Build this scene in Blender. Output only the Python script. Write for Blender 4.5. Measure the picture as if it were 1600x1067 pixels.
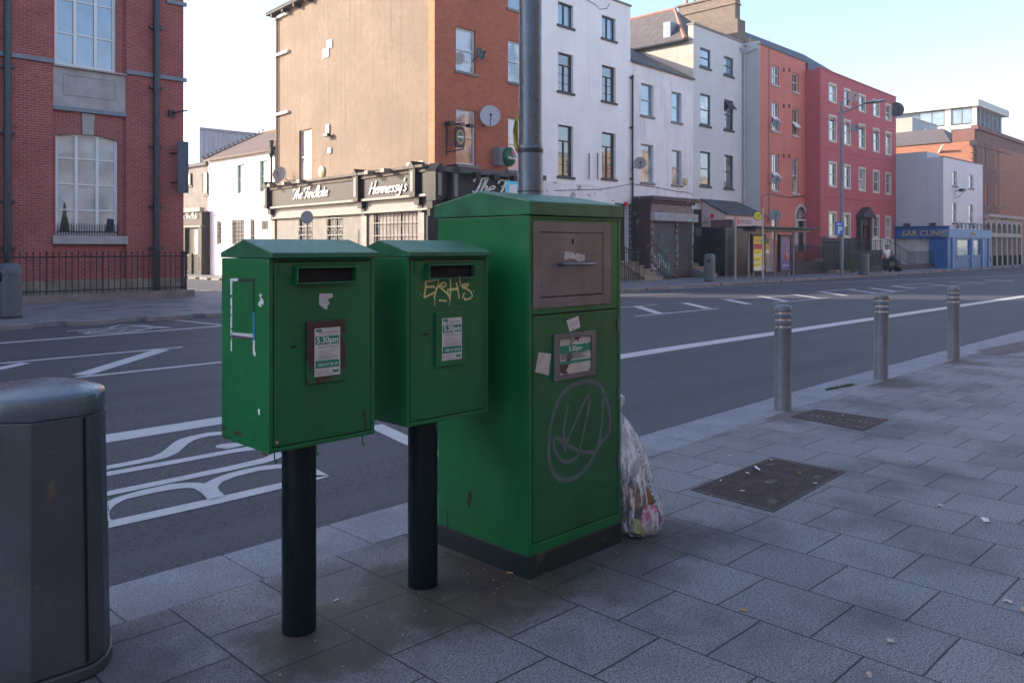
import bpy, bmesh, math, random
from mathutils import Vector, Matrix
random.seed(11)
R = math.radians
S = bpy.context.scene
for o in list(bpy.data.objects): bpy.data.objects.remove(o)
C = S.collection

# ---------------------------------------------------------------- camera
FPX, HOR, H = 1300.0, 386.0, 1.65
cam = bpy.data.objects.new('camera', bpy.data.cameras.new('camera')); C.objects.link(cam)
cam.location = (0, 0, H); cam.rotation_euler = (R(90), 0, R(-45))
cam.data.lens = 36 * FPX / 1600; cam.data.sensor_width = 36
cam.data.shift_y = -(533.5 - HOR) / 1600
cam.data.clip_start = .05; cam.data.clip_end = 3000
S.camera = cam
# ---------------------------------------------------------------- sky, sun, exposure
SAZ = Vector((-.60, .80)).normalized(); SEL = R(20)
w = bpy.data.worlds.new("World"); S.world = w; w.use_nodes = True
wn = w.node_tree.nodes; wl = w.node_tree.links
sky = wn.new('ShaderNodeTexSky'); sky.sky_type = 'NISHITA'; sky.sun_disc = False
sky.sun_elevation = SEL; sky.sun_rotation = math.atan2(SAZ.x, SAZ.y)
sky.air_density = .85; sky.dust_density = 1.3; sky.ozone_density = 1.3; sky.altitude = 0
bg = wn['Background']; bg.inputs['Strength'].default_value = .15
tn = wn.new('ShaderNodeMix'); tn.data_type = 'RGBA'; tn.blend_type = 'MULTIPLY'; tn.inputs[0].default_value = 1; tn.inputs[7].default_value = (1.02, .975, .99, 1)
wl.new(sky.outputs[0], tn.inputs[6]); wl.new(tn.outputs[2], bg.inputs['Color'])
sl = bpy.data.lights.new('sun', 'SUN'); sl.energy = 3.4; sl.angle = R(.5); sl.color = (1, .86, .70)
sun = bpy.data.objects.new('sun', sl); C.objects.link(sun)
sd = Vector((SAZ.x * math.cos(SEL), SAZ.y * math.cos(SEL), math.sin(SEL)))
sun.rotation_euler = sd.to_track_quat('Z', 'Y').to_euler(); sun.location = (-20, 20, 30)
S.view_settings.view_transform = 'Standard'; S.view_settings.look = 'None'
S.view_settings.exposure = 1.68; S.view_settings.gamma = 1
S.render.engine = 'CYCLES'

# ---------------------------------------------------------------- projection helpers (pixel of the photo -> real place)
def raydir(x):
    r = (x - 800) / FPX
    return .70711 * (1 + r), .70711 * (1 - r)
def gp(x, y, z=0.0):
    d = (H - z) * FPX / (y - HOR); a, b = raydir(x)
    return (a * d, b * d)
class Plane:
    """vertical plane: s runs to the right, n out of the wall"""
    def __init__(s, P0, deg):
        s.P = P0; a = R(deg); s.a = a; s.u = (math.cos(a), math.sin(a)); s.n = (math.sin(a), -math.cos(a))
    def px(s, x, y=HOR):
        a, b = raydir(x); ux, uy = s.u
        det = a * (-uy) + b * ux
        d = (s.P[0] * (-uy) + s.P[1] * ux) / det
        q = (a * d - s.P[0]) * ux + (b * d - s.P[1]) * uy
        return q, H + (HOR - y) * d / FPX
    def w(s, q, z, n=0.0):
        return (s.P[0] + q * s.u[0] + n * s.n[0], s.P[1] + q * s.u[1] + n * s.n[1], z)
    def M(s, q, z, n=0.0):
        m = Matrix(((s.u[0], 0, s.n[0]), (s.u[1], 0, s.n[1]), (0, 1, 0))).to_4x4()
        m.translation = Vector(s.w(q, z, n)); return m

# ---------------------------------------------------------------- mesh helpers
ORG = {}
def root(name, loc, label, cat, group=None, kind=None):
    o = bpy.data.objects.new(name, None); C.objects.link(o); o.location = loc; o.empty_display_size = .2
    ORG[o] = Vector(loc); tag(o, label, cat, group, kind); return o
def tag(o, label=None, cat=None, group=None, kind=None):
    if label: o['label'] = label
    if cat: o['category'] = cat
    if group: o['group'] = group
    if kind: o['kind'] = kind
    return o
def org(p):
    while p.parent: p = p.parent
    return ORG.get(p, p.location.copy())
class MB:
    def __init__(s): s.v = []; s.f = []; s.g = []
    def add(s, vs, fs):
        s.g.append((len(s.v), len(s.f))); o = len(s.v); s.v += [tuple(v) for v in vs]; s.f += [tuple(i + o for i in f) for f in fs]; return s
    def box(s, x0, y0, z0, x1, y1, z1):
        return s.add([(x0,y0,z0),(x1,y0,z0),(x1,y1,z0),(x0,y1,z0),(x0,y0,z1),(x1,y0,z1),(x1,y1,z1),(x0,y1,z1)],
                     [(0,3,2,1),(4,5,6,7),(0,1,5,4),(1,2,6,5),(2,3,7,6),(3,0,4,7)])
    def hexa(s, b, t):
        return s.add(list(b) + list(t), [(0,3,2,1),(4,5,6,7),(0,1,5,4),(1,2,6,5),(2,3,7,6),(3,0,4,7)])
    def fbox(s, F, q0, q1, z0, z1, n0, n1):
        b = [F.w(q0,z0,n1), F.w(q1,z0,n1), F.w(q1,z0,n0), F.w(q0,z0,n0)]
        return s.hexa(b, [(x, y, z1) for x, y, z in b])
    def quad(s, *p): return s.add(p, [tuple(range(len(p)))])
    def prism(s, poly, z0, z1):
        n = len(poly)
        return s.add([(x,y,z0) for x,y in poly] + [(x,y,z1) for x,y in poly],
                     [tuple(range(n))[::-1], tuple(range(n, 2*n))] + [(i,(i+1)%n,(i+1)%n+n,i+n) for i in range(n)])
    def fprism(s, F, poly, n0, n1):
        k = len(poly)
        return s.add([F.w(q,z,n1) for q,z in poly] + [F.w(q,z,n0) for q,z in poly],
                     [tuple(range(k)), tuple(range(k,2*k))[::-1]] + [(i,i+k,(i+1)%k+k,(i+1)%k) for i in range(k)])
    def tube(s, pts, r, n=8, rr=None, cap=True):
        pts = [Vector(p) for p in pts]; rings = []
        for i, p in enumerate(pts):
            t = (pts[min(i+1, len(pts)-1)] - pts[max(i-1, 0)]).normalized()
            a = t.cross(Vector((0,0,1)) if abs(t.z) < .9 else Vector((1,0,0))).normalized(); b = t.cross(a)
            q = rr[i] if rr else r
            rings.append([p + a*q*math.cos(2*math.pi*k/n) + b*q*math.sin(2*math.pi*k/n) for k in range(n)])
        vs = [v for g in rings for v in g]; fs = []
        for i in range(len(pts)-1):
            for k in range(n):
                fs.append((i*n+k, i*n+(k+1)%n, (i+1)*n+(k+1)%n, (i+1)*n+k))
        if cap: fs += [tuple(range(n))[::-1], tuple(range(len(vs)-n, len(vs)))]
        return s.add(vs, fs)
    def lathe(s, prof, c=(0,0), n=24, sx=1, sy=1):
        vs = []; fs = []; m = len(prof)
        for r, z in prof:
            for k in range(n):
                a = 2*math.pi*k/n; vs.append((c[0]+r*sx*math.cos(a), c[1]+r*sy*math.sin(a), z))
        for i in range(m-1):
            for k in range(n): fs.append((i*n+k, i*n+(k+1)%n, (i+1)*n+(k+1)%n, (i+1)*n+k))
        fs += [tuple(range(n))[::-1], tuple(range((m-1)*n, m*n))]
        return s.add(vs, fs)
    def loft(s, rings, cap=True):
        n = len(rings[0]); vs = [v for g in rings for v in g]; fs = []
        for i in range(len(rings)-1):
            for k in range(n): fs.append((i*n+k, i*n+(k+1)%n, (i+1)*n+(k+1)%n, (i+1)*n+k))
        if cap: fs += [tuple(range(n))[::-1], tuple(range(len(vs)-n, len(vs)))]
        return s.add(vs, fs)
    def ball(s, c, r, sx=1, sy=1, sz=1, n=12, m=8):
        pr = [(max(1e-3, r*math.sin(math.pi*i/m)), c[2]-r*sz*math.cos(math.pi*i/m)) for i in range(m+1)]
        return s.lathe(pr, (c[0], c[1]), n, sx, sy)
    def ribbon(s, pts, wd, mapf, closed=False):
        """flat stroke: pts 2D, wd width (number or list), mapf (a,b,k)->xyz"""
        n = len(pts); L = []; Rr = []
        for i in range(n):
            a = Vector(pts[(i-1) % n] if closed else pts[max(i-1,0)]); b = Vector(pts[(i+1) % n] if closed else pts[min(i+1,n-1)])
            t = (b-a).normalized(); q = Vector((-t.y, t.x)); h = (wd[i] if isinstance(wd, (list, tuple)) else wd)/2
            p = Vector(pts[i]); L.append(p+q*h); Rr.append(p-q*h)
        vs = [mapf(p.x, p.y) for p in L] + [mapf(p.x, p.y) for p in Rr]
        rg = range(n if closed else n-1)
        return s.add(vs, [(i, (i+1) % n, (i+1) % n + n, i+n) for i in rg])
    def pieces(s, name, mat, parent, **k):
        """every shape added becomes an object of its own"""
        g = s.g + [(len(s.v), len(s.f))]; out = []
        for (v0, f0), (v1, f1) in zip(g, g[1:]):
            m = MB(); m.v = s.v[v0:v1]; m.f = [tuple(i-v0 for i in f) for f in s.f[f0:f1]]; out.append(m.build(name, mat, parent, **k))
        return out
    def build(s, name, mat, parent=None, bevel=0, smooth=False, seg=2, uvs=None):
        me = bpy.data.meshes.new(name)
        if parent: o0 = org(parent)
        else:
            xs = [v[0] for v in s.v]; ys = [v[1] for v in s.v]; zs = [v[2] for v in s.v]
            o0 = Vector(((min(xs)+max(xs))/2, (min(ys)+max(ys))/2, min(zs)))
        me.from_pydata([tuple(Vector(v)-o0) for v in s.v], [], s.f)
        bm = bmesh.new(); bm.from_mesh(me); bmesh.ops.recalc_face_normals(bm, faces=bm.faces)
        if smooth:
            for f in bm.faces: f.smooth = True
        bm.to_mesh(me); bm.free()
        if mat: me.materials.append(mat)
        o = bpy.data.objects.new(name, me); C.objects.link(o)
        if parent: o.parent = parent
        else: o.location = o0
        if smooth:
            try:
                me.set_sharp_from_angle(angle=R(40))
            except Exception: pass
        if bevel:
            b = o.modifiers.new('bevel', 'BEVEL'); b.width = bevel; b.segments = seg; b.limit_method = 'ANGLE'; b.angle_limit = R(35)
            b.harden_normals = False
        return o
def copy_tree(o, parent=None):
    c = o.copy(); C.objects.link(c); c.parent = parent
    for ch in list(o.children): copy_tree(ch, c)
    return c
def text(body, size, M4, mat, name, parent, ext=.004, shear=0, bold=0, sx=1, align='CENTER', space=1.0):
    cu = bpy.data.curves.new('t', 'FONT'); cu.body = body; cu.size = size; cu.shear = shear; cu.offset = bold
    cu.extrude = ext; cu.align_x = align; cu.align_y = 'CENTER'; cu.space_character = space; cu.resolution_u = 3
    o = bpy.data.objects.new('t', cu); C.objects.link(o)
    dg = bpy.context.evaluated_depsgraph_get(); me = bpy.data.meshes.new_from_object(o.evaluated_get(dg))
    bpy.data.objects.remove(o); bpy.data.curves.remove(cu)
    me.name = name; me.transform(M4 @ Matrix.Diagonal((sx, 1, 1, 1)))
    me.transform(Matrix.Translation(-org(parent))); me.materials.clear(); me.materials.append(mat)
    t = bpy.data.objects.new(name, me); C.objects.link(t); t.parent = parent; return t

# ---------------------------------------------------------------- materials
MATS = {}
def newmat(name):
    m = bpy.data.materials.new(name); m.use_nodes = True; nt = m.node_tree
    return m, nt, nt.nodes, nt.links, nt.nodes['Principled BSDF']
def c4(c): return (c[0], c[1], c[2], 1)
def mul(c, k): return tuple(min(1, x*k) for x in c)
def noise(N, L, vec, sc, det=4, rough=.55):
    n = N.new('ShaderNodeTexNoise'); n.inputs['Scale'].default_value = sc; n.inputs['Detail'].default_value = det
    n.inputs['Roughness'].default_value = rough; L.new(vec, n.inputs['Vector']); return n.outputs['Fac']
def ramp(N, L, fac, a, b, lo=0.0, hi=1.0):
    m = N.new('ShaderNodeMapRange'); m.interpolation_type = 'SMOOTHSTEP'
    m.inputs[1].default_value = a; m.inputs[2].default_value = b; m.inputs[3].default_value = lo; m.inputs[4].default_value = hi
    L.new(fac, m.inputs[0]); return m.outputs[0]
def mix(N, L, fac, a, b, typ='MIX'):
    m = N.new('ShaderNodeMix'); m.data_type = 'RGBA'; m.blend_type = typ
    for sock, v in ((m.inputs[0], fac), (m.inputs[6], a), (m.inputs[7], b)):
        if isinstance(v, (int, float)): sock.default_value = v
        elif isinstance(v, tuple): sock.default_value = c4(v)
        else: L.new(v, sock)
    return m.outputs[2]
def math_(N, L, op, a, b=0.0):
    m = N.new('ShaderNodeMath'); m.operation = op
    for i, v in enumerate((a, b)):
        if isinstance(v, (int, float)): m.inputs[i].default_value = v
        else: L.new(v, m.inputs[i])
    return m.outputs[0]
def vmul(N, L, v, k):
    m = N.new('ShaderNodeVectorMath'); m.operation = 'MULTIPLY'; L.new(v, m.inputs[0]); m.inputs[1].default_value = k; return m.outputs[0]
def bump(N, L, P, h, st, dist=.02, prev=None):
    b = N.new('ShaderNodeBump'); b.inputs['Strength'].default_value = st; b.inputs['Distance'].default_value = dist
    L.new(h, b.inputs['Height'])
    if prev: L.new(prev, b.inputs['Normal'])
    L.new(b.outputs[0], P.inputs['Normal']); return b.outputs[0]
def mat(name, col, rough=.6, metal=0, var=.14, sc=1.5, bmp=.0, bsc=40, patch=None, streak=0, grime=0, spec=.5, emit=0):
    """patch=(colour, scale, threshold)  streak: vertical rain streaks  grime: darker spots"""
    if name in MATS: return MATS[name]
    m, nt, N, L, P = newmat(name); g = N.new('ShaderNodeNewGeometry').outputs['Position']
    n1 = noise(N, L, g, sc, 5); n2 = noise(N, L, g, sc*9, 3)
    c = mix(N, L, ramp(N, L, n1, .3, .7), mul(col, 1-var), mul(col, 1+var))
    c = mix(N, L, ramp(N, L, n2, .3, .7, 0, .5), c, mul(col, 1-var*.6))
    if streak:
        s = noise(N, L, vmul(N, L, g, (3.5, 3.5, .25)), 1.2, 6, .65)
        c = mix(N, L, ramp(N, L, s, .48, .78, 0, streak), c, mul(col, .45))
    if grime:
        s = noise(N, L, g, sc*4, 8, .7)
        c = mix(N, L, ramp(N, L, s, .56, .72, 0, grime), c, mul(col, .3))
    if patch:
        s = noise(N, L, g, patch[1], 8, .62)
        c = mix(N, L, ramp(N, L, s, patch[2], patch[2]+.03), c, patch[0])
    L.new(c, P.inputs['Base Color'])
    L.new(ramp(N, L, n2, .2, .8, max(0.02, rough-.08), min(1, rough+.08)), P.inputs['Roughness'])
    P.inputs['Metallic'].default_value = metal; P.inputs['Specular IOR Level'].default_value = spec
    if bmp: bump(N, L, P, noise(N, L, g, bsc, 4), bmp)
    if emit:
        P.inputs['Emission Color'].default_value = c4(col); P.inputs['Emission Strength'].default_value = emit
    MATS[name] = m; return m
def wallcoord(N, L):
    geo = N.new('ShaderNodeNewGeometry'); sp = N.new('ShaderNodeSeparateXYZ'); L.new(geo.outputs['Position'], sp.inputs[0])
    sn = N.new('ShaderNodeSeparateXYZ'); L.new(geo.outputs['True Normal'], sn.inputs[0])
    k = math_(N, L, 'GREATER_THAN', math_(N, L, 'ABSOLUTE', sn.outputs[0]), .6)
    mx = N.new('ShaderNodeMix'); L.new(k, mx.inputs[0]); L.new(sp.outputs[0], mx.inputs[2]); L.new(sp.outputs[1], mx.inputs[3])
    cb = N.new('ShaderNodeCombineXYZ'); L.new(mx.outputs[0], cb.inputs[0]); L.new(sp.outputs[2], cb.inputs[1])
    return cb.outputs[0], geo.outputs['Position']
def brick(name, c1, c2, mortar, bw=.225, bh=.075, ms=.011, rough=.85, var=.25, bst=.5, patch=None, dark=.35):
    if name in MATS: return MATS[name]
    m, nt, N, L, P = newmat(name); v, g = wallcoord(N, L)
    b = N.new('ShaderNodeTexBrick'); L.new(v, b.inputs['Vector']); b.inputs['Scale'].default_value = 1
    b.inputs['Brick Width'].default_value = bw; b.inputs['Row Height'].default_value = bh; b.inputs['Mortar Size'].default_value = ms
    b.inputs['Mortar Smooth'].default_value = .2; b.inputs['Bias'].default_value = -.1
    b.inputs['Color1'].default_value = c4(c1); b.inputs['Color2'].default_value = c4(c2); b.inputs['Mortar'].default_value = c4(mortar)
    c = mix(N, L, ramp(N, L, noise(N, L, g, .7, 6), .35, .7, 0, var), b.outputs[0], mul(c2, .55))
    c = mix(N, L, ramp(N, L, noise(N, L, g, 7, 5), .55, .7, 0, dark), c, mul(c1, .35))
    if patch: c = mix(N, L, ramp(N, L, noise(N, L, g, patch[1], 8), patch[2], patch[2]+.04), c, patch[0])
    L.new(c, P.inputs['Base Color']); P.inputs['Roughness'].default_value = rough
    inv = math_(N, L, 'SUBTRACT', 1.0, b.outputs[1])
    bump(N, L, P, math_(N, L, 'ADD', inv, math_(N, L, 'MULTIPLY', noise(N, L, g, 60, 3), .5)), bst, .008)
    MATS[name] = m; return m

def pavemat():
    m, nt, N, L, P = newmat('paving'); geo = N.new('ShaderNodeNewGeometry'); g = geo.outputs['Position']
    sp = N.new('ShaderNodeSeparateXYZ'); L.new(g, sp.inputs[0])
    cb = N.new('ShaderNodeCombineXYZ')
    L.new(math_(N, L, 'SUBTRACT', sp.outputs[1], .255), cb.inputs[0]); L.new(math_(N, L, 'SUBTRACT', sp.outputs[0], .24), cb.inputs[1])
    # slabs never meet in perfectly straight joints
    wob = N.new('ShaderNodeTexNoise'); wob.inputs['Scale'].default_value = 1.3; L.new(g, wob.inputs['Vector'])
    wv = N.new('ShaderNodeVectorMath'); wv.operation = 'MULTIPLY_ADD'; L.new(wob.outputs[1], wv.inputs[0]); wv.inputs[1].default_value = (.018, .018, 0); L.new(cb.outputs[0], wv.inputs[2])
    b = N.new('ShaderNodeTexBrick'); L.new(wv.outputs[0], b.inputs['Vector']); b.inputs['Scale'].default_value = 1
    b.inputs['Brick Width'].default_value = .45; b.inputs['Row Height'].default_value = .45; b.inputs['Mortar Size'].default_value = .0052
    b.inputs['Mortar Smooth'].default_value = .35; b.inputs['Bias'].default_value = 0
    b.inputs['Color1'].default_value = (.080, .082, .090, 1); b.inputs['Color2'].default_value = (.155, .156, .162, 1); b.inputs['Mortar'].default_value = (.03, .03, .033, 1)
    c = b.outputs[0]
    fine = noise(N, L, g, 210, 2, .8); mid = noise(N, L, g, 75, 3, .75)
    c = mix(N, L, ramp(N, L, fine, .50, .60, 0, .85), c, (.52, .51, .52), 'MIX')
    c = mix(N, L, ramp(N, L, mid, .48, .62, 0, .75), c, (.045, .047, .056))
    big = noise(N, L, g, 1.1, 6, .6)
    c = mix(N, L, ramp(N, L, big, .45, .68, 0, .6), c, (.06, .058, .064))
    vo = N.new('ShaderNodeTexVoronoi'); vo.inputs['Scale'].default_value = 2.2; L.new(g, vo.inputs['Vector'])   # trodden chewing gum
    c = mix(N, L, ramp(N, L, math_(N, L, 'ADD', vo.outputs['Distance'], math_(N, L, 'MULTIPLY', fine, .03)), .055, .04, 0, .28), c, (.42, .42, .43))
    vo2 = N.new('ShaderNodeTexVoronoi'); vo2.inputs['Scale'].default_value = 1.3; L.new(g, vo2.inputs['Vector'])
    c = mix(N, L, ramp(N, L, vo2.outputs['Distance'], .05, .035, 0, .5), c, (.05, .05, .055))
    # rusty, mossy dirt round the feet of the post boxes
    st = None
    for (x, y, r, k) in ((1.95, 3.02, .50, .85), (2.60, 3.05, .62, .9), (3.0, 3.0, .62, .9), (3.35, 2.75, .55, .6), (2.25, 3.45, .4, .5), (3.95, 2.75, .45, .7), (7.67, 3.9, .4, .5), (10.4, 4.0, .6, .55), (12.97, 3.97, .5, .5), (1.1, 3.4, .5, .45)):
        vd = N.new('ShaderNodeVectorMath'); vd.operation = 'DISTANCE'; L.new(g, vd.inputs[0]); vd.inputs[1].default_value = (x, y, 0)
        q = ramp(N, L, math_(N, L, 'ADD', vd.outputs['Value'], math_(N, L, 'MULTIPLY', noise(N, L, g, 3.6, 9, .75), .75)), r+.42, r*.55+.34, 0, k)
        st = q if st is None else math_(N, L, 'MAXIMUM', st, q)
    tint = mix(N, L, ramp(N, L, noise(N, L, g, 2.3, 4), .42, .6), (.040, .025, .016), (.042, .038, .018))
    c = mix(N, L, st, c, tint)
    c = mix(N, L, math_(N, L, 'MULTIPLY', b.outputs[1], .92), c, (.012, .012, .013))
    L.new(c, P.inputs['Base Color'])
    L.new(ramp(N, L, big, .3, .7, .62, .8), P.inputs['Roughness'])
    h = math_(N, L, 'MULTIPLY', math_(N, L, 'SUBTRACT', 1.0, b.outputs[1]), 1.0)
    nb = bump(N, L, P, h, .55, .008); bump(N, L, P, fine, .22, .004, nb)
    return m
def asphaltmat():
    m, nt, N, L, P = newmat('asphalt'); g = N.new('ShaderNodeNewGeometry').outputs['Position']
    f = noise(N, L, g, 75, 3, .85); big = noise(N, L, vmul(N, L, g, (.25, 1, 1)), .55, 5, .6)
    c = mix(N, L, ramp(N, L, f, .42, .60), (.010, .012, .017), (.105, .109, .120))
    c = mix(N, L, ramp(N, L, big, .40, .66, 0, .5), c, (.032, .036, .044))
    vo = N.new('ShaderNodeTexVoronoi'); vo.inputs['Scale'].default_value = 1.8; L.new(g, vo.inputs['Vector'])
    c = mix(N, L, ramp(N, L, vo.outputs['Distance'], .05, .03, 0, .45), c, (.33, .33, .35))
    wt = N.new('ShaderNodeSeparateXYZ'); L.new(g, wt.inputs[0])
    tr = noise(N, L, vmul(N, L, g, (.04, 1.6, 1)), 1.0, 3)
    c = mix(N, L, ramp(N, L, tr, .45, .65, 0, .55), c, (.066, .070, .080))
    oil = noise(N, L, g, 1.7, 7, .75); c = mix(N, L, ramp(N, L, oil, .60, .70, 0, .55), c, (.02, .021, .024))
    L.new(c, P.inputs['Base Color']); P.inputs['Roughness'].default_value = .72
    bump(N, L, P, f, .55, .006)
    return m
def glassmat(name, col=(.03, .035, .04), rough=.03, ior=1.9, curtain=None):
    m, nt, N, L, P = newmat(name); v, g = wallcoord(N, L)
    c = col
    if curtain:
        wv = N.new('ShaderNodeTexWave'); wv.inputs['Scale'].default_value = 3.2; wv.inputs['Distortion'].default_value = 2.5; L.new(v, wv.inputs['Vector'])
        c = mix(N, L, wv.outputs['Fac'], mul(curtain, .62), curtain)
        c = mix(N, L, ramp(N, L, noise(N, L, g, .9, 2), .42, .6), col, c)
        L.new(c, P.inputs['Base Color'])
    else:
        c = mix(N, L, ramp(N, L, noise(N, L, g, 1.3, 3), .35, .65), mul(col, .8), mul(col, 1.2)); L.new(c, P.inputs['Base Color'])
    P.inputs['Roughness'].default_value = .25; P.inputs['IOR'].default_value = 1.45
    P.inputs['Coat Weight'].default_value = 1; P.inputs['Coat Roughness'].default_value = rough; P.inputs['Coat IOR'].default_value = ior
    b = N.new('ShaderNodeBump'); b.inputs['Strength'].default_value = .12; b.inputs['Distance'].default_value = .02
    L.new(noise(N, L, g, 1.1, 1), b.inputs['Height']); L.new(b.outputs[0], P.inputs['Coat Normal'])
    return m
def spraymat(name, col, dens=.6):
    """spray paint: soft edges follow the stroke's own width (uv x)"""
    m, nt, N, L, P = newmat(name); P.inputs['Base Color'].default_value = c4(col); P.inputs['Roughness'].default_value = .7
    uv = N.new('ShaderNodeUVMap'); uv.uv_map = 'u'; sp = N.new('ShaderNodeSeparateXYZ'); L.new(uv.outputs[0], sp.inputs[0])
    d = math_(N, L, 'ABSOLUTE', math_(N, L, 'SUBTRACT', sp.outputs[0], .5))
    g = N.new('ShaderNodeNewGeometry').outputs['Position']
    a = ramp(N, L, math_(N, L, 'ADD', d, math_(N, L, 'MULTIPLY', math_(N, L, 'SUBTRACT', noise(N, L, g, 60, 3), .5), .25)), .5, .12, 0, dens)
    L.new(a, P.inputs['Alpha']); return m

PAV = pavemat(); ASP = asphaltmat()
KERB = mat('kerb granite', (.25, .26, .29), .7, var=.22, sc=3, bmp=.3, bsc=150, grime=.2, patch=((.10, .105, .12), 110, .53))
FKERB = mat('far kerb granite', (.20, .175, .165), .75, var=.25, sc=3, bmp=.2)
PAINT = mat('road paint', (.46, .45, .44), .7, var=.10, sc=6, patch=((.12, .12, .13), 34, .66))
GROUND = mat('ground', (.11, .11, .12), .9)
GREEN = mat('green paint', (.004, .140, .040), .36, var=.16, sc=3, bmp=.05, bsc=25, grime=.22, streak=.3, patch=((.030, .028, .02), 13, .705))
GREENF = mat('green paint door', (.004, .128, .038), .40, var=.16, sc=3, bmp=.06, bsc=25, grime=.35, streak=.4, patch=((.02, .03, .02), 15, .71))
GREENT = mat('green lid weathered', (.012, .125, .055), .42, var=.3, sc=7, bmp=.05, grime=.35)
GREENP = mat('green post paint', (.0025, .011, .014), .34, var=.2, sc=4, bmp=.02, spec=.35)
PLINTH = mat('black painted plinth', (.012, .022, .024), .5, var=.3, sc=5, patch=((.06, .045, .03), 6, .62))
RUSTG = mat('green plate with rust', (.008, .11, .04), .55, var=.2, patch=((.05, .018, .018), 5.5, .50))
STEEL = mat('brushed steel', (.165, .172, .185), .46, metal=.6, var=.14, sc=5, grime=.4, streak=.5)
DARK = mat('dark slot', (.006, .007, .007), .9)
GAP = mat('painted gap shade', (.004, .008, .006), .9)  # near-black sheet painted in for the shade round the doors
BLACK = mat('black iron', (.012, .013, .016), .5)
BINM = mat('bin grey paint', (.062, .074, .084), .42, var=.2, sc=4, bmp=.03, grime=.4, streak=.35, patch=((.13, .095, .07), 8, .645))
BINL = mat('bin lid metal', (.12, .145, .165), .28, metal=.3, var=.2, sc=6, bmp=.03, patch=((.22, .24, .26), 24, .66))
BOLL = mat('bollard grey paint', (.115, .13, .15), .42, var=.14, sc=8, bmp=.03, grime=.3, patch=((.06, .06, .065), 18, .68))
REFL = mat('bollard steel band', (.62, .60, .58), .3, metal=.6)
POLE = mat('lamp column grey', (.12, .145, .17), .3, metal=.3, var=.18, sc=1.2, streak=.35)
PAPER = mat('aged paper', (.56, .53, .49), .7, var=.12, sc=14, patch=((.30, .24, .17), 17, .66))
PAPERB = mat('burnt paper', (.50, .46, .38), .7, var=.2, sc=9, patch=((.06, .035, .02), 8, .53))
LABELG = mat('label green', (.006, .20, .115), .6, var=.1)
INK = mat('print ink', (.12, .11, .115), .7)
WHITEP = mat('white print', (.72, .72, .68), .6)
STICK = mat('torn sticker', (.50, .48, .46), .7, var=.15, sc=20, patch=((.03, .12, .06), 26, .60))
STICK2 = mat('plain sticker', (.50, .44, .38), .7, var=.12, sc=20)
YSPRAY = mat('ochre marker paint', (.66, .58, .26), .5, var=.12, sc=30)
IRON = mat('cast iron cover', (.072, .046, .038), .6, metal=.15, var=.35, sc=9, bmp=.2, patch=((.10, .07, .05), 10, .62))
WHITEF = mat('white window frame', (.66, .65, .62), .5, var=.06)
BROWNF = mat('brown window frame', (.06, .028, .022), .5)
BLACKF = mat('black window frame', (.022, .022, .026), .5)
SILLG = mat('grey stone sill', (.20, .19, .18), .8, bmp=.2)
SILLB = mat('black painted sill', (.03, .032, .038), .6)
GL = glassmat('window glass'); GLB = glassmat('window glass blue', (.10, .17, .24), .02, 2.0)
GLC = glassmat('glass with net curtain', (.10, .11, .12), .03, 1.8, (.50, .49, .48)); GLL = glassmat('glass with blind and reflection tint', (.34, .41, .41), .03, 1.5)  # last one: base colour mixes grey blind with a painted-in bright reflection
GLP = glassmat('glass with pink curtain', (.22, .12, .11), .03, 1.8, (.62, .45, .44))
GLG = glassmat('dark curtained glass', (.03, .03, .035), .05, 1.7, (.13, .13, .14))  # near-black pane with dark grey curtain folds
SLATE = brick('slate roof', (.070, .072, .078), (.048, .050, .058), (.02, .02, .022), .28, .16, .006, .6, .3, .3)
TILE = brick('brown tile roof', (.16, .105, .085), (.11, .08, .07), (.04, .03, .03), .28, .14, .008, .8, .4, .5)
LEAF = mat('leaves', (.045, .085, .02), .6, var=.4, sc=6)

# ================================================================ GROUND, ROAD, PAVEMENTS
g = MB().box(-1500, -1500, -.6, 1500, 1500, -.16).build('ground', GROUND); tag(g, kind='structure')
ROADZ = -.10
rd = MB(); rd.box(-300, 3.6, -.15, 600, 21.5, ROADZ); rd.box(13.0, 21.5, -.15, 21.5, 160, ROADZ)
tag(rd.build('road', ASP), kind='structure')
# near pavement and its kerb (follows the very slight bend)
kl = [(-60, 4.10), (0, 4.22), (5, 4.32), (10, 4.47), (14, 4.50), (40, 4.50), (400, 4.5)]
KW = .46
pv = MB().prism([(x, y-KW) for x, y in kl] + [(400, -14), (-60, -14)], -.14, 0).build('pavement', PAV); tag(pv, kind='structure')
kb = MB(); x = -60.0
def kly(x):
    for (a, b), (c, d) in zip(kl, kl[1:]):
        if a <= x <= c: return b + (d-b)*(x-a)/(c-a)
    return 4.5
xs = []; x = 2.06 - .67*20
while x < 60: xs.append(x); x += .67 if x < 9 else .9
xs = [-60] + xs + [400]
for a, b in zip(xs, xs[1:]):
    e = .004; t = random.uniform(-.002, .002)
    P4 = [(a+e, kly(a)-KW+.004), (b-e, kly(b)-KW+.004), (b-e, kly(b)), (a+e, kly(a))]
    kb.prism(P4, -.14, .001+t)
tag(kb.build('kerb', KERB, bevel=.006), kind='structure')
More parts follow.
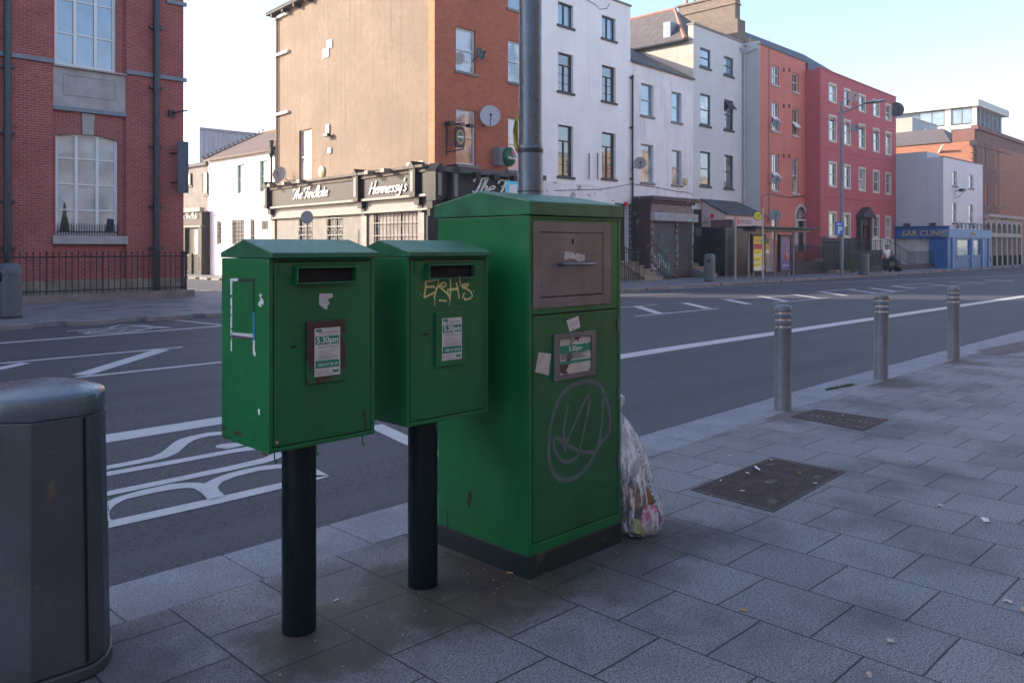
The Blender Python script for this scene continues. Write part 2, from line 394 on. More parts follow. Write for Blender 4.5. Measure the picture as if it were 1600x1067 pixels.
# far pavements
def offs(pl, wd):
    out = []
    for i, p in enumerate(pl):
        a = Vector(pl[max(i-1, 0)]); b = Vector(pl[min(i+1, len(pl)-1)]); t = (b-a).normalized()
        out.append((p[0]-t.y*wd, p[1]+t.x*wd))
    return out
fl = [(-200, 19.85), (9.2, 19.85), (11.2, 20.0), (12.8, 20.7), (13.9, 22.0), (14.3, 23.6), (14.4, 30), (14.4, 140)]
fli = offs(fl, .3)
FPAV = PAV
tag(MB().prism(fli + [(-200, 140)], -.14, 0).build('pavement', FPAV), kind='structure')
k = MB()
def kerbline(mb, pl, ins, step=1.4):
    for (a, b, c, d) in zip(pl, pl[1:], ins, ins[1:]):
        L_ = (Vector(b)-Vector(a)).length; n = max(1, min(120, int(L_/step)))
        for i in range(n):
            t0 = i/n; t1 = (i+1)/n; q = .003/max(L_/n, .1)
            f = lambda u, v, t: (u[0]+(v[0]-u[0])*t, u[1]+(v[1]-u[1])*t)
            t0 += q; t1 -= q
            mb.prism([f(a,b,t0), f(a,b,t1), f(c,d,t1), f(c,d,t0)], -.14, .002)
kerbline(k, fl, fli); tag(k.build('kerb', FKERB, bevel=.01, seg=1), kind='structure')
fr = [(19.9, 140), (19.9, 30), (20.0, 23.4), (20.4, 21.6), (21.6, 20.4), (23.4, 19.9), (60, 19.85), (400, 19.85)]
fri = offs(fr, .3)
tag(MB().prism(fri + [(400, 140)], -.14, 0).build('pavement', FPAV), kind='structure')
k = MB(); kerbline(k, fr, fri); tag(k.build('kerb', FKERB, bevel=.01, seg=1), kind='structure')

# ---------------------------------------------------------------- road markings
MZ = ROADZ + .004
def marks(polys=(), lines=(), name='road_marking'):
    mb = MB()
    for p in polys: mb.add([(*gp(x, y, MZ), MZ) for x, y in p], [tuple(range(len(p)))])
    for pts, wd in lines: mb.ribbon([gp(x, y, MZ) for x, y in pts], wd, lambda a, b: (a, b, MZ))
    o = mb.build(name, PAINT); tag(o, kind='structure'); return o
ll = [(-60, 7.72, 8.06), (2, 7.80, 8.14), (12, 8.02, 8.36), (33, 7.85, 8.2), (80, 7.85, 8.2), (300, 7.85, 8.2)]
mb = MB()
for (a, b, c), (d, e, f) in zip(ll, ll[1:]): mb.quad((a, b, MZ), (d, e, MZ), (d, f, MZ), (a, c, MZ))
tag(mb.build('road_marking', PAINT), kind='structure')
z4 = lambda pts: [(160+x/4.324, 640+y/4.324) for x, y in pts]
def band(up, lo):           # strip between two traced edges
    mb = MB(); n = 24
    def samp(pl, t):
        d = [0]
        for a, b in zip(pl, pl[1:]): d.append(d[-1]+math.hypot(b[0]-a[0], b[1]-a[1]))
        u = t*d[-1]
        for i in range(len(pl)-1):
            if u <= d[i+1] or i == len(pl)-2:
                q = (u-d[i])/max(1e-6, d[i+1]-d[i]); return (pl[i][0]+(pl[i+1][0]-pl[i][0])*q, pl[i][1]+(pl[i+1][1]-pl[i][1])*q)
    for i in range(n):
        a, b, c, d = samp(up, i/n), samp(up, (i+1)/n), samp(lo, (i+1)/n), samp(lo, i/n)
        mb.add([(*gp(x, y, MZ), MZ) for x, y in z4([a, b, c, d])], [(0, 1, 2, 3)])
    return mb
allm = MB()
for up, lo in (
    ([(-90,400),(25,378),(200,345),(330,318),(400,290),(440,255),(480,220),(540,192),(640,168),(720,152),(805,147),(1000,150)],
     [(-90,425),(25,403),(200,372),(350,342),(440,322),(510,290),(560,245),(600,210),(700,180),(805,168),(1000,165)]),
    ([(765,243),(800,232),(900,222),(1100,190)], [(770,256),(850,263),(930,245),(1100,215)]),
    ([(-90,440),(25,420),(500,335),(900,262),(1150,225)], [(-90,468),(25,448),(500,362),(900,287),(1150,255)]),
    ([(-90,575),(30,550),(500,455),(900,370),(1050,335),(1110,318),(1200,270)], [(-90,605),(30,582),(500,485),(900,403),(1050,370),(1130,350),(1215,318)]),
    ([(35,617),(100,590),(250,545),(450,502),(560,492),(640,492),(690,497),(740,560),(770,600)], [(40,690),(80,645),(150,605),(300,570),(450,540),(560,527),(620,530),(670,560),(712,606)]),
    ([(690,497),(760,462),(850,430),(950,403),(1080,378),(1200,368),(1330,368),(1440,395),(1530,445)], [(775,600),(775,530),(800,490),(900,450),(1050,412),(1200,395),(1320,402),(1380,430),(1430,455)]),
    ([(45,749),(712,603),(830,577),(1200,493),(1440,440),(1530,443)], [(40,798),(712,649),(830,622),(1200,534),(1440,476),(1530,450)]),
    ([(35,617),(10,650),(-20,700),(40,752)], [(50,690),(45,700),(50,730),(70,748)])):
    b = band(up, lo); allm.add(b.v, b.f)
allm.add([(*gp(x, y, MZ+.003), MZ+.003) for x, y in z4([(640,505),(690,497),(730,480),(775,520),(790,545),(832,582),(712,606),(680,560)])], [tuple(range(8))])
tag(allm.build('road_marking', PAINT), kind='structure')
marks(lines=[([(585,664),(637,688),(690,712)], .17)])
z5 = lambda pts: [(x/4.444, 490+y/4.444) for x, y in pts]
z6 = lambda pts: [(960+x/2.5, 430+y/2.5) for x, y in pts]
marks(lines=[(z5([(-300,230),(0,205),(1540,85)]), .17), (z5([(1220,45),(1540,78)]), .12)])
marks(lines=[(z5(p), .12) for p in ([(465,120),(600,112),(760,100),(830,80),(1040,82)], [(540,128),(700,118),(900,92),(1060,95)], [(590,140),(620,130),(820,122),(880,108),(1000,110)], [(590,140),(800,135),(900,125),(1000,112)],
      [(900,92),(960,84),(1100,92),(1190,98)], [(1000,110),(1060,100),(1100,98),(1190,98)])])
marks(polys=[z5([(500,425),(620,427),(1182,251),(1075,249)]), z5([(-200,412),(140,340),(218,343),(-200,435)])],
      lines=[(z5([(-300,372),(0,345),(1265,232)]), .13), (z5([(530,443),(1545,335),(1900,298)]), .13)])
marks(lines=[(z6(p), .11) for p in ([(-200,142),(165,115)], [(80,160),(405,130)], [(415,93),(690,80)], [(620,108),(840,88)], [(790,65),(940,53)], [(1010,72),(1140,60)], [(1085,42),(1240,31)], [(1170,48),(1390,37)], [(1380,28),(1560,20)])]
      + [(z6([(-300,72),(20,62),(300,50),(1600,0)]), .13), (z6([(20,80),(300,70)]), .1)]
      + [(z6(p), .26) for p in ([(90,122),(178,150)], [(275,108),(365,130)], [(440,95),(525,113)], [(570,82),(672,102)], [(695,75),(800,90)], [(800,64),(905,80)], [(920,57),(1030,71)], [(1000,50),(1100,64)], [(1085,42),(1175,52)], [(1230,36),(1340,44)], [(1310,26),(1450,34)], [(1450,18),(1560,24)])])

# ================================================================ POST BOXES
def xy_plane_x(X):          # plane facing left (-X) at x = X ; s grows towards the camera
    return Plane((X, 0), -90)
def notice(F, root_, plate, X0, X1, z0, z1, n0, burnt=False, small=False):
    o = MB().fbox(F, X0, X1, z0, z1, n0, n0+.0012).build('notice', PAPERB if burnt else PAPER, plate)
    wd = X1-X0; ht = z1-z0; n = n0+.0018
    g = MB()
    if burnt:
        g.fbox(F, X0+.002, X1-.002, z1-.42*ht, z1-.20*ht, n0+.001, n); g.fbox(F, X0+.002, X1-.002, z0+.28*ht, z0+.36*ht, n0+.001, n)
    else:
        g.fbox(F, X0+.03*wd, X1-.05*wd, z1-.34*ht, z1-.17*ht, n0+.001, n); g.fbox(F, X0+.03*wd, X1-.05*wd, z0+.17*ht, z0+.325*ht, n0+.001, n)
        g.fbox(F, X1-.30*wd, X1-.07*wd, z0+.055*ht, z0+.11*ht, n0+.001, n); g.fbox(F, X0+.05*wd, X0+.28*wd, z1-.075*ht, z1-.02*ht, n0+.001, n)
    g.pieces('printed_band', LABELG, o)
    c = (X0+X1)/2
    if burnt:
        text('5.30pm', .15*ht*1.25, F.M(c, z1-.31*ht, n+.0004), WHITEP, 'printed_time', o, ext=.0002)
        k = MB()
        for i in range(5):
            z = z0+ht*(.42+.035*i); k.fbox(F, X0+.06*wd, X1-wd*(.1+.1*(i%3)), z, z+.004, n0+.001, n)
        k.pieces('small_print', INK, o)
    else:
        text('5.30pm', wd*.285, F.M(c, z1-.257*ht, n+.0004), WHITEP, 'printed_time', o, ext=.0002, bold=.0006)
        text('1850 57 58 59', wd*.135, F.M(c, z0+.235*ht, n+.0004), WHITEP, 'printed_number', o, ext=.0002)
        text('LAST COLLECTION', wd*.085, F.M(c, z1-.095*ht, n), INK, 'printed_heading', o, ext=.0002)
        text('CUSTOMER SERVICES', wd*.08, F.M(c, z0+.375*ht, n), INK, 'printed_heading', o, ext=.0002)
        k = MB()
        for f in (.135, .36, .385, .41, .47, .50, .53, .56, .58):
            a = random.uniform(.08, .2); b = random.uniform(.1, .4)
            k.fbox(F, X0+a*wd, X1-b*wd, z1-f*ht-.0011, z1-f*ht, n0+.001, n)
        for f in (.345, .12, .09, .06, .035):
            k.fbox(F, X0+.06*wd, X1-random.uniform(.3, .5)*wd, z0+f*ht-.001, z0+f*ht, n0+.001, n)
        k.build('small_print', INK, o)
    return o
def post_box(XL, label, opts):
    YF, W_, D_, Z0, Z1 = 3.0, .507, .405, .833, 1.603
    XR = XL+W_; YB = YF+D_; F = Plane((0, YF), 0); xc = XL+W_/2
    r = root('post_box', (xc, YF+D_/2, 0), label, 'post box', 'small green post boxes on posts')
    t = .018; mb = MB()
    mb.box(XL, YF+.012, Z0, XR, YB, Z1)
    for (a, b, c, d) in ((XL, XL+t, Z0, Z1), (XR-t, XR, Z0, Z1), (XL+t, XR-t, Z0, Z0+t), (XL+t, XR-t, Z1-t*.5, Z1)):
        mb.fbox(F, a, b, c, d, -.012, 0)
    mb.build('body', GREEN, r, bevel=.0025)
    MB().fbox(F, XL+t+.0005, XR-t-.0005, Z0+t+.0005, Z1-t*.5-.0005, -.0118, -.009).build('door_gap', GAP, r)
    g = .0045
    dr = MB().fbox(F, XL+t+g, XR-t-g*.6, Z0+t+g, Z1-t*.5-g, -.009, -.0015).build('door', GREENF, r, bevel=.0015)
    # rivet, keyhole, hinge plate
    MB().fbox(F, XL+.098, XL+.122, 1.243, 1.251, -.0016, .0006).build('keyhole', DARK, dr)
    if opts.get('rivet'): MB().ball((XL+t+.017, YF-.0015, Z0+.04), .0065, sy=.5).build('rivet', mat('worn brass', (.50, .36, .22), .4, metal=.5), dr, smooth=True)
    k = MB(); a, b, c, d = XL+.045, XL+.108, 1.528, 1.588
    k.fbox(F, a, b, c, d, -.002, .0025); k.fbox(F, a+.008, b-.014, c+.013, d-.003, .0025, .0045)
    k.build('corner_plate', GREENF, dr, bevel=.002)
    # slot with a projecting hood
    h = MB(); a, b, c, d = XL+.110, XL+.398, 1.499, 1.569; th = .006; dp = .028
    h.hexa([F.w(a,d-th,dp), F.w(b,d-th,dp), F.w(b+.002,d-th,0), F.w(a-.002,d-th,0)], [F.w(a,d,dp), F.w(b,d,dp), F.w(b+.002,d+.006,-.0015), F.w(a-.002,d+.006,-.0015)])
    h.fbox(F, a, b, c, c+th, -.0015, dp)
    h.fbox(F, a, a+th, c+th, d-th, -.0015, dp); h.fbox(F, b-th, b, c+th, d-th, -.0015, dp)
    hd = h.build('slot_hood', GREENT if opts.get('two') else GREENF, r, bevel=.0015)
    MB().fbox(F, a+th, b-th, c+th, d-th, -.0015, .0008).build('slot', DARK, hd)
    # pitched lid
    o = .012; xl, xr, yf, yb, ym = XL-.003, XR+.005, YF-.032, YB+.006, YF+D_/2
    ze, zt, zr = Z1+.002, Z1+.024, 1.683
    prof = [(yf, ze), (yf, zt), (ym, zr), (yb, zt), (yb, ze)]
    l = MB(); l.add([(xl, y, z) for y, z in prof] + [(xr, y, z) for y, z in prof],
                    [(0,1,2,3,4), (9,8,7,6,5), (0,5,6,1), (1,6,7,2), (2,7,8,3), (3,8,9,4), (4,9,5,0)])
    l.build('lid', GREENT, r, bevel=.004)
    # notice in its own frame
    P0, P1, q0, q1 = XL+.165, XL+.352, 1.088, 1.345
    pl = MB().fbox(F, P0, P1, q0, q1, -.0015, .011).build('notice_frame', RUSTG if opts.get('rusty') else GREENF, r, bevel=.003)
    notice(F, r, pl, P0+.034, P1-.030, q0+.028, q1-.030, .0113)
    # post
    pm = MB(); c0 = (xc-.005, YF+D_/2-.01); pm.lathe([(.073, -.01), (.073, Z0-.001)], c0, 40)
    pm.build('post', GREENP, r, smooth=True)
    for hx in opts['hooks']:
        MB().tube([(XL+hx, YF+.012, Z0+.003), (XL+hx, YF+.008, Z0-.035), (XL+hx, YF+.002, Z0-.042), (XL+hx, YF-.008, Z0-.036), (XL+hx, YF-.010, Z0-.028)], .0028, 6).build('hook', GREENF, r)
    return r, F, dr
pb1, F1, dr1 = post_box(1.643, 'leftmost green post box, with rusty notice frame and torn poster outline on its side', dict(rusty=True, rivet=True, hooks=(.03, .22, .45)))
pb2, F2, dr2 = post_box(2.326, 'middle green post box on a post, tagged with ochre marker graffiti under its slot', dict(two=True, hooks=(.18, .40)))
# torn stickers and poster remains on the first one
def sticker(F, pts, mat_, name, par, n=.0005, th=.0008):
    return MB().fprism(F, [F.px(x, y) for x, y in pts], n, n+th).build(name, mat_, par)
sticker(F1, [(498.5,459),(520,458.5),(519.5,464),(512,468),(515,474),(511,479),(512,485),(506,482),(498.5,476)], STICK, 'torn_sticker', dr1)
FS1 = Plane((1.643, 3.0), -90)
q5 = lambda pts: [(320+x/2.807, 350+y/2.807) for x, y in pts]
WS = mat('flaked white paint', (.62, .64, .66), .6, patch=((.004, .12, .035), 38, .54)); KS = mat('black tape', (.012, .014, .02), .5); BS = mat('blue tape', (.03, .22, .42), .5)
sticker(FS1, q5([(112,240),(150,238),(150,250),(112,252)]), WS, 'tape_remnant', pb1)
sticker(FS1, q5([(150,241),(218,241),(218,253),(150,250)]), KS, 'tape_remnant', pb1)
sticker(FS1, q5([(113,252),(121,252),(121,490),(114,490)]), WS, 'tape_remnant', pb1)
sticker(FS1, q5([(212,254),(218,254),(218,385),(213,385)]), KS, 'tape_remnant', pb1)
sticker(FS1, q5([(212,386),(219,386),(219,505),(213,505)]), BS, 'tape_remnant', pb1)
sticker(FS1, q5([(118,474),(212,482),(212,497),(118,486)]), mat('white tape', (.50, .56, .58), .5), 'tape_remnant', pb1)
sticker(FS1, q5([(118,487),(212,498),(212,508),(118,497)]), mat('plum tape', (.10, .05, .09), .6), 'tape_remnant', pb1)
sticker(FS1, q5([(114,498),(120,498),(120,560),(115,555)]), WS, 'tape_remnant', pb1)
sticker(FS1, q5([(212,508),(220,510),(220,550),(227,580),(222,586),(212,570)]), WS, 'tape_remnant', pb1)
sticker(FS1, q5([(240,308),(250,306),(250,325),(258,335),(258,355),(248,365),(236,358),(234,338),(242,332)]), WS, 'paint_splash', pb1)
sticker(FS1, q5([(233,812),(243,810),(242,838),(237,836)]), mat('white chip', (.66, .66, .68), .5), 'paint_splash', pb1)
RP = mat('rust patch', (.045, .018, .016), .8, patch=((.005, .10, .035), 40, .52))
for pts in ([(76,876),(90,884),(95,902),(84,905),(76,900)], [(124,904),(150,910),(168,922),(160,931),(130,920)], [(78,926),(110,930),(125,938),(100,938)], [(255,1000),(275,1008),(275,1018),(255,1010)]):
    sticker(FS1, q5(pts), RP, 'rust_patch', pb1)
sticker(F1, q5([(694,815),(702,815),(712,900),(706,905)]), RP, 'rust_patch', dr1)
for F_, dr_, XL_, sd in ((F1, dr1, 1.643, 3), (F2, dr2, 2.326, 8)):
    rq = random.Random(sd); k = MB()
    for i in range(16):
        x = XL_+rq.uniform(.05, .46); z = rq.choice((rq.uniform(.88, 1.0), rq.uniform(.88, 1.5))); l_ = rq.uniform(.005, .03); a = rq.gauss(1.5, .5); w_ = rq.uniform(.0008, .0018)
        k.add([F_.w(x, z, -.0009), F_.w(x+w_, z, -.0009), F_.w(x+w_+l_*math.cos(a), z+l_*math.sin(a), -.0009), F_.w(x+l_*math.cos(a), z+l_*math.sin(a), -.0009)], [(0,1,2,3)])
    k.build('scuff', mat('pale scratch', (.09, .14, .10), .7), dr_)
# marker tag on the second one
z3 = lambda pts: [(640+x/6.279, 410+y/6.279) for x, y in pts]
tg = MB()
for pts, wd in (([(150,190),(200,182),(285,170),(278,230),(262,265),(245,330)], .0062), ([(155,195),(158,235),(150,290),(140,345)], .0062), ([(160,240),(205,240),(245,238)], .006),
                ([(140,345),(200,318),(245,292)], .006), ([(250,262),(290,232),(310,205),(340,195),(358,215),(345,240),(310,232),(300,212)], .0052), ([(290,240),(330,270),(370,310),(390,345)], .006),
                ([(397,160),(402,220),(398,300),(395,375)], .0062), ([(398,270),(440,262),(465,258)], .0075), ([(455,195),(468,240),(478,300),(486,355)], .006), ([(395,268),(372,266),(375,300),(385,330)], .006),
                ([(490,138),(490,175),(495,210)], .0062), ([(580,212),(540,215),(500,225),(520,245),(565,262),(600,290),(615,330),(590,355),(555,365),(520,340),(528,310),(545,300)], .0062), ([(515,240),(560,235),(575,225)], .0045),
                ([(245,330),(245,430)], .0022), ([(390,345),(390,428)], .0022), ([(238,325),(248,365)], .005), ([(285,372),(362,378)], .0055), ([(535,355),(540,382)], .003)):
    tg.ribbon([F2.px(x, y) for x, y in z3(pts)], wd*1.45, lambda a, b: F2.w(a, b, .0008 + random.random()*.0004))
for (x, y, r_) in ((108, 314, .0022), (628, 284, .0036)):
    s_, z_ = F2.px(640+x/6.279, 410+y/6.279)
    tg.add([F2.w(s_+r_*math.cos(a*.6283), z_+r_*math.sin(a*.6283), .001) for a in range(10)], [tuple(range(10))])
tg.build('graffiti', YSPRAY, dr2)

# ---------------------------------------------------------------- big parcel post box
BX0, BX1, BY0, BY1, BZ = 2.982, 3.722, 2.862, 3.565, 1.806
FB = Plane((0, BY0), 0)
bb = root('parcel_post_box', ((BX0+BX1)/2, (BY0+BY1)/2, 0), 'tall green parcel post box with steel hatch, stickers and a grey spray tag', 'post box')
MB().box(BX0-.004, BY0-.004, -.005, BX1+.004, BY1+.004, .112).build('plinth', PLINTH, bb, bevel=.004)
t = .022; mb = MB(); mb.box(BX0, BY0+.014, .112, BX1, BY1, BZ)
for (a, b, c, d) in ((BX0, BX0+t, .112, BZ), (BX1-t, BX1, .112, BZ), (BX0+t, BX1-t, .112, .165), (BX0+t, BX1-t, BZ-.012, BZ)): mb.fbox(FB, a, b, c, d, -.014, 0)
mb.build('body', GREEN, bb, bevel=.003)
MB().fbox(FB, BX0+t+.0005, BX1-t-.0005, .1655, BZ-.0125, -.0138, -.011).build('door_gap', GAP, bb)
zs = FB.px(826, 494)[1]
pan = MB().fbox(FB, BX0+t+.003, BX1-t-.003, zs+.004, BZ-.015, -.011, -.003).build('upper_panel', GREENF, bb, bevel=.0015)
ldr = MB().fbox(FB, BX0+t+.006, BX1-t-.006, .171, zs-.003, -.011, -.001).build('door', mat('green paint low door', (.0035, .105, .034), .45, var=.2, sc=3, bmp=.05, bsc=25, grime=.55, streak=.55), bb, bevel=.0015)
for z in (.42, .80, 1.18):
    MB().tube([(BX1-t-.003, BY0-.004, z), (BX1-t-.003, BY0-.004, z+.075)], .006, 8).build('hinge', STEEL, ldr, smooth=True)
# lid
xl, xr, yf, yb = BX0-.006, BX1+.010, BY0-.012, BY1+.030; ym = (yf+yb)/2
prof = [(yf, BZ+.003), (yf, 1.880), (ym, 1.945), (yb, 1.880), (yb, BZ+.003)]
MB().add([(xl, y, z) for y, z in prof] + [(xr, y, z) for y, z in prof],
         [(0,1,2,3,4), (9,8,7,6,5), (0,5,6,1), (1,6,7,2), (2,7,8,3), (3,8,9,4), (4,9,5,0)]).build('lid', GREENT, bb, bevel=.006)
# steel hatch
a, zt_ = FB.px(832, 346); b, _ = FB.px(953, 348); _, zb_ = FB.px(833, 483)
ia, it = FB.px(844, 362.5); ib, _ = FB.px(941.5, 363); _, ibz = FB.px(845, 466)
fr_ = MB()
for (p, q, c, d) in ((a, ia, zb_, zt_), (ib, b, zb_, zt_), (ia, ib, it, zt_), (ia, ib, zb_, ibz)): fr_.fbox(FB, p+.0002, q-.0002, c, d, -.003, .006)
hf = fr_.build('hatch_frame', STEEL, bb, bevel=.0015)
MB().fbox(FB, ia, ib, ibz, it, -.003, -.001).build('hatch_gap', DARK, hf)
hh = MB().fbox(FB, ia+.003, ib-.003, ibz+.006, it-.003, -.001, .003).build('hatch', STEEL, bb, bevel=.001)
s0, hz = FB.px(874, 413); s1, _ = FB.px(921, 411)
MB().tube([FB.w(s0, hz, .003), FB.w(s0, hz, .035), FB.w(s0+.02, hz, .05), FB.w(s1-.02, hz, .05), FB.w(s1, hz, .035), FB.w(s1, hz, .003)], .009, 10).build('handle', mat('dull steel bar', (.20, .20, .22), .35, metal=.8), hh, smooth=True)
sticker(FB, [(881,393),(913,398),(913,408),(903,409),(896,404),(881,406)], STICK, 'torn_sticker', hh, .0032)
sticker(FB, [(893,374),(896,374),(895,382),(893,380)], DARK, 'scratch', hh, .0032)
# notice in steel frame
a, zt_ = FB.px(864, 523); b, _ = FB.px(929, 515); _, zb_ = FB.px(864, 596)
ia, it = FB.px(873, 530); ib, _ = FB.px(922.5, 524); _, ibz = FB.px(873, 586)
fr_ = MB()
for (p, q, c, d) in ((a, ia, zb_, zt_), (ib, b, zb_, zt_), (ia, ib, it, zt_), (ia, ib, zb_, ibz)): fr_.fbox(FB, p+.0002, q-.0002, c, d, -.001, .011)
nf = fr_.build('notice_frame', STEEL, bb, bevel=.0015)
notice(FB, bb, nf, ia, ib, ibz, it, .002, burnt=True)
sk = sticker(FB, [(885,501),(903.5,493.5),(906.5,511),(890,518.5)], mat('white cartoon sticker', (.60, .55, .52), .6), 'sticker', bb, .0004)
k = MB()
for pts in ([(888,506),(893,505),(900,503),(902,498)], [(889,509),(900,507),(901,503)], [(893,514),(899,512)], [(892,512),(897,516)]):
    k.ribbon([FB.px(x, y) for x, y in pts], .0025, lambda q, z: FB.w(q, z, .0016))
k.build('sticker_drawing', INK, sk)
sticker(FB, [(841.5,550),(861,553),(857,586.5),(836,581)], STICK2, 'sticker', bb, .0004)
# spray tag (soft edged strokes lying on the door)
def spray(F, strokes, m, name, par, n0=.0006):
    me = bpy.data.meshes.new(name); vs = []; fs = []; uv = []; o0 = org(par); lay = n0
    for pts, wd, closed in strokes:
        P_ = [Vector(F.px(x, y)) for x, y in pts]
        Q = []                                    # smooth by Catmull-Rom
        n = len(P_)
        for i in range(n if closed else n-1):
            p0 = P_[(i-1) % n] if closed else P_[max(i-1, 0)]; p1 = P_[i]; p2 = P_[(i+1) % n]; p3 = P_[(i+2) % n] if closed else P_[min(i+2, n-1)]
            for k in range(6):
                u = k/6; Q.append(.5*((2*p1)+(-p0+p2)*u+(2*p0-5*p1+4*p2-p3)*u*u+(-p0+3*p1-3*p2+p3)*u**3))
        Q.append(P_[0] if closed else P_[-1])
        for i in range(len(Q)-1):
            def nb(j):
                a_ = Q[max(j-1, 0)]; b_ = Q[min(j+1, len(Q)-1)]; t_ = (b_-a_).normalized(); return Vector((-t_.y, t_.x))*wd/2
            A, B = Q[i], Q[i+1]; na, nb_ = nb(i), nb(i+1); k = len(vs)
            for p in (A+na, B+nb_, B-nb_, A-na): vs.append(tuple(Vector(F.w(p.x, p.y, lay))-o0))
            fs.append((k, k+1, k+2, k+3)); uv += [0, 0, 1, 1]
        lay += .0004
    me.from_pydata(vs, [], fs); l = me.uv_layers.new(name='u')
    for i, u in enumerate(uv): l.data[i].uv = (u, .5)
    me.materials.append(m); o = bpy.data.objects.new(name, me); C.objects.link(o); o.parent = par; return o
z8 = lambda pts: [(800+x/3.556, 480+y/3.556) for x, y in pts]
spray(FB, [
    (z8([(400,412),(300,455),(240,560),(210,680),(205,800),(215,890),(260,950),(310,958),(380,925),(440,850),(480,765),(535,700),(545,620),(530,530),(490,440),(440,410)]), .040, True),
    (z8([(310,545),(295,620),(285,690),(292,760),(295,805)]), .028, False),
    (z8([(300,760),(350,640),(400,530),(430,490),(420,580),(400,680),(378,780)]), .028, False),
    (z8([(505,500),(500,600),(490,690),(470,790),(420,805),(370,795),(300,765),(255,725),(230,750),(240,800),(275,850),(310,858),(350,840),(380,800)]), .034, False)],
    spraymat('grey spray paint', (.20, .22, .25), .45), 'graffiti', ldr, .0004)
# scuffs of the lower door and the left flank
for i in range(22):
    s_ = random.uniform(BX0+.05, BX1-.05); z_ = random.uniform(.2, .62); l_ = random.uniform(.004, .02)
    if i == 0: sc_ = MB()
    sc_.add([FB.w(s_, z_, .0004), FB.w(s_+.003, z_+.001, .0004), FB.w(s_+.004+random.uniform(-.006, .006), z_+l_, .0004), FB.w(s_, z_+l_*.9, .0004)], [(0,1,2,3)])
sc_.build('scuff', KS, ldr)
FBL = Plane((BX0, BY0), -90)
c4q = lambda pts: [(670+x/3.1375, 580+y/3.1375) for x, y in pts]
for pts in ([(88,680),(93,680),(97,765),(90,765)], [(195,590),(212,588),(208,640),(196,670),(190,640)]):
    sticker(FBL, c4q(pts), RP, 'rust_patch', bb)

# ---------------------------------------------------------------- clear rubbish bag leaning on it
bag = root('rubbish_bag', (3.93, 2.93, 0), 'clear plastic rubbish bag full of litter leaning on the tall green post box', 'rubbish bag')
def bagring(z, cx, cy, rx, ry, seed, n=84):
    out = []
    for k_ in range(n):
        a = 2*math.pi*k_/n
        q = 1.04+.05*math.sin(3*a+seed*.9)+.035*math.sin(7*a-seed*1.1)+.030*math.sin(15*a+seed*.8)+.020*math.sin(27*a-seed*.7)
        x = cx+rx*q*math.cos(a); out.append((max(x, BX1+.006+.004*math.sin(5*a)), cy+ry*q*math.sin(a), z+.006*math.sin(4*a+seed)))
    return out
prof = [(.004, .02, .09, .09), (.012, .0, .15, .13), (.05, 0, .185, .165), (.12, 0, .195, .17), (.22, -.02, .17, .155), (.34, -.055, .145, .13), (.46, -.09, .12, .11), (.58, -.125, .085, .085), (.66, -.15, .05, .06), (.70, -.16, .022, .028), (.72, -.16, .018, .022), (.76, -.165, .045, .045), (.80, -.17, .06, .05), (.81, -.17, .02, .03)]
prof2 = []
for (a_, b_) in zip(prof, prof[1:]):
    for k_ in range(3): prof2.append(tuple(a_[j]+(b_[j]-a_[j])*k_/3 for j in range(4)))
prof2.append(prof[-1])
m, nt, N, L, P = newmat('clear plastic film'); gpos = N.new('ShaderNodeNewGeometry').outputs['Position']
nz = noise(N, L, vmul(N, L, gpos, (1, 1, .22)), 38, 6, .65); sz = N.new('ShaderNodeSeparateXYZ'); L.new(gpos, sz.inputs[0])
P.inputs['Base Color'].default_value = (.90, .88, .90, 1); P.inputs['Roughness'].default_value = .15
al = math_(N, L, 'ADD', ramp(N, L, nz, .47, .60, .10, .7), ramp(N, L, sz.outputs[2], .26, .5, 0, .5)); L.new(al, P.inputs['Alpha']); bump(N, L, P, nz, 1.0, .03); CLEAR = m
mb = MB(); mb.loft([bagring(z, 3.93+dx, 2.93, rx, ry, z*9) for (z, dx, rx, ry) in prof2], cap=True)
film = mb.build('bag_film', CLEAR, bag, smooth=True)
PRT = mat('green bag print', (.01, .20, .11), .5)
def bagpt(aa, zz, ex=1.19):
    k_ = next(j for j in range(len(prof)-1) if prof[j+1][0] > zz); f_ = (zz-prof[k_][0])/(prof[k_+1][0]-prof[k_][0])
    dx, rx, ry = [prof[k_][j]+(prof[k_+1][j]-prof[k_][j])*f_ for j in (1, 2, 3)]
    return (3.93+dx+rx*ex*math.cos(aa), 2.93+ry*ex*math.sin(aa), zz)
for i in range(17):
    z_ = .18+i*.028
    for a, wv_, hh_ in ((R(-58), .30, .016), (R(-100+i*.5), .10, .012)):
        if a < R(-90) and i > 12: continue
        pr = MB(); pr.quad(bagpt(a, z_), bagpt(a+wv_*random.uniform(.6, 1), z_+.006), bagpt(a+wv_*random.uniform(.5, .9), z_+.006+hh_), bagpt(a, z_+hh_)); pr.build('printed_mark', PRT, film)
rl = random.Random(5)
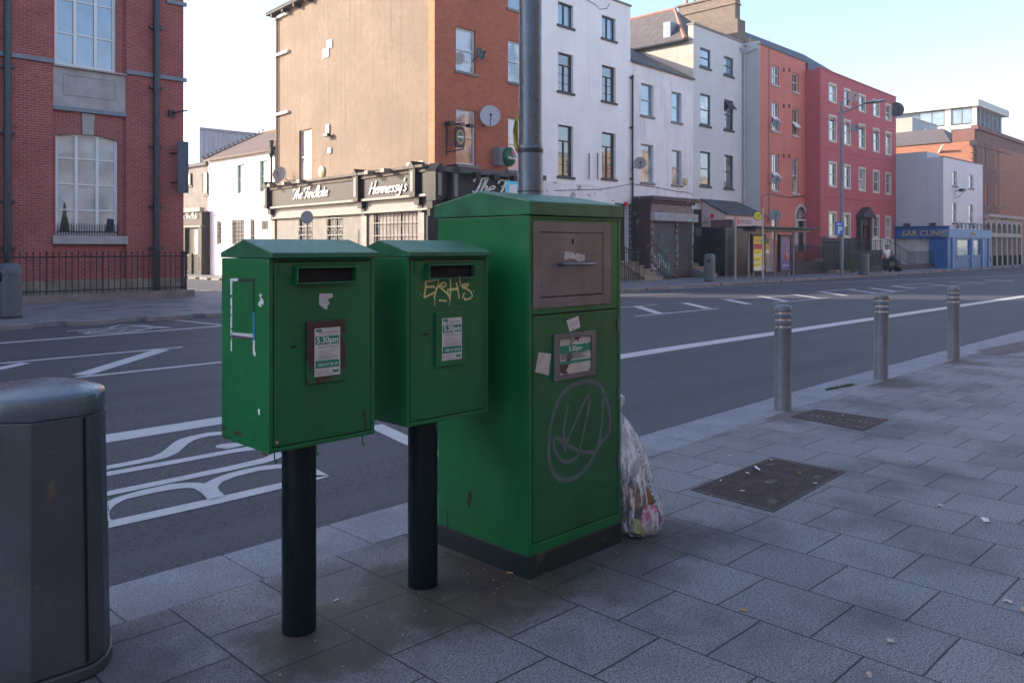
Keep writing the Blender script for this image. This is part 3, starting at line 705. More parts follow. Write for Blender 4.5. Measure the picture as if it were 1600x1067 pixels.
for i, (x, y, z, s_, col) in enumerate(((3.85, 2.85, .26, .075, (.22, .10, .045)), (3.84, 2.87, .33, .05, (.02, .02, .02)), (3.93, 2.81, .19, .055, (.75, .16, .34)), (3.89, 2.80, .13, .045, (.66, .14, .30)), (3.99, 2.84, .075, .055, (.22, .05, .20)), (4.03, 2.88, .14, .05, (.5, .5, .52)), (3.97, 2.83, .15, .06, (.46, .46, .48)),
        (3.84, 2.83, .075, .05, (.34, .36, .10)), (3.90, 2.82, .06, .05, (.42, .40, .38)), (4.04, 2.88, .08, .035, (.50, .06, .05)), (3.83, 2.88, .42, .05, (.34, .31, .30)), (3.85, 2.88, .50, .03, (.60, .50, .08)), (3.95, 2.9, .3, .06, (.4, .4, .44)), (3.88, 2.92, .4, .06, (.45, .4, .38)), (3.93, 2.95, .12, .11, (.20, .19, .20)), (3.90, 2.93, .24, .09, (.24, .22, .22)), (3.97, 2.83, .10, .03, (.55, .25, .06)))):
    b_ = MB(); q_ = [Vector((u*s_*rl.uniform(.6, 1.2), v*s_*.5*rl.uniform(.6, 1.2), w_*s_*rl.uniform(.6, 1.3))) for w_ in (-1, 1) for u, v in ((-1, -1), (1, -1), (1, 1), (-1, 1))]
    from mathutils import Euler
    E_ = Euler((rl.uniform(-.5, .5), rl.uniform(-.6, .6), rl.uniform(-1, 1)))
    q_ = [tuple(E_.to_matrix() @ v + Vector((max(x, BX1+.06), y, max(z, s_*.9)))) for v in q_]; b_.hexa(q_[:4], q_[4:])
    b_.build('crumpled_litter', mat('litter %d' % i, col, .6, var=.4, sc=24), bag, bevel=.012)

# ---------------------------------------------------------------- near litter bin
nb = root('litter_bin', (1.0, 3.62, 0), 'large dark grey litter bin with domed lid at the left edge of the kerb', 'litter bin')
def octring(rx, z, k=1.0, c=(1.0, 3.655)):
    # flat front and back, chamfer towards the camera-left, rounded sides
    P_ = [(-.095,-.26),(.095,-.26),(.135,-.252),(.19,-.21),(.235,-.14),(.262,-.06),(.268,.0),(.262,.06),(.235,.14),(.19,.21),(.135,.252),(.095,.26),(-.095,.26),(-.19,.21),(-.25,.12),(-.265,.02),(-.262,-.06),(-.24,-.14)]
    return [(c[0]+x*rx*k, c[1]+y*rx*k, z) for x, y in P_]
MB().loft([octring(1.0, 0.0), octring(1.0, .045)]).build('base', BINM, nb, bevel=.008)
MB().loft([octring(.965, .05), octring(.965, .10), octring(.90, 1.0)]).build('body', BINM, nb, bevel=.004)
seam = MB()
F3 = lambda x, y, k: (1.0+x*k, 3.655+y*k)
for (x, y) in ((.102, -.2595), (.262, .07)):
    seam.add([(*F3(x, y-.001, .967), .06), (*F3(x+.012, y-.0005, .967), .06), (*F3(x+.012, y-.0005, .902), .995), (*F3(x, y-.001, .902), .995)], [(0,1,2,3)])
seam.build('seam', DARK, nb)
MB().loft([octring(.89, 1.003), octring(.90, 1.008), octring(.90, 1.072), octring(.885, 1.08), octring(.80, 1.090), octring(.65, 1.104), octring(.45, 1.116), octring(.25, 1.123), octring(.08, 1.125)]).build('lid', BINL, nb, smooth=True)
a = MB()
for k_ in range(16):
    an = math.pi*2*k_/16; a.v.append((.742+.018*math.sin(0), 3.56+.10*math.cos(an), .90+.085*math.sin(an)))
a.f.append(tuple(range(16))); 
MB().tube([(.752, 3.56+.10*math.cos(q*math.pi/8), .90+.085*math.sin(q*math.pi/8)) for q in range(17)], .014, 8).build('opening_rim', mat('pale rim', (.52, .52, .52), .3, metal=.5), nb, smooth=True)

# ---------------------------------------------------------------- street furniture: column, bollards, covers
SX, SY = 4.18, 4.0
sc = root('lamp_column', (SX, SY, 0), 'tall grey steel lamp column standing behind the tall green post box', 'lamp column')
MB().lathe([(.088, -.01), (.088, 2.34), (.086, 2.35), (.084, 2.352), (.080, 2.42), (.072, 12.0)], (SX, SY), 40).build('shaft', POLE, sc, smooth=True)
MB().lathe([(.0905, 2.30), (.0905, 2.325), (.089, 2.33)], (SX, SY), 40).build('collar', BLACK, sc, smooth=True)
MB().lathe([(.0895, 2.03), (.0895, 2.037)], (SX, SY), 32).build('strap', BLACK, sc, smooth=True)
fy = MB(); d0 = Vector((-.7071, .7071, 0))
def fp(o, z, t_=0): p = Vector((SX, SY, z)) + d0*(.085+o) + Vector((t_, t_, 0)); return tuple(p)
fy.add([fp(0, 2.60), fp(.0, 2.50, .01), fp(.0, 2.33, .0), fp(.014, 2.30, -.01), fp(.03, 2.36, .012), fp(.036, 2.46, -.008), fp(.02, 2.55, .01)], [(0,1,6), (1,2,4,5,6), (2,3,4)])
fy.build('yellow_wrapper', mat('yellow plastic', (.36, .28, .04), .6, patch=((.14, .11, .03), 20, .5)), sc)
b0 = root('bollard', (0, 0, 0), 'nearest of the three grey bollards with pale rings', 'bollard', 'grey steel bollards along the kerb')
r_ = .085
MB().lathe([(r_+.006, -.005), (r_+.005, .01), (r_, .02), (r_, .835)], n=40).build('shaft', BOLL, b0, smooth=True)
for z0_, z1_ in ((.858, .905), (.928, .975)):
    MB().lathe([(r_-.004, z0_-.001), (r_+.003, z0_+.006), (r_+.003, z1_-.006), (r_-.004, z1_+.001)], n=40).build('ring', BOLL, b0, smooth=True)
MB().lathe([(r_-.012, .83), (r_-.012, 1.0)], n=32).build('core', REFL, b0, smooth=True)
MB().lathe([(r_, .992), (r_+.002, 1.0), (r_, 1.045), (r_*.92, 1.053), (r_*.6, 1.062), (r_*.25, 1.066), (.002, 1.067)], n=40).build('cap', BOLL, b0, smooth=True)
for i, (px_, py_, lab) in enumerate(((1223, 640, None), (1376, 592, 'middle of the three grey bollards, with chipped black paint near its foot'), (1490, 561, 'furthest of the three grey bollards, next to the brown paving strip'))):
    o = b0 if i == 0 else copy_tree(b0)
    q = gp(px_, py_); o.location = (q[0], q[1], 0); o.rotation_euler = ((0, .008, -.006)[i], (.004, -.008, .01)[i], i*1.3)
    if lab: o['label'] = lab

def cover(corners, label, kind):
    P_ = [Vector((*gp(x, y), 0)) for x, y in corners]; cen = sum(P_, Vector())/4
    r = root('manhole_cover', (cen.x, cen.y, 0), label, 'manhole cover')
    def at(u, v, z): return tuple((P_[0]*(1-u)*(1-v)+P_[1]*u*(1-v)+P_[2]*u*v+P_[3]*(1-u)*v) + Vector((0, 0, z)))
    pl = MB(); pl.add([at(0,0,.003), at(1,0,.003), at(1,1,.003), at(0,1,.003)], [(0,1,2,3)]); pl.build('plate', IRON, r)
    g = MB()
    def bar(u0, v0, u1, v1, z0=.003, z1=.0075):
        g.hexa([at(u0,v0,z0), at(u1,v0,z0), at(u1,v1,z0), at(u0,v1,z0)], [at(u0,v0,z1), at(u1,v0,z1), at(u1,v1,z1), at(u0,v1,z1)])
    if kind == 'grid':
        n = 34
        for i in range(n):
            for j in range(n):
                if (abs(i-4) < 2 and abs(j-29) < 2) or (abs(i-29) < 2 and abs(j-4) < 2) or (abs(i-16.5) < 2 and abs(j-16.5) < 2.5) or (abs(i-28) < 2 and abs(j-27) < 2): continue
                u = .02+i*.96/n; v = .02+j*.96/n; e = .96/n; bar(u+e*.18, v+e*.18, u+e*.82, v+e*.82, .003, .006)
    else:
        for q in range(1, 6):
            for k_ in range(40):
                a0 = 2*math.pi*(k_+.12)/40; a1 = 2*math.pi*(k_+.8)/40; R0 = .08*q-.01; R1 = R0+.035
                f = lambda R_, a_: (.5+R_*math.cos(a_), .5+R_*math.sin(a_))
                c_ = [f(R0, a0), f(R1, a0), f(R1, a1), f(R0, a1)]
                g.hexa([at(u, v, .003) for u, v in c_], [at(u, v, .0065) for u, v in c_])
        for i in range(16):
            for j in range(16):
                u, v = (i+.5)/16, (j+.5)/16
                if math.hypot(u-.5, v-.5) > .46: bar(u-.02, v-.02, u+.02, v+.02, .003, .006)
    g.build('tread_pattern', IRON, r)
    e = MB()
    for a_, b_ in (((-.012,-.012),(1.012,0)), ((-.012,1),(1.012,1.012)), ((-.012,0),(0,1)), ((1,0),(1.012,1))):
        (u0, v0), (u1, v1) = a_, b_
        e.hexa([at(u0,v0,.001), at(u1,v0,.001), at(u1,v1,.001), at(u0,v1,.001)], [at(u0,v0,.0055), at(u1,v0,.0055), at(u1,v1,.0055), at(u0,v1,.0055)])
    e.build('rim', IRON, r)
    return r
cover([(1082,765),(1208,799),(1318,738),(1205,716)], 'nearer, larger square grid cover strewn with cigarette ends', 'grid')
cover([(1236,651),(1348,673),(1387,656),(1276,640)], 'smaller brown cover with ring pattern beside the nearest bollard', 'ring')
sp_ = MB()
P_ = [Vector((*gp(x, y), 0)) for x, y in ((1524,548),(1561,556),(1660,537),(1620,529))]
for i in range(7):
    for j in range(26):
        u0, u1, v0, v1 = (i+.08)/7, (i+.92)/7, (j+.08)/26, (j+.92)/26
        at = lambda u, v, z: tuple((P_[0]*(1-u)*(1-v)+P_[1]*u*(1-v)+P_[2]*u*v+P_[3]*(1-u)*v)+Vector((0,0,z)))
        sp_.hexa([at(u0,v0,.0), at(u1,v0,.0), at(u1,v1,.0), at(u0,v1,.0)], [at(u0,v0,.006), at(u1,v0,.006), at(u1,v1,.006), at(u0,v1,.006)])
tag(sp_.build('sett_strip', mat('brown setts', (.13, .12, .12), .8, var=.3, sc=6)), kind='structure')

# cigarette ends and scraps
def scrap(name, px_, py_, col, l, wd, h, label, cat, group, ang, z=0.001):
    x, y = gp(px_, py_); c_, s_ = math.cos(ang), math.sin(ang); mb = MB()
    if name == 'cigarette_end': mb.tube([(x-c_*l/2, y-s_*l/2, z+wd/2), (x+c_*l/2, y+s_*l/2, z+wd/2)], wd/2, 7)
    else:
        n = 8; top = []
        for k_ in range(n):
            a_ = 2*math.pi*k_/n; q = random.uniform(.6, 1.1); u = l/2*q*math.cos(a_); v = wd/2*q*math.sin(a_)
            top.append((x+c_*u-s_*v, y+s_*u+c_*v, z+random.uniform(.001, h)))
        mb.add(top + [(x, y, z+h)], [(i, (i+1) % n, n) for i in range(n)])
    o = mb.build(name, mat('scrap %s' % str(col), col, .7)); tag(o, label, cat, group); return o
TAN = (.50, .26, .10); WHT = (.66, .64, .60)
butts = [(1161,954,TAN,'on the open slabs in the middle foreground'), (1421,721,TAN,'on slabs right of the grid cover'), (1449,719,TAN,'near another end right of the grid cover'), (797,896,TAN,'against the left foot of the tall green box'),
         (1249,741,TAN,'on the right part of the grid cover'), (1199,756,TAN,'at the centre of the grid cover'), (1126,753,WHT,'on the left edge of the grid cover'), (1168,741,WHT,'on the upper left of the grid cover'), (1160,769,WHT,'on the lower left of the grid cover'),
         (1205,720,WHT,'on the far corner of the grid cover'), (1274,757,WHT,'on the right edge of the grid cover'), (1112,775,TAN,'just off the near corner of the grid cover'), (1355,675,TAN,'just beside the ring pattern cover'), (1316,650,WHT,'on the ring pattern cover'),
         (525,939,WHT,'between the two round posts'), (477,986,TAN,'at the foot of the front left post'), (1470,790,WHT,'on slabs left of the white paper scrap'), (1141,712,WHT,'just beyond the grid cover')]
for x, y, c_, where in butts:
    z = .0075 if 'grid cover' in where and 'off' not in where and 'beyond' not in where and 'right of' not in where else .001
    scrap('cigarette_end', x, y, c_, .03, .009, .008, '%s cigarette end lying %s' % ('tan' if c_ == TAN else 'white', where), 'cigarette end', 'cigarette ends on the pavement', random.uniform(0, 3), z)
scrap('paper_scrap', 1540, 814, WHT, .09, .05, .02, 'crumpled white paper scrap on the slabs at the right', 'paper scrap', None, .4)
scrap('paper_scrap', 1575, 941, (.50, .42, .38), .06, .03, .012, 'small pinkish scrap near the right edge of the pavement', 'paper scrap', None, 1.4)
scrap('dry_leaf', 1391, 1003, (.40, .34, .30), .045, .03, .012, 'small pale leaf on the slabs in the right foreground', 'leaf', None, 1.0)
scrap('dry_leaf', 1598, 953, (.46, .32, .20), .06, .03, .012, 'brown leaf cut by the right edge of the photo', 'leaf', None, .2)
scrap('dry_leaf', 1359, 1056, (.42, .33, .26), .045, .03, .012, 'small leaf at the bottom edge of the photo', 'leaf', None, .2)
scrap('paper_scrap', 1183, 735, WHT, .12, .04, .02, 'twisted white scrap on the upper part of the grid cover', 'paper scrap', None, .7, .008)
# weeds in a joint by the kerb
gr = MB()
for i in range(420):
    t_ = random.random(); x, y = gp(1290+45*t_+random.uniform(-5, 5)*t_, 610-9*t_+random.uniform(-1, 1)*(.3+t_))
    a_ = random.uniform(0, 6.3); h_ = random.uniform(.01, .035); q = .004
    gr.add([(x-q*math.cos(a_), y-q*math.sin(a_), 0), (x+q*math.cos(a_), y+q*math.sin(a_), 0), (x+.02*math.sin(a_), y-.02*math.cos(a_), h_)], [(0,1,2)])
tag(gr.build('grass', LEAF), 'green weeds growing in a joint between two bollards', 'weeds', kind='stuff')
gt = MB(); rg = random.Random(3)
for i in range(420):
    cx_, cy_, sp = rg.choice(((1.95, 3.1, .35), (2.6, 3.15, .4), (3.0, 2.95, .3), (3.5, 2.78, .35), (3.95, 2.75, .3), (2.3, 3.3, .7), (7.7, 3.9, .25), (10.4, 4.0, .3), (4.5, 2.4, 1.5)))
    x = cx_+rg.gauss(0, sp); y = cy_+rg.gauss(0, sp*.6); s_ = rg.uniform(.002, .006)
    if BX0-.01 < x < BX1+.01 and BY0-.01 < y < BY1+.01: continue
    gt.add([(x-s_, y-s_, .0005), (x+s_, y-s_*.6, .0005), (x, y+s_, .0005), (x, y, s_*.9)], [(0,1,3), (1,2,3), (2,0,3)])
tag(gt.build('grit', mat('pale grit', (.30, .27, .23), .9, var=.6, sc=40)), 'scattered grit and crumbs round the post feet', 'grit', kind='stuff')
# ================================================================ BUILDINGS
def wall(F, s0, s1, z0, z1, holes, m, parent, depth=.18, name='wall', n0=0, extra=None):
    mb = MB(); ss = sorted({s0, s1, *[v for h in holes for v in h[:2] if s0 < v < s1]}); zz = sorted({z0, z1, *[v for h in holes for v in h[2:4] if z0 < v < z1]})
    for a, b in zip(ss, ss[1:]):
        for c, d in zip(zz, zz[1:]):
            cs, cz = (a+b)/2, (c+d)/2
            if any(h[0] < cs < h[1] and h[2] < cz < h[3] for h in holes): continue
            mb.quad(F.w(a,c,n0), F.w(b,c,n0), F.w(b,d,n0), F.w(a,d,n0))
    for h in holes:
        a, b, c, d = h[:4]; D = n0-depth-.03
        mb.quad(F.w(a,c,n0), F.w(a,d,n0), F.w(a,d,D), F.w(a,c,D)); mb.quad(F.w(b,c,n0), F.w(b,d,n0), F.w(b,d,D), F.w(b,c,D))
        mb.quad(F.w(a,d,n0), F.w(b,d,n0), F.w(b,d,D), F.w(a,d,D)); mb.quad(F.w(a,c,n0), F.w(b,c,n0), F.w(b,c,D), F.w(a,c,D))
    if extra: extra(mb)
    return mb.build(name, m, parent)
def window(F, h, parent, fm, gm, sill=None, style='sash', depth=.15, surround=None, fw=.055, n0=0, open_=0, sillh=.11, name='window'):
    a, b, c, d = h[:4]; D = n0-depth; e = .004; a += e; b -= e; c += e; d -= e; mb = MB()
    mb.fbox(F, a, a+fw, c, d, D, D+.05); mb.fbox(F, b-fw, b, c, d, D, D+.05)
    mb.fbox(F, a+fw, b-fw, c, c+fw*1.2, D, D+.05); mb.fbox(F, a+fw, b-fw, d-fw, d, D, D+.05)
    mid = (c+d)/2; cm = (a+b)/2
    if style in ('sash', 'sash2'): mb.fbox(F, a+fw, b-fw, mid-.022, mid+.025, D, D+.06)
    if style == 'sash2': mb.fbox(F, cm-.012, cm+.012, c+fw, mid-.022, D, D+.035); mb.fbox(F, cm-.012, cm+.012, mid+.025, d-fw, D, D+.035)
    if style == 'pair': mb.fbox(F, cm-.03, cm+.03, c+fw, d-fw, D, D+.055)
    if style == 'tall':
        q = d-(d-c)*.30; mb.fbox(F, a+fw, b-fw, q-.03, q+.03, D, D+.055); mb.fbox(F, cm-.03, cm+.03, c+fw, q-.03, D, D+.055)
        for k_ in (.33, .66): mb.fbox(F, a+fw, cm-.03, c+(q-c)*k_-.01, c+(q-c)*k_+.01, D, D+.03); mb.fbox(F, cm+.03, b-fw, c+(q-c)*k_-.01, c+(q-c)*k_+.01, D, D+.03)
    if style.startswith('grid'):
        nx, nz = int(style[4]), int(style[5:])
        for i in range(1, nx):
            q = a+(b-a)*i/nx; mb.fbox(F, q-.045, q+.045, c+fw, d-fw, D, D+.06)
        for j in range(1, nz):
            q = c+(d-c)*j/nz
            for i in range(nx):
                l = a+(b-a)*i/nx+(.045 if i else fw); r = a+(b-a)*(i+1)/nx-(.045 if i < nx-1 else fw); mb.fbox(F, l, r, q-.022, q+.022, D, D+.045)
    o = mb.build(name, fm, parent)
    MB().fbox(F, a+.01, b-.01, c+.01, d-.01, D-.012, D+.012).build('pane', gm, o)
    if sill:
        MB().fbox(F, a-.10, b+.10, c-sillh-.002, c-.004, n0-.12, n0+.07).build('sill', sill, o)
    if surround:
        t_ = .14; mb = MB()
        mb.fbox(F, a-t_, a-.002, c-t_*.9, d+t_, n0-.05, n0+.03); mb.fbox(F, b+.002, b+t_, c-t_*.9, d+t_, n0-.05, n0+.03)
        mb.fbox(F, a-.002, b+.002, d+.002, d+t_, n0-.05, n0+.03); mb.fbox(F, a-.002, b+.002, c-t_*.9, c-.004, n0-.05, n0+.05)
        mb.build('surround', surround, o)
    if open_:
        z_ = mid if open_ > 0 else d-fw; l = abs(open_)
        MB().hexa([F.w(a+fw, z_-l*.8, D+.05+l*.6), F.w(b-fw, z_-l*.8, D+.05+l*.6), F.w(b-fw, z_-l*.8, D+.08+l*.6), F.w(a+fw, z_-l*.8, D+.08+l*.6)],
                  [F.w(a+fw, z_, D+.055), F.w(b-fw, z_, D+.055), F.w(b-fw, z_, D+.085), F.w(a+fw, z_, D+.085)]).build('open_sash', fm, o)
    return o
def hp(F, xl, xr, yt, yb):
    s0, z1 = F.px(xl, yt); s1, _ = F.px(xr, yt); _, z0 = F.px(xl, yb); return (s0, s1, z0, z1)
def shell(F, s0, s1, z1, depth, m, parent, name='shell', z0=-.14, front=-.25):
    """the rest of the building block behind its front wall"""
    a, b, c, d = F.w(s0,0,0), F.w(s1,0,0), F.w(s1,0,-depth), F.w(s0,0,-depth)
    mb = MB()
    f = [F.w(s0,0,front), F.w(s1,0,front)]
    mb.quad((*a[:2],z0),(*d[:2],z0),(*d[:2],z1),(*a[:2],z1)); mb.quad((*b[:2],z0),(*c[:2],z0),(*c[:2],z1),(*b[:2],z1))
    mb.quad((*d[:2],z0),(*c[:2],z0),(*c[:2],z1),(*d[:2],z1)); mb.quad((*a[:2],z1),(*b[:2],z1),(*c[:2],z1),(*d[:2],z1))
    return mb.build(name, m, parent)
def downpipe(F, s, z0, z1, parent, m=BLACK, r_=.055, n=.10, brackets=()):
    mb = MB().tube([F.w(s, z0, n), F.w(s, z1, n)], r_, 12)
    for z in brackets: mb.fbox(F, s-r_*2.1, s+r_*2.1, z-.035, z+.035, 0.0, n); mb.tube([F.w(s, z-.07, n), F.w(s, z+.07, n)], r_*1.28, 12)
    return mb.build('downpipe', m, parent, smooth=True)
GLY = {'a': ([[(.9,.9),(.5,1),(.12,.6),(.15,.15),(.5,0),(.85,.4),(.9,.95),(.85,.2),(1.15,.08)]], 1.1), 'd': ([[(.9,.9),(.5,1),(.12,.6),(.15,.15),(.5,0),(.85,.4),(.95,2.0)],[(.9,1),(.85,.2),(1.15,.08)]], 1.1),
 'e': ([[(.0,.4),(.6,.6),(.8,.85),(.5,1),(.15,.7),(.12,.25),(.45,0),(.95,.25)]], .92), 'h': ([[(.1,0),(.15,1),(.3,2),(.5,1.85),(.15,.5),(.5,.95),(.75,.8),(.7,.15),(1.0,.05)]], 1.0),
 'i': ([[(.1,1),(.1,.2),(.4,.05)],[(.12,1.45),(.18,1.6)]], .45), 'l': ([[(.05,.3),(.4,1.3),(.32,2.0),(.14,1.8),(.12,.2),(.42,.05)]], .5), 'n': ([[(.1,1),(.1,0),(.2,.6),(.5,1),(.75,.8),(.7,.15),(1,.05)]], 1.0),
 'r': ([[(.1,1),(.1,0),(.2,.6),(.5,1),(.78,.88)]], .8), 's': ([[(.7,.85),(.4,1),(.2,.75),(.65,.35),(.4,0),(.05,.15)]], .8), 't': ([[(.35,1.6),(.18,.3),(.35,0),(.65,.15)],[(.0,1),(.62,1.05)]], .65),
 'y': ([[(.1,1),(.15,.3),(.5,.15),(.8,1),(.65,-.4),(.3,-.75),(.0,-.5)]], .95), 'T': ([[(-.3,1.4),(-.1,1.85),(.5,1.8),(1.35,2.0)],[(.7,1.85),(.6,.6),(.35,0),(.0,.15)]], 1.0),
 'F': ([[(-.3,1.4),(-.1,1.85),(.5,1.8),(1.35,2.0)],[(.7,1.85),(.6,.6),(.35,0),(.0,.15)],[(.3,1.0),(1.0,1.1)]], 1.1), 'H': ([[(.2,1.85),(.25,.9),(.1,0)],[(1.15,2.0),(1.05,.9),(1.1,.0),(1.3,.1)],[(.0,.85),(1.2,1.05)]], 1.35), "'": ([[(.15,2),(.1,1.6)]], .3), ' ': ([], .5)}
def script(t, size, F, q, z, n, m, name, par, sx=1.0, ext=.03):
    """brush lettering: raised strokes, one mesh per word"""
    k = size*.42; wd = size*.09; tot = sum(GLY[c][1] for c in t)*k*sx; x = q-tot/2; mb = MB()
    for c in t:
        for st in GLY[c][0]:
            P_ = [Vector((x+(u+v*.34)*k*sx, z+(v-.9)*k)) for u, v in st]; Q = []
            for i in range(len(P_)-1):
                p0, p1, p2, p3 = P_[max(i-1, 0)], P_[i], P_[i+1], P_[min(i+2, len(P_)-1)]
                for j in range(3): u = j/3; Q.append(.5*((2*p1)+(-p0+p2)*u+(2*p0-5*p1+4*p2-p3)*u*u+(-p0+3*p1-3*p2+p3)*u**3))
            Q.append(P_[-1])
            for a_, b_ in zip(Q, Q[1:]):
                t_ = (b_-a_).normalized(); h_ = Vector((-t_.y, t_.x))*wd/2*(1.25 if abs(t_.y) > .7 else .8); e_ = t_*wd*.2
                mb.fprism(F, [tuple(a_-e_+h_), tuple(a_-e_-h_), tuple(b_+e_-h_), tuple(b_+e_+h_)], n, n+ext)
        x += GLY[c][1]*k*sx
    return mb.build(name, m, par)

GRG = mat('dark room behind grille', (.035, .033, .035), .6, var=.6, sc=3)
# ---- left red brick building --------------------------------------------------
FL = Plane((12.15, 28.0), .4)
BRL = brick('dark red brick', (.38, .070, .052), (.25, .046, .042), (.34, .20, .18), var=.3)
LST = mat('pale limestone', (.36, .33, .31), .8, var=.18, sc=2, bmp=.15, streak=.4, grime=.3)
lb = root('brick_building', FL.w(-5, 0), 'large dark red brick building with tall white grid windows on the left street corner', 'building')
sb0, sb1 = FL.px(83)[0], FL.px(197)[0]
wl_ = (FL.px(88.5)[0], FL.px(187.5)[0], FL.px(88, 368)[1], FL.px(88, 209)[1])
wu_ = (FL.px(87)[0], FL.px(184.5)[0], FL.px(87, 101)[1], 13.6)
REC = -.12
bays = [(sb0, sb1)]; step = sb1-sb0+5.4
for i in range(1, 6): bays.append((sb0-step*i, sb1-step*i))
zplt = .62
pieces = [(bays[0][1], 0)] + [(bays[i+1][1], bays[i][0]) for i in range(5)] + [(-60, bays[5][0])]
mb = MB()
for a, b in pieces: mb.fbox(FL, a, b, zplt, 17, -.4, 0)
mb.build('wall', BRL, lb)
for i, (a, b) in enumerate(bays):
    dx = -step*i; h1 = (wl_[0]+dx, wl_[1]+dx, wl_[2], wl_[3]); h2 = (wu_[0]+dx, wu_[1]+dx, wu_[2], wu_[3])
    def arch(mb, a=a, b=b, h1=h1):
        zt = h1[3]; n = 14      # segmental head under the flat opening top
        for k_ in range(n):
            x0 = h1[0]+(h1[1]-h1[0])*k_/n; x1 = h1[0]+(h1[1]-h1[0])*(k_+1)/n
            f = lambda x: zt-.23*((x-(h1[0]+h1[1])/2)/((h1[1]-h1[0])/2))**2
            mb.add([FL.w(x0, zt, REC), FL.w(x1, zt, REC), FL.w(x1, f(x1), REC), FL.w(x0, f(x0), REC)], [(0,1,2,3)])
            mb.add([FL.w(x0, f(x0), REC), FL.w(x1, f(x1), REC), FL.w(x1, f(x1), REC-.2), FL.w(x0, f(x0), REC-.2)], [(0,1,2,3)])
    h1a = (h1[0], h1[1], h1[2], h1[3]+.10)
    zp1 = FL.px(83, 104)[1]; zp0 = FL.px(83, 164)[1]
    wall(FL, a, b, zplt, 17, [h1a, h2], BRL, lb, name='recessed_bay', n0=REC, extra=lambda mb, h=h1a: None)
    am = MB(); arch_h = h1a
    zt = h1a[3]; n = 14
    for k_ in range(n):
        x0 = h1a[0]+(h1a[1]-h1a[0])*k_/n; x1 = h1a[0]+(h1a[1]-h1a[0])*(k_+1)/n; f = lambda x: zt-.02-.13*((x-(h1a[0]+h1a[1])/2)/((h1a[1]-h1a[0])/2))**2
        am.add([FL.w(x0, zt, REC), FL.w(x1, zt, REC), FL.w(x1, f(x1), REC), FL.w(x0, f(x0), REC), FL.w(x0, zt, REC-.2), FL.w(x1, zt, REC-.2), FL.w(x1, f(x1), REC-.2), FL.w(x0, f(x0), REC-.2)], [(0,1,2,3), (3,2,6,7)])
    am.build('arch_head', BRL, lb)
    window(FL, h1a, lb, WHITEF, GLL, style='grid34', n0=REC, fw=.10)
    window(FL, h2, lb, WHITEF, GLB, style='grid36', n0=REC, fw=.10)
    wg = MB(); wg.fbox(FL, h1[0]+.02, h1[1]-.02, h1[2]+.10, h1[2]+.14, REC+.02, REC+.06)
    for k_ in range(24): q = h1[0]+.06+(h1[1]-h1[0]-.12)*k_/23; wg.tube([FL.w(q, h1[2]-.003, REC+.04), FL.w(q, h1[2]+.38, REC+.04)], .012, 4)
    wg.build('window_guard', BLACK, lb)
    if i == 0:
        for q0, q1, hh_, cc in ((.15, .45, .5, (.20, .20, .06)), (.5, .72, .35, (.45, .44, .42)), (1.15, 1.35, .3, (.40, .45, .5)), (1.5, 1.95, .45, (.02, .03, .04)), (2.3, 2.45, .55, (.42, .42, .40)), (2.5, 2.7, .48, (.5, .5, .5)), (.2, .4, .95, (.10, .16, .08))):
            wg = MB(); s_ = h1[0]+q0; e_ = h1[0]+q1; wg.fprism(FL, [(s_, h1[2]+.12), (e_, h1[2]+.12), (e_-.06, h1[2]+.12+hh_*.9), (s_+.08, h1[2]+.12+hh_)], REC-.137, REC-.125); wg.build('window_display', mat('display %.2f' % q0, mul(cc, .55), .5), lb)
    MB().fbox(FL, h1[0]-.12, h1[1]+.22, h1[2]-.26, h1[2]-.004, REC-.1, .09).build('window_sill', LST, lb)
    MB().fbox(FL, a, b, zp1+.02, h2[2]-.003, REC-.1, .09).build('window_sill', LST, lb)
    sp2 = MB(); sp2.fbox(FL, a, b, zp0, zp1+.018, REC-.1, -.03); sp2.fbox(FL, a+.3, b-.3, zp0+.36, zp0+.39, -.03, -.01); sp2.fbox(FL, a+.3, b-.3, zp1-.2, zp1-.17, -.03, -.01)
    sp2.fbox(FL, a+.3, a+.33, zp0+.39, zp1-.2, -.03, -.01); sp2.fbox(FL, b-.33, b-.3, zp0+.39, zp1-.2, -.03, -.01); sp2.build('stone_panel', LST, lb)
    MB().fbox(FL, a, b, zp0-.13, zp0-.004, REC-.05, .02).build('string_course', mat('lead grey moulding', (.17, .19, .22), .6, bmp=.1), lb)
    cmid = (h1[0]+h1[1])/2
    MB().fprism(FL, [(cmid-.16, h1a[3]-.04), (cmid+.16, h1a[3]-.04), (cmid+.19, zp0-.15), (cmid-.19, zp0-.15)], REC-.05, REC+.05).build('keystone', LST, lb)
    vs_ = MB()
    for k_ in range(24):
        if abs(k_-11.5) < 2: continue
        u = (k_-11.5)/12; x0 = cmid+u*1.05; x1 = cmid+u*1.32
        vs_.fprism(FL, [(x0-.004, zt-.06-.2*u*u), (x0+.008, zt-.06-.2*u*u), (x1+.008, zt+.55), (x1-.004, zt+.55)], REC, REC+.003)
    vs_.build('brick_arch_joints', mat('pale mortar', (.30, .20, .19), .9), lb)
ZS = FL.px(0, 84)[1]
sc_ = MB()
for a, b in [(bays[0][1]+.0, .08)] + [(bays[i+1][1], bays[i][0]) for i in range(5)]: sc_.fbox(FL, a, b, ZS-.07, ZS+.06, 0, .08)
z2_ = FL.px(250, 0)[1]; sc_.fbox(FL, bays[0][1]+1.3, .08, z2_-.07, z2_+.06, 0, .08)
sc_.pieces('string_course', MATS['lead grey moulding'], lb)
pm = MB(); pm.fbox(FL, -60, .04, -.14, zplt, -.4, .05); pm.build('stone_plinth', mat('mossy stone plinth', (.24, .20, .15), .85, var=.35, sc=2, bmp=.3, grime=.5), lb)
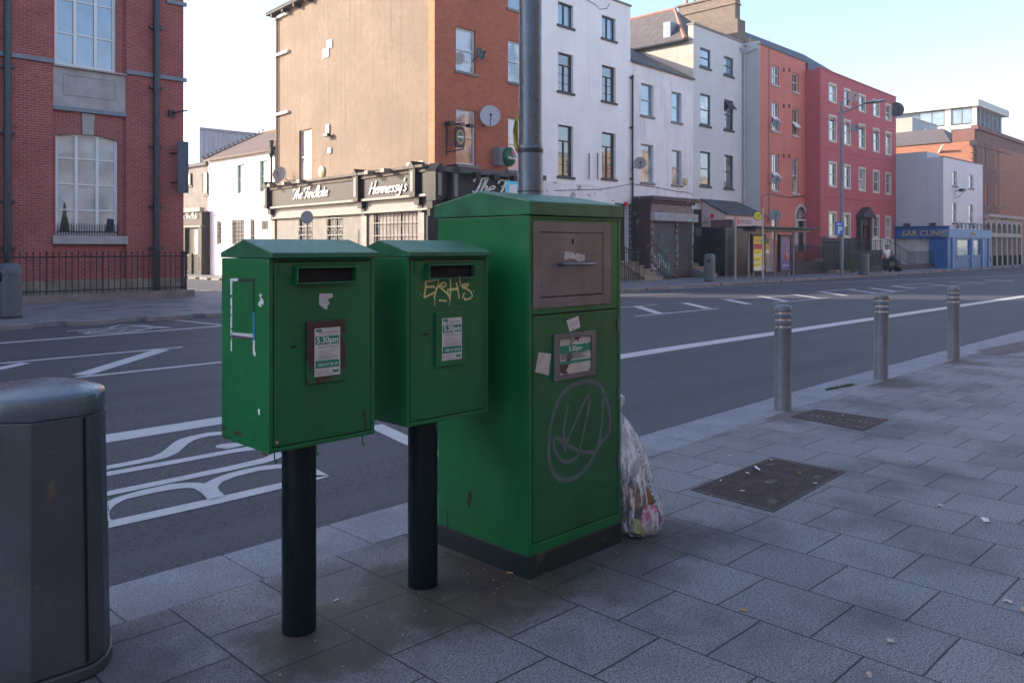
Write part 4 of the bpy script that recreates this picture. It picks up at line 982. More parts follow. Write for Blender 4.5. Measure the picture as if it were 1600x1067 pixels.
sh = MB(); sh.fbox(FL, -60, -.002, -.14, 17, -4.9, -.42); sh.build('main_block', BRL, lb)  # unseen depth kept shallow so a sun band reaches the road
for x in (10, 242.5):
    s_ = FL.px(x)[0]; downpipe(FL, s_, .1, 17, lb, mat('blue black pipe', (.012, .022, .034), .35, var=.3, grime=.3), .10, .13, [FL.px(x, y)[1] for y in ((105, 208, 315, 388) if x < 100 else (45, 138, 230, 324, 388))])
for i in range(1, 5): downpipe(FL, FL.px(10)[0]-step*i, .1, 17, lb, MATS['blue black pipe'], .10, .13)
FLS = Plane((12.15, 28.0), 90.4)
hs = root('hanging_sign', FL.w(-.1, 4, .4), 'flat grey blue signboard jutting from the corner of the red brick building', 'signboard')
s_a, z_t = FL.px(271, 222); s_b, _ = FL.px(287.5, 222); _, z_b = FL.px(271, 302)
MB().fbox(FL, s_a, s_b, z_b, z_t, .30, .36).build('board', mat('grey blue board', (.085, .085, .11), .7, var=.2), hs)
br = MB(); 
for z in (z_b+.35, z_t-.4): br.tube([FL.w(s_a-.1, z, .0), FL.w(s_a+.06, z, .33)], .025, 6)
br.build('bracket', BLACK, hs)
fl_ = root('floodlight', FL.w(-.6, 6.3, .2), 'small floodlight on an arm high on the red brick corner', 'floodlight')
sa_, za_ = FL.px(266, 178)
MB().fbox(FL, sa_-.08, sa_+.12, za_-.12, za_+.12, 0, .10).build('mount', BLACK, fl_)
MB().tube([FL.w(sa_, za_, .1), FL.w(sa_+.42, za_+.12, .4)], .025, 6).build('arm', BLACK, fl_)

def railing(path, z0, h, label, space=.13, group=None, post=1.6, r_=.011, z0b=None, spikes=True, zpath=None):
    o = root('railing', (*path[0], z0), label, 'railing', group); bars = MB(); rails = MB()
    for i, (a, b) in enumerate(zip(path, path[1:])):
        L_ = math.hypot(b[0]-a[0], b[1]-a[1]); n = max(1, int(L_/space))
        za, zb = (zpath[i], zpath[i+1]) if zpath else (z0, z0)
        for k_ in range(n+1):
            t_ = k_/n; x, y, z = a[0]+(b[0]-a[0])*t_, a[1]+(b[1]-a[1])*t_, za+(zb-za)*t_
            big = k_ % max(2, int(post/space)) == 0; q = r_*1.8 if big else r_
            bars.tube([(x, y, z-.02), (x, y, z+h*.97)], q, 5)
            if spikes: bars.tube([(x, y, z+h*.95), (x, y, z+h*.985), (x, y, z+h*1.05)], q, 5, rr=[q, q*2.1, .001])
        for f in (.08, .90):
            rails.tube([(a[0], a[1], za+h*f), (b[0], b[1], zb+h*f)], .02, 5)
    bars.build('bars', BLACK, o); rails.build('rails', BLACK, o); return o
FR = Plane((12.1, 27.05), .4)
pw = MB(); pw.fbox(FR, -60, 0, -.14, .235, -.32, .06); pw.fbox(FR, -.34, 0, -.14, .235, -.9, -.322)
dw = tag(pw.build('dwarf_wall', mat('brown granite wall', (.19, .145, .125), .8, var=.25, sc=2, bmp=.2, grime=.3), bevel=.015), 'low brown granite wall carrying the railing before the red brick building', 'low wall')
railing([FR.w(-36, 0, -.12)[:2], FR.w(-.22, 0, -.12)[:2], FR.w(-.05, 0, -.85)[:2]], .235, 1.24, 'black spiked railing along the foot of the red brick building', .175, r_=.014)
# far pavement bins
def city_bin(loc, label, rot=0, dome=True, h=1.25, r_=.24):
    o = root('litter_bin', loc, label, 'litter bin', None)
    x, y, z = loc; k = 12; c, s = math.cos(rot), math.sin(rot)
    def ring(rx, zz, ky=1):
        P_ = []
        for i in range(20):
            a = 2*math.pi*i/20; q = (abs(math.cos(a))**4+abs(math.sin(a))**4)**-.25
            u, v = rx*q*.93*math.cos(a), rx*q*.93*ky*math.sin(a); P_.append((x+c*u-s*v, y+s*u+c*v, zz))
        return P_
    MB().loft([ring(r_*1.02, 0), ring(r_*1.02, .05)]).build('base', BLACK, o)
    if dome:
        MB().loft([ring(r_, .05), ring(r_*.98, h*.78)]).build('body', BINM2, o)
        MB().loft([ring(r_*1.0, h*.785), ring(r_*1.0, h*.86), ring(r_*.93, h*.93), ring(r_*.72, h*.985), ring(r_*.3, h)]).build('hood', BINM2, o, smooth=True)
        cx, cy = x-.7071*r_*.97*.9, y-.7071*r_*.97*.9; d_ = Vector((-.7071, -.7071, 0)); e_ = Vector((.7071, -.7071, 0))
        mb = MB()
        for q in range(16):
            a = 2*math.pi*q/16; p = Vector((cx, cy, h*.74))+d_*.03+e_*(.12*math.cos(a)-.04)+Vector((0, 0, .12*math.sin(a))); mb.v.append(tuple(p))
        mb.f.append(tuple(range(16))); mb.build('opening', DARK, o)
        pts = [tuple(Vector((cx, cy, h*.74))+d_*.035+e_*(.13*math.cos(q*math.pi/8)-.04)+Vector((0, 0, .13*math.sin(q*math.pi/8)))) for q in range(17)]
        MB().tube(pts, .018, 6).build('opening_rim', BINL, o)
    else:
        MB().loft([ring(r_, .05), ring(r_, h*.9)]).build('body', BINM2, o)
        MB().loft([ring(r_*1.05, h*.905), ring(r_*1.05, h*.97), ring(r_*.9, h)]).build('rim', BINM2, o)
    return o
BINM2 = mat('far bin grey', (.075, .09, .105), .45, var=.15, sc=5, grime=.2)
city_bin((5.42, 21.95, 0), 'grey litter bin on the far left pavement before the brick building', R(8), h=1.28)
city_bin((34.8, 21.45, 0), 'grey barrel litter bin with round opening left of the bus stop', R(5), h=1.33, r_=.25)
q = gp(1350, 429.5)
city_bin((q[0], q[1], 0), 'grey open litter bin right of the parking sign column', 0, dome=False, h=1.25, r_=.28)

# ---- corner pub: brick front, rendered flank -----------------------------------
FA = Plane((21.2, 25.55), 2.5); FS = Plane((21.2, 25.55), -94.5)
BRP = brick('orange red brick', (.52, .125, .05), (.38, .085, .042), (.26, .13, .09), var=.25)
BRQ = brick('pale brick quoins', (.48, .20, .10), (.38, .15, .07), (.30, .18, .11), bw=.42, var=.2)  # paler, yellower brick for the corner strip
REND = mat('tan render', (.20, .15, .11), .9, var=.12, sc=.5, bmp=.15, bsc=20, streak=.5, grime=.22)
PUB = mat('pub charcoal paint', (.014, .014, .018), .45, var=.3, sc=3, grime=.2, spec=.2)
PUBL = mat('pub pale trim', (.20, .18, .16), .6, var=.3, sc=4, grime=.5, streak=.4)
PUBW = mat('pub grey render', (.185, .17, .155), .8, var=.15, sc=2, streak=.3)
SIGNW = mat('sign lettering white', (.75, .73, .70), .5)
pb = root('pub_building', (21.2, 25.55, 0), 'tall corner pub building with orange brick front, tan rendered flank and charcoal shopfront', 'building')
sB = FA.px(838)[0]; ZT = 15.4; ZE = 14.0
wins = [hp(FA, 712.5, 743, 41, 110), hp(FA, 793.7, 823, 62, 127), hp(FA, 712.7, 743.5, 169, 256), hp(FA, 794, 824, 183, 265.5), hp(FA, 793.7, 823, -45, 12.6), hp(FA, 712.7, 743, -75, -12)]
wall(FA, 0, sB, 4.4, ZT, wins, BRP, pb)
for h_, gm in zip(wins, (GLC, GLC, GLP, GLP, GLB, GLB)): window(FA, h_, pb, WHITEF, gm, SILLG)
ws = hp(FS, 467.5, 486.6, 205, 288)
LS = 14.6
wall(FS, -LS, -.42, 4.2, ZE, [ws], REND, pb, name='rendered_wall')
wall(FS, -.42, 0, 4.2, ZE+.05, [], BRQ, pb, name='brick_quoin', n0=.0)
window(FS, ws, pb, WHITEF, GLC, SILLG, depth=.16)
sh = MB(); a = FS.w(-LS, 0, -.3); b = FS.w(0, 0, -.3)
sh.prism([(21.55, 25.9), (FA.w(sB, 0, -.3)[0], FA.w(sB, 0, -.3)[1]), (34.5, 40.3), (a[0], a[1])], -.14, ZE-.02); sh.build('main_block', REND, pb)
bk = MB(); p0 = FS.w(-LS, 0, 0); bk.quad((*p0[:2], -.14), (34.5, p0[1], -.14), (34.5, p0[1], ZE), (*p0[:2], ZE)); bk.build('rear_wall', REND, pb)
rf = MB(); e0 = FS.w(-LS-.3, ZE+.02, .45); e1 = FS.w(.1, ZE+.02, .45); t0 = (26.5, 37, 16.6); t1 = (26.5, 29, 16.6)
rf.add([e0, e1, t1, t0, (33, 40, ZE+.02), (33, 26.5, ZE+.02)], [(0,1,2,3), (3,2,5,4), (0,3,4), (1,5,2)])
rf.build('roof', SLATE, pb)
ev = MB(); ev.fbox(FS, -LS-.3, .1, ZE-.12, ZE+.015, .02, .42)
for k_ in range(12): ev.fbox(FS, -LS+.2+k_*1.3, -LS+.38+k_*1.3, ZE-.3, ZE-.122, .004, .38)
ev.build('eaves', mat('dark eaves', (.05, .04, .035), .8), pb)
# patches, ledges and pipe of the flank
for x0, x1, y0, y1 in ((511.5, 520, 65, 77.5), (505, 514.5, 78.5, 92.5)):
    h_ = hp(FS, x0, x1, y0, y1); MB().fbox(FS, h_[0], h_[1], h_[2], h_[3], 0, .05).build('white_patch', WHITEF, pb)
h_ = hp(FS, 635.5, 662, 255, 264); MB().fbox(FS, *h_, 0, .03).build('name_plate', mat('worn green plate', (.36, .42, .34), .8, patch=((.55, .55, .5), 12, .5)), pb)
for y in (30, 88, 180): 
    sa_, za_ = FS.px(430.5, y); sb_, _ = FS.px(453, y); MB().fbox(FS, sa_, sb_, za_-.10, za_+.02, 0, .16).build('ledge', WHITEF, pb)
for x, y0, y1 in ((513.5, 196, 209), (516.5, 232, 240)):
    h_ = hp(FS, x-2.3, x+2.3, y0, y1); MB().fbox(FS, *h_, 0, .08).build('junction_box', WHITEF, pb)
s_, z_ = FS.px(516.5, 212); cc = MB(); cc.fbox(FS, s_-.22, s_+.22, z_-.08, z_+.08, .12, .30); cc.tube([FS.w(s_, z_, 0), FS.w(s_, z_, .2)], .03, 6); tag(cc.build('security_camera', BLACK), 'dark security camera on the tan rendered wall', 'camera')
s_, z_ = FS.px(504, 269); ml = MB(); ml.lathe([(.30, 0), (.29, .06), (.2, .13), (.02, .16)], n=20)
ml.v = [FS.w(s_+x, z_+y, .01+z) for x, y, z in ml.v]; tag(ml.build('alarm_bell', mat('cream alarm cover', (.55, .42, .25), .5), smooth=True), 'round cream alarm cover low on the tan rendered wall', 'alarm')
cb = MB()
for pts, wd in (([(517,211),(507,240),(497,280)], .02), ([(517,215),(516.5,262)], .025), ([(511,0),(512,60),(513,196)], .018), ([(505, 0),(500, 40),(507, 75)], .02)):
    cb.ribbon([FS.px(x, y) for x, y in pts], wd, lambda a, b: FS.w(a, b, .02))
cb.build('cable', BLACK, pb)
downpipe(FS, -LS+.35, 4.5, ZE-.2, pb, BLACK, .05, .08)
# shopfront of the flank
ztop = FS.px(573, 277)[1]; zbt = FS.px(573, 312)[1]; zf2 = zbt-.55
m_ = MB(); m_.fbox(FS, -LS, -.02, ztop+.04, ztop+.15, 0, .58); m_.fbox(FS, -LS, -.02, ztop-.12, ztop+.04, 0, .42); m_.build('cornice', mat('weathered brown cornice', (.11, .09, .075), .8, var=.5, sc=5, bmp=.4, grime=.6, streak=.5), pb)
m_ = MB(); m_.fbox(FS, -LS, -.02, zbt, ztop-.12, .02, .34); fas = m_.build('fascia', PUB, pb)
m_ = MB(); m_.fbox(FS, -LS, -.02, zbt-.10, zbt, 0, .42); m_.fbox(FS, -LS, -.02, zf2-.08, zf2, 0, .2); m_.build('moulding', PUBL, pb)
m_ = MB(); m_.fbox(FS, -LS, -.02, zf2, zbt-.1, .0, .12); m_.build('frieze', mat('pub grey frieze', (.13, .13, .135), .5, grime=.2), pb)
g1 = hp(FS, 467, 488.5, 335, 400); g2 = hp(FS, 511, 536.5, 335, 400); g3 = (FS.px(584.6)[0], FS.px(664)[0], .95, FS.px(584.6, 326)[1])
wall(FS, -LS, -.02, -.14, zf2-.08, [g1, g2, g3], PUBW, pb, name='shop_wall', n0=.01)
for h_ in (g1, g2): 
    o = window(FS, h_, pb, BLACKF, GRG, PUBL, depth=.14, n0=.01, style='pair'); gg = MB()
    for k_ in range(5): gg.fbox(FS, h_[0]+.08+(h_[1]-h_[0]-.16)*k_/4-.012, h_[0]+.08+(h_[1]-h_[0]-.16)*k_/4+.012, h_[2]+.01, h_[3]-.02, -.02, .005)
    for k_ in range(5): z_ = h_[2]+(h_[3]-h_[2])*(k_+.5)/5; gg.fbox(FS, h_[0]+.01, h_[1]-.01, z_-.014, z_+.014, .007, .03)
    for k_ in range(4): 
        x_ = h_[0]+(h_[1]-h_[0])*(k_+.5)/4; z_ = h_[2]+(h_[3]-h_[2])*.55
        gg.tube([FS.w(x_+.1*math.cos(q*.7854), z_+.16*math.sin(q*.7854), .02) for q in range(9)], .014, 5)
    gg.build('window_grille', mat('pale iron grille', (.30, .29, .27), .5), o)
o = window(FS, g3, pb, PUBL, mat('mauve blind behind grille', (.13, .11, .115), .6, var=.6, sc=1.2), None, depth=.16, n0=.01, style='grid23'); gg = MB()
for k_ in range(14): x_ = g3[0]+.1+(g3[1]-g3[0]-.2)*k_/13; gg.fbox(FS, x_-.014, x_+.014, g3[2], g3[3], -.03, -.005)
for k_ in range(5): z_ = g3[3]-.1-(g3[3]-g3[2]-.2)*k_/4; gg.fbox(FS, g3[0], g3[1], z_-.018, z_+.018, -.003, .02)
gg.build('window_grille', PUBL, o)
def corbel(F, q, w_, par, zt, zb, hd=.55):
    mb = MB(); mb.fbox(F, q-w_/2, q+w_/2, zb, zt, .0, hd); mb.fprism(F, [(q-w_/2-.06, zt), (q+w_/2+.06, zt), (q, zt+.30)], 0, hd+.06)
    mb.fbox(F, q-w_/2+.03, q+w_/2-.03, zb-.3, zb, 0, hd*.6); mb.fbox(F, q-w_/2+.06, q+w_/2-.06, zb-.6, zb-.3, 0, hd*.3)
    mb.build('corbel', PUB, par)
    MB().fbox(F, q-w_*.22, q+w_*.22, zb+.2, zt-.1, hd, hd+.02).build('corbel_panel', PUBL, par)
    MB().fbox(F, q-w_/2, q+w_/2, -.14, zb-.6, 0, .1).build('pilaster', PUBL if F is FS else PUB, par)
for x in (428, 570, 659): corbel(FS, FS.px(x)[0]+.1, .42, pb, ztop+.03, zbt-.1)
lam = MB()
for x in (445, 468, 492, 600, 626): s_, z_ = FS.px(x, 276); lam.fbox(FS, s_-.14, s_+.14, ztop-.02, ztop+.14, .6, .9); lam.tube([FS.w(s_, ztop+.1, .3), FS.w(s_, ztop+.1, .7)], .03, 5)
lam.build('sign_lights', PUBL, pb)
s_, z_ = FS.px(495, 302); script('The Findlate', .62, FS, s_, z_, .36, SIGNW, 'lettering', fas, 1.35, ext=.04)
s_, z_ = FS.px(617, 293); script("Hennessy's", .62, FS, s_, z_, .36, SIGNW, 'lettering', fas, 1.28, ext=.04)
cb = MB()
for k_ in range(9):
    x0 = 430+k_*26; y0 = 292-(x0-430)*.13; pts = [FS.px(x0+t_*9, y0-t_*9*.13+random.uniform(-3.5, 2.5)) for t_ in range(7)]; cb.tube([FS.w(q, z, random.uniform(.35, .55)) for q, z in pts], .018, 4)
cb.build('cable', BLACK, pb)
# shopfront of the front
s1f = sB; zt2 = FA.px(720, 273)[1]
m_ = MB(); m_.fbox(FA, -.3, s1f, zt2, zt2+.22, 0, .60); m_.build('cornice', mat('dark weathered cornice', (.07, .065, .07), .7, grime=.4), pb)
m_ = MB(); m_.fbox(FA, -.3, s1f, zt2-1.02, zt2, .0, .36); fas2 = m_.build('fascia', PUB, pb)
m_ = MB(); m_.fbox(FA, 0, s1f, -.14, zt2-1.02, -.1, .05); m_.build('shop_wall', PUB, pb)
for x in (672, 697.5): corbel(FA, FA.px(x)[0], .42, pb, zt2+.03, zt2-1.15)
s_, _ = FA.px(783, 292); zc = FA.px(760, 293)[1]; script('The Findlater', .78, FA, s_+.2, zc, .38, SIGNW, 'lettering', fas2, 1.3, ext=.05)
lam = MB()
for x in (725, 754, 784): s_, z_ = FA.px(x, 277); lam.fbox(FA, s_-.16, s_+.16, zt2-.2, zt2+.05, .62, .85)
lam.build('sign_lights', PUB, pb)
# cyan notice beyond the green box
q1 = Plane((0, 19.9+.4), 0)
s_, z_ = q1.px(800, 296)
ns = root('bus_stop_flag', (s_, 20.3, 0), 'cyan and white bus stop flag half hidden behind the tall green box', 'sign')
MB().tube([(s_+.42, 20.3, 0), (s_+.42, 20.3, z_+.45)], .04, 8).build('post', POLE, ns)
MB().fbox(q1, s_-.3, s_+.38, z_-.30, z_+.28, -.02, .02).build('panel', mat('cyan panel', (.10, .55, .75), .5), ns)
m_ = MB(); m_.fbox(q1, s_-.16, s_+.2, z_-.2, z_+.16, .02, .024); m_.build('white_field', WHITEF, ns)
# pub signs
PG = mat('sign dark green', (.006, .06, .03), .3); GOLD = mat('sign gold', (.50, .33, .10), .4); RED = mat('sign red', (.6, .02, .02), .4)
s_, z_ = FA.px(778.5, 246.5)
hk = root('lightbox_sign', FA.w(s_, z_, .3), 'green drum shaped beer sign with red star on the brick front', 'sign')
MB().fbox(FA, s_-.36, s_-.02, z_-.38, z_+.38, .02, .45).build('mounting_box', mat('grey sign box', (.20, .20, .22), .5), hk)
k = MB(); k.lathe([(.005, .16), (.2, .14), (.33, .05), (.37, 0), (.37, -.16), (.30, -.2)], n=28)
k.v = [FA.w(s_+.1+x*.85, z_+y*1.12, .62+z) for x, y, z in k.v]; k.build('drum', mat('glossy sign green', (.01, .11, .05), .15), hk, smooth=True)
star = [(s_+.03+(.12 if i % 2 == 0 else .05)*math.sin(i*math.pi/5), z_+.16+(.12 if i % 2 == 0 else .05)*math.cos(i*math.pi/5)) for i in range(10)]
MB().fprism(FA, star, .785, .80).build('star', RED, hk)
text('Heineken', .155, FA.M(s_+.08, z_-.08, .80), SIGNW, 'lettering', hk, ext=.005, bold=.003)
s_, z_ = FA.px(706, 216)
gs = root('hanging_sign', FA.w(s_, z_, .4), 'ornate dark hanging pub sign with gold ring on the brick front', 'sign')
k = MB(); k.fprism(FA, [(s_-.22,z_-.42),(s_+.22,z_-.42),(s_+.27,z_-.2),(s_+.27,z_+.25),(s_+.16,z_+.42),(s_-.16,z_+.42),(s_-.27,z_+.25),(s_-.27,z_-.2)], .42, .50); k.build('board', mat('sign dark brown', (.02, .015, .015), .5), gs, bevel=.01)
ring = MB(); ring.ribbon([(s_+.18*math.cos(i*.3927), z_+.27*math.sin(i*.3927)) for i in range(16)], .05, lambda a, b: FA.w(a, b, .505), closed=True); ring.build('gold_ring', GOLD, gs)
k = MB(); k.add([FA.w(s_+.15*math.cos(i*.3927), z_+.24*math.sin(i*.3927), .503) for i in range(16)], [tuple(range(16))]); k.build('centre', mat('sign teal', (.02, .12, .12), .4), gs)
MB().fbox(FA, s_-.15, s_+.15, z_-.03, z_+.03, .504, .512).build('sign_strip', SIGNW, gs)
k = MB(); k.tube([FA.w(s_-.3, z_-.75, 0), FA.w(s_-.3, z_+.6, 0.05)], .035, 6); k.tube([FA.w(s_-.3, z_+.5, 0), FA.w(s_-.05, z_+.52, .8)], .025, 6); k.tube([FA.w(s_-.3, z_-.6, 0), FA.w(s_, z_-.5, .7)], .025, 6)
k.tube([FA.w(s_-.36, z_+.52, .15), FA.w(s_+.5, z_+.48, .6)], .028, 6); k.fbox(FA, s_+.3, s_+.56, z_+.42, z_+.54, .5, .75); k.fbox(FA, s_-.48, s_-.2, z_+.46, z_+.6, .1, .4)
k.build('bracket', BLACK, gs)

# ---- satellite dishes ----------------------------------------------------------
DM = {'grey': mat('dish grey', (.20, .21, .23), .6, var=.1), 'dark': mat('dish charcoal', (.04, .045, .055), .6), 'pale': mat('dish pale grey', (.42, .42, .46), .6, var=.06), 'rust': mat('dish pinkish', (.42, .30, .27), .7, var=.3, sc=4), 'mesh': mat('dish taupe', (.26, .24, .23), .7, var=.1)}
def dish(F, x, y, rpx, col, label, n=.7, face=(-.75, -.62, .22)):
    s_, z_ = F.px(x, y); c0 = Vector(F.w(s_, z_, n))
    dd = (c0.x+c0.y)*.7071
    # step the dish back along the wall so that it stands clear of it at this pixel
    a_, b_ = raydir(x); t_ = 0
    o_ = Vector((0, 0, H)); ray = Vector((a_, b_, (HOR-y)/FPX)); base = Vector(F.w(s_, z_, 0)); nn = Vector((*F.n, 0))
    p = base - ray*(n/abs(ray.dot(nn))); r_ = rpx*((p.x+p.y)*.7071)/FPX
    fz = Vector(face).normalized(); fx = fz.cross(Vector((0,0,1))).normalized(); fy_ = fx.cross(fz)
    ob = root('satellite_dish', tuple(p), label, 'satellite dish', 'satellite dishes on the street fronts')
    mb = MB(); rings = []
    for q in (1.0, .8, .55, .3, .02):
        rings.append([tuple(p+fx*r_*q*math.cos(2*math.pi*k/24)+fy_*r_*1.04*q*math.sin(2*math.pi*k/24)-fz*(.18*r_*(1-q*q))) for k in range(24)])
    back = []
    for q in (.02, .5, 1.0): back.append([tuple(p+fx*r_*q*math.cos(2*math.pi*k/24)+fy_*r_*1.04*q*math.sin(2*math.pi*k/24)-fz*(.18*r_*(1-q*q)+.015)) for k in range(24)])
    mb.loft(rings+back, cap=False); mb.build('reflector', DM[col], ob, smooth=True)
    am = MB(); tip = p+fz*r_*.9-fy_*r_*.15; low = p-fy_*r_*.95-fz*.02
    am.tube([tuple(low), tuple(tip)], .012+.01*r_, 6); am.ball(tuple(tip), .045+.03*r_, n=8, m=5); am.build('feed_arm', BLACK, ob)
    mk = MB(); wall_pt = Vector(F.w(F.px(x, y)[0]+.02, 0, 0)); q0 = p-fz*(.18*r_+.01)
    # bracket straight back to the wall
    dist = (q0-base).dot(nn); q1_ = q0-nn*dist; q2 = Vector((q1_.x, q1_.y, q1_.z-r_*.9))
    mk.tube([tuple(q0), tuple((q0+q2)/2+Vector((0,0,-.02))), tuple(q2)], .022, 6); mk.build('wall_bracket', BLACK, ob)
    return ob
dish(FS, 437, 272, 11.5, 'mesh', 'taupe satellite dish at the far end of the tan rendered wall', .55)
dish(FA, 751, 84, 10, 'dark', 'small charcoal satellite dish beside the upper window of the brick front', .5, (.1, -.9, .25))
dish(FA, 766, 181, 16, 'pale', 'large pale satellite dish on the orange brick front', .5, (-.62, -.75, .1))
dish(FA, 1000, 255, 9.5, 'mesh', 'taupe satellite dish beside the black downpipe on the low white house', .6)

# ---- side street: white house, second pub front, sheds ------------------------
FW = Plane((22.34, 40.15), -90)
WHT_ = mat('white limewash', (.80, .80, .80), .85, var=.05, sc=1, grime=.06)
wh = root('white_house', (22.34, 44, 0), 'white house in full sun on the side street, with crested hip roof', 'house')
LW = 7.9; ZW = 6.85
hw = [hp(FW, 370.5, 382, 258, 303), hp(FW, 406, 417.7, 252, 300), hp(FW, 339, 346, 346, 382), hp(FW, 362.5, 382, 344, 382), hp(FW, 391, 398, 343, 377), hp(FW, 409, 419, 345, 359)]
TEAL = mat('teal window frame', (.10, .32, .33), .5)
wall(FW, -LW, 0, -.14, ZW, hw, WHT_, wh)
for i, h_ in enumerate(hw):
    o = window(FW, h_, wh, TEAL if i < 2 else WHITEF, GLL if i < 2 else GRG, None if i == 5 else WHT_, style='sash' if i < 2 else 'none', depth=.15)
    if i >= 2:
        gg = MB(); n_ = 2 if i in (2, 4) else 4
        for k_ in range(n_+1): x_ = h_[0]+.03+(h_[1]-h_[0]-.06)*k_/n_; gg.fbox(FW, x_-.015, x_+.015, h_[2], h_[3], -.03, -.005)
        for k_ in range(6): z_ = h_[2]+(h_[3]-h_[2])*(k_+.5)/6; gg.fbox(FW, h_[0], h_[1], z_-.015, z_+.015, -.003, .02)
        gg.build('window_grille', BLACK, o)
s_ = MB(); s_.box(22.6, 40.2, -.14, 29, 48.0, ZW-.02); s_.quad((22.34, 48.05, -.14), (29, 48.05, -.14), (29, 48.05, ZW), (22.34, 48.05, ZW)); s_.build('main_block', WHT_, wh)
MB().fbox(FW, -LW, 0, 3.88, 3.98, 0, .06).build('string_course', WHT_, wh)
rf = MB(); R0, R1 = (25.3, 46.9, 8.65), (25.3, 40.2, 8.65)
rf.add([(22.1, 48.2, ZW), (22.1, 40.17, ZW), R1, R0, (28.5, 48.2, ZW), (28.5, 40.17, ZW), (22.1, 48.2, ZW-.12), (22.1, 40.17, ZW-.12)], [(0,1,2,3), (3,2,5,4), (0,3,4), (0,1,7,6)])
roof_ = rf.build('roof', TILE, wh)
cr = MB()
for k_ in range(15):
    t_ = k_/14; p = Vector((22.1, 48.2, ZW+.02)).lerp(Vector(R0), t_); cr.tube([(p.x-.0+.0, p.y+.09*math.cos(q), p.z+.12+.11*math.sin(q)) for q in [i*.785 for i in range(9)]], .028, 5)
cr.tube([(22.1, 48.2, ZW+.02), R0], .05, 6); cr.build('crested_ridge', BLACK, roof_)
MB().tube([R0, R1], .09, 6).build('ridge_tiles', mat('terracotta ridge', (.34, .16, .09), .8), roof_)
s_, _ = FW.px(430)
hd = root('flue_pipe', FW.w(-.2, 0, .15), 'black post with hooded top at the junction of the white house and the tan wall', 'pipe')
MB().tube([FW.w(-.12, 3.9, .14), FW.w(-.12, 7.1, .14)], .06, 8).build('shaft', BLACK, hd)
MB().tube([FW.w(-.12, 6.4, .14), FW.w(-.12, 6.6, .14), FW.w(-.12, 6.9, .14), FW.w(-.12, 7.3, .14)], .1, 8, rr=[.07, .15, .10, .13]).build('hood', BLACK, hd)
FQ = Plane((22.0, 47.8), -90)
p2 = root('pub_annex', (22.3, 52, 0), 'second pub front in black and white down the side street below grey stone upper floor', 'building')
GST = mat('grey stone wall', (.21, .19, .175), .9, var=.2, sc=2, bmp=.2, grime=.3)
zf = 4.05
MB().box(22.003, 47.803, -.14, 29, 66, zf-.3).build('ground_floor', PUB, p2)
MB().box(22.35, 48.1, zf-.3, 29, 66, 6.55).build('upper_floor', GST, p2)
cp = MB(); cp.box(22.2, 48.08, 6.55, 29.1, 66, 6.75); cp.build('coping', mat('dark coping', (.07, .07, .075), .8), p2)
for x0, x1, y0, y1 in ((288, 300, 272, 291), (318.5, 326, 270, 304)):
    h_ = hp(Plane((22.35, 48.1), -90), x0, x1, y0, y1); FQ2 = Plane((22.35, 48.1), -90)
    window(FQ2, h_, p2, BROWNF, GLG, SILLG, depth=-.06, n0=0, style='none')
FQc = MB(); FQc.fbox(FQ, -12, 0, zf-.30, zf-.05, 0, .30); FQc.fbox(FQ, -12, 0, zf-1.22, zf-1.12, 0, .25); FQc.build('cornice', PUBL, p2)
f3 = MB(); f3.fbox(FQ, -12, -.05, zf-1.12, zf-.3, 0, .15); f3 = f3.build('fascia', PUB, p2)
s_, z_ = FQ.px(299, 338); script('The Findlate', .50, FQ, s_, z_, .17, SIGNW, 'lettering', f3, 1.15, ext=.03)
k = MB(); 
for a_, b_ in ((-.5, 0), (-2.7, -2.3), (-5.2, -4.8)): k.fbox(FQ, a_, b_, -.14, zf-1.22, 0, .18)
k.fbox(FQ, -4.8, -2.7, .2, 1.2, 0, .08); k.fbox(FQ, -2.3, -1.6, -.05, 1.25, 0, .08); k.pieces('door_panel', PUB, p2)
k = MB()
for a_, b_ in ((-.42, -.08), (-2.62, -2.38), (-4.6, -3.8), (-2.2, -1.7)):
    for zz0, zz1 in ((.2, 1.1),): 
        k.fbox(FQ, a_, a_+.03, zz0, zz1, .18, .2); k.fbox(FQ, b_-.03, b_, zz0, zz1, .18, .2); k.fbox(FQ, a_, b_, zz1, zz1+.03, .18, .2); k.fbox(FQ, a_, b_, zz0-.03, zz0, .18, .2)
k.fbox(FQ, -4.8, -2.7, 1.24, 1.3, 0, .12); k.build('panel_moulding', PUBL, p2)
window(FQ, (-4.7, -2.8, 1.35, zf-1.3), p2, PUBL, GLG, depth=-.03, style='grid23'); window(FQ, (-1.35, -.62, 1.2, zf-1.35), p2, PUBL, GLL, depth=-.03, style='none')
FC = Plane((0, 70), 0)
cs = root('corrugated_shed', (36, 70, 0), 'pale corrugated metal shed rising behind the white house', 'shed')
a_, zt = FC.px(311.5, 202); zc = FC.px(311.5, 201)[1]
mb = MB(); b_ = 50; n_ = int((b_-a_)/.42)
for i in range(n_):
    x0 = a_+(b_-a_)*i/n_; x1 = a_+(b_-a_)*(i+.5)/n_; x2 = a_+(b_-a_)*(i+1)/n_
    mb.quad((x0, 70, -.14), (x1, 69.86, -.14), (x1, 69.86, zc-.05), (x0, 70, zc-.05)); mb.quad((x1, 69.86, -.14), (x2, 70, -.14), (x2, 70, zc-.05), (x1, 69.86, zc-.05))
CORR = mat('pale corrugated sheet', (.33, .38, .44), .5, var=.1, sc=.6, metal=.2)
mb.build('cladding', CORR, cs); MB().prism([(a_+.02, 70.01), (b_, 70.01), (b_+10, 90), (a_*90/70+.6, 90)], -.14, zc-.05).build('main_block', CORR, cs)
MB().prism([(a_-.05, 69.8), (b_, 69.8), (b_+10, 90.1), (a_*90/70+.5, 90.1)], zc-.1, zc+.1).build('roof_edge', mat('shed flashing', (.22, .24, .27), .6), cs)
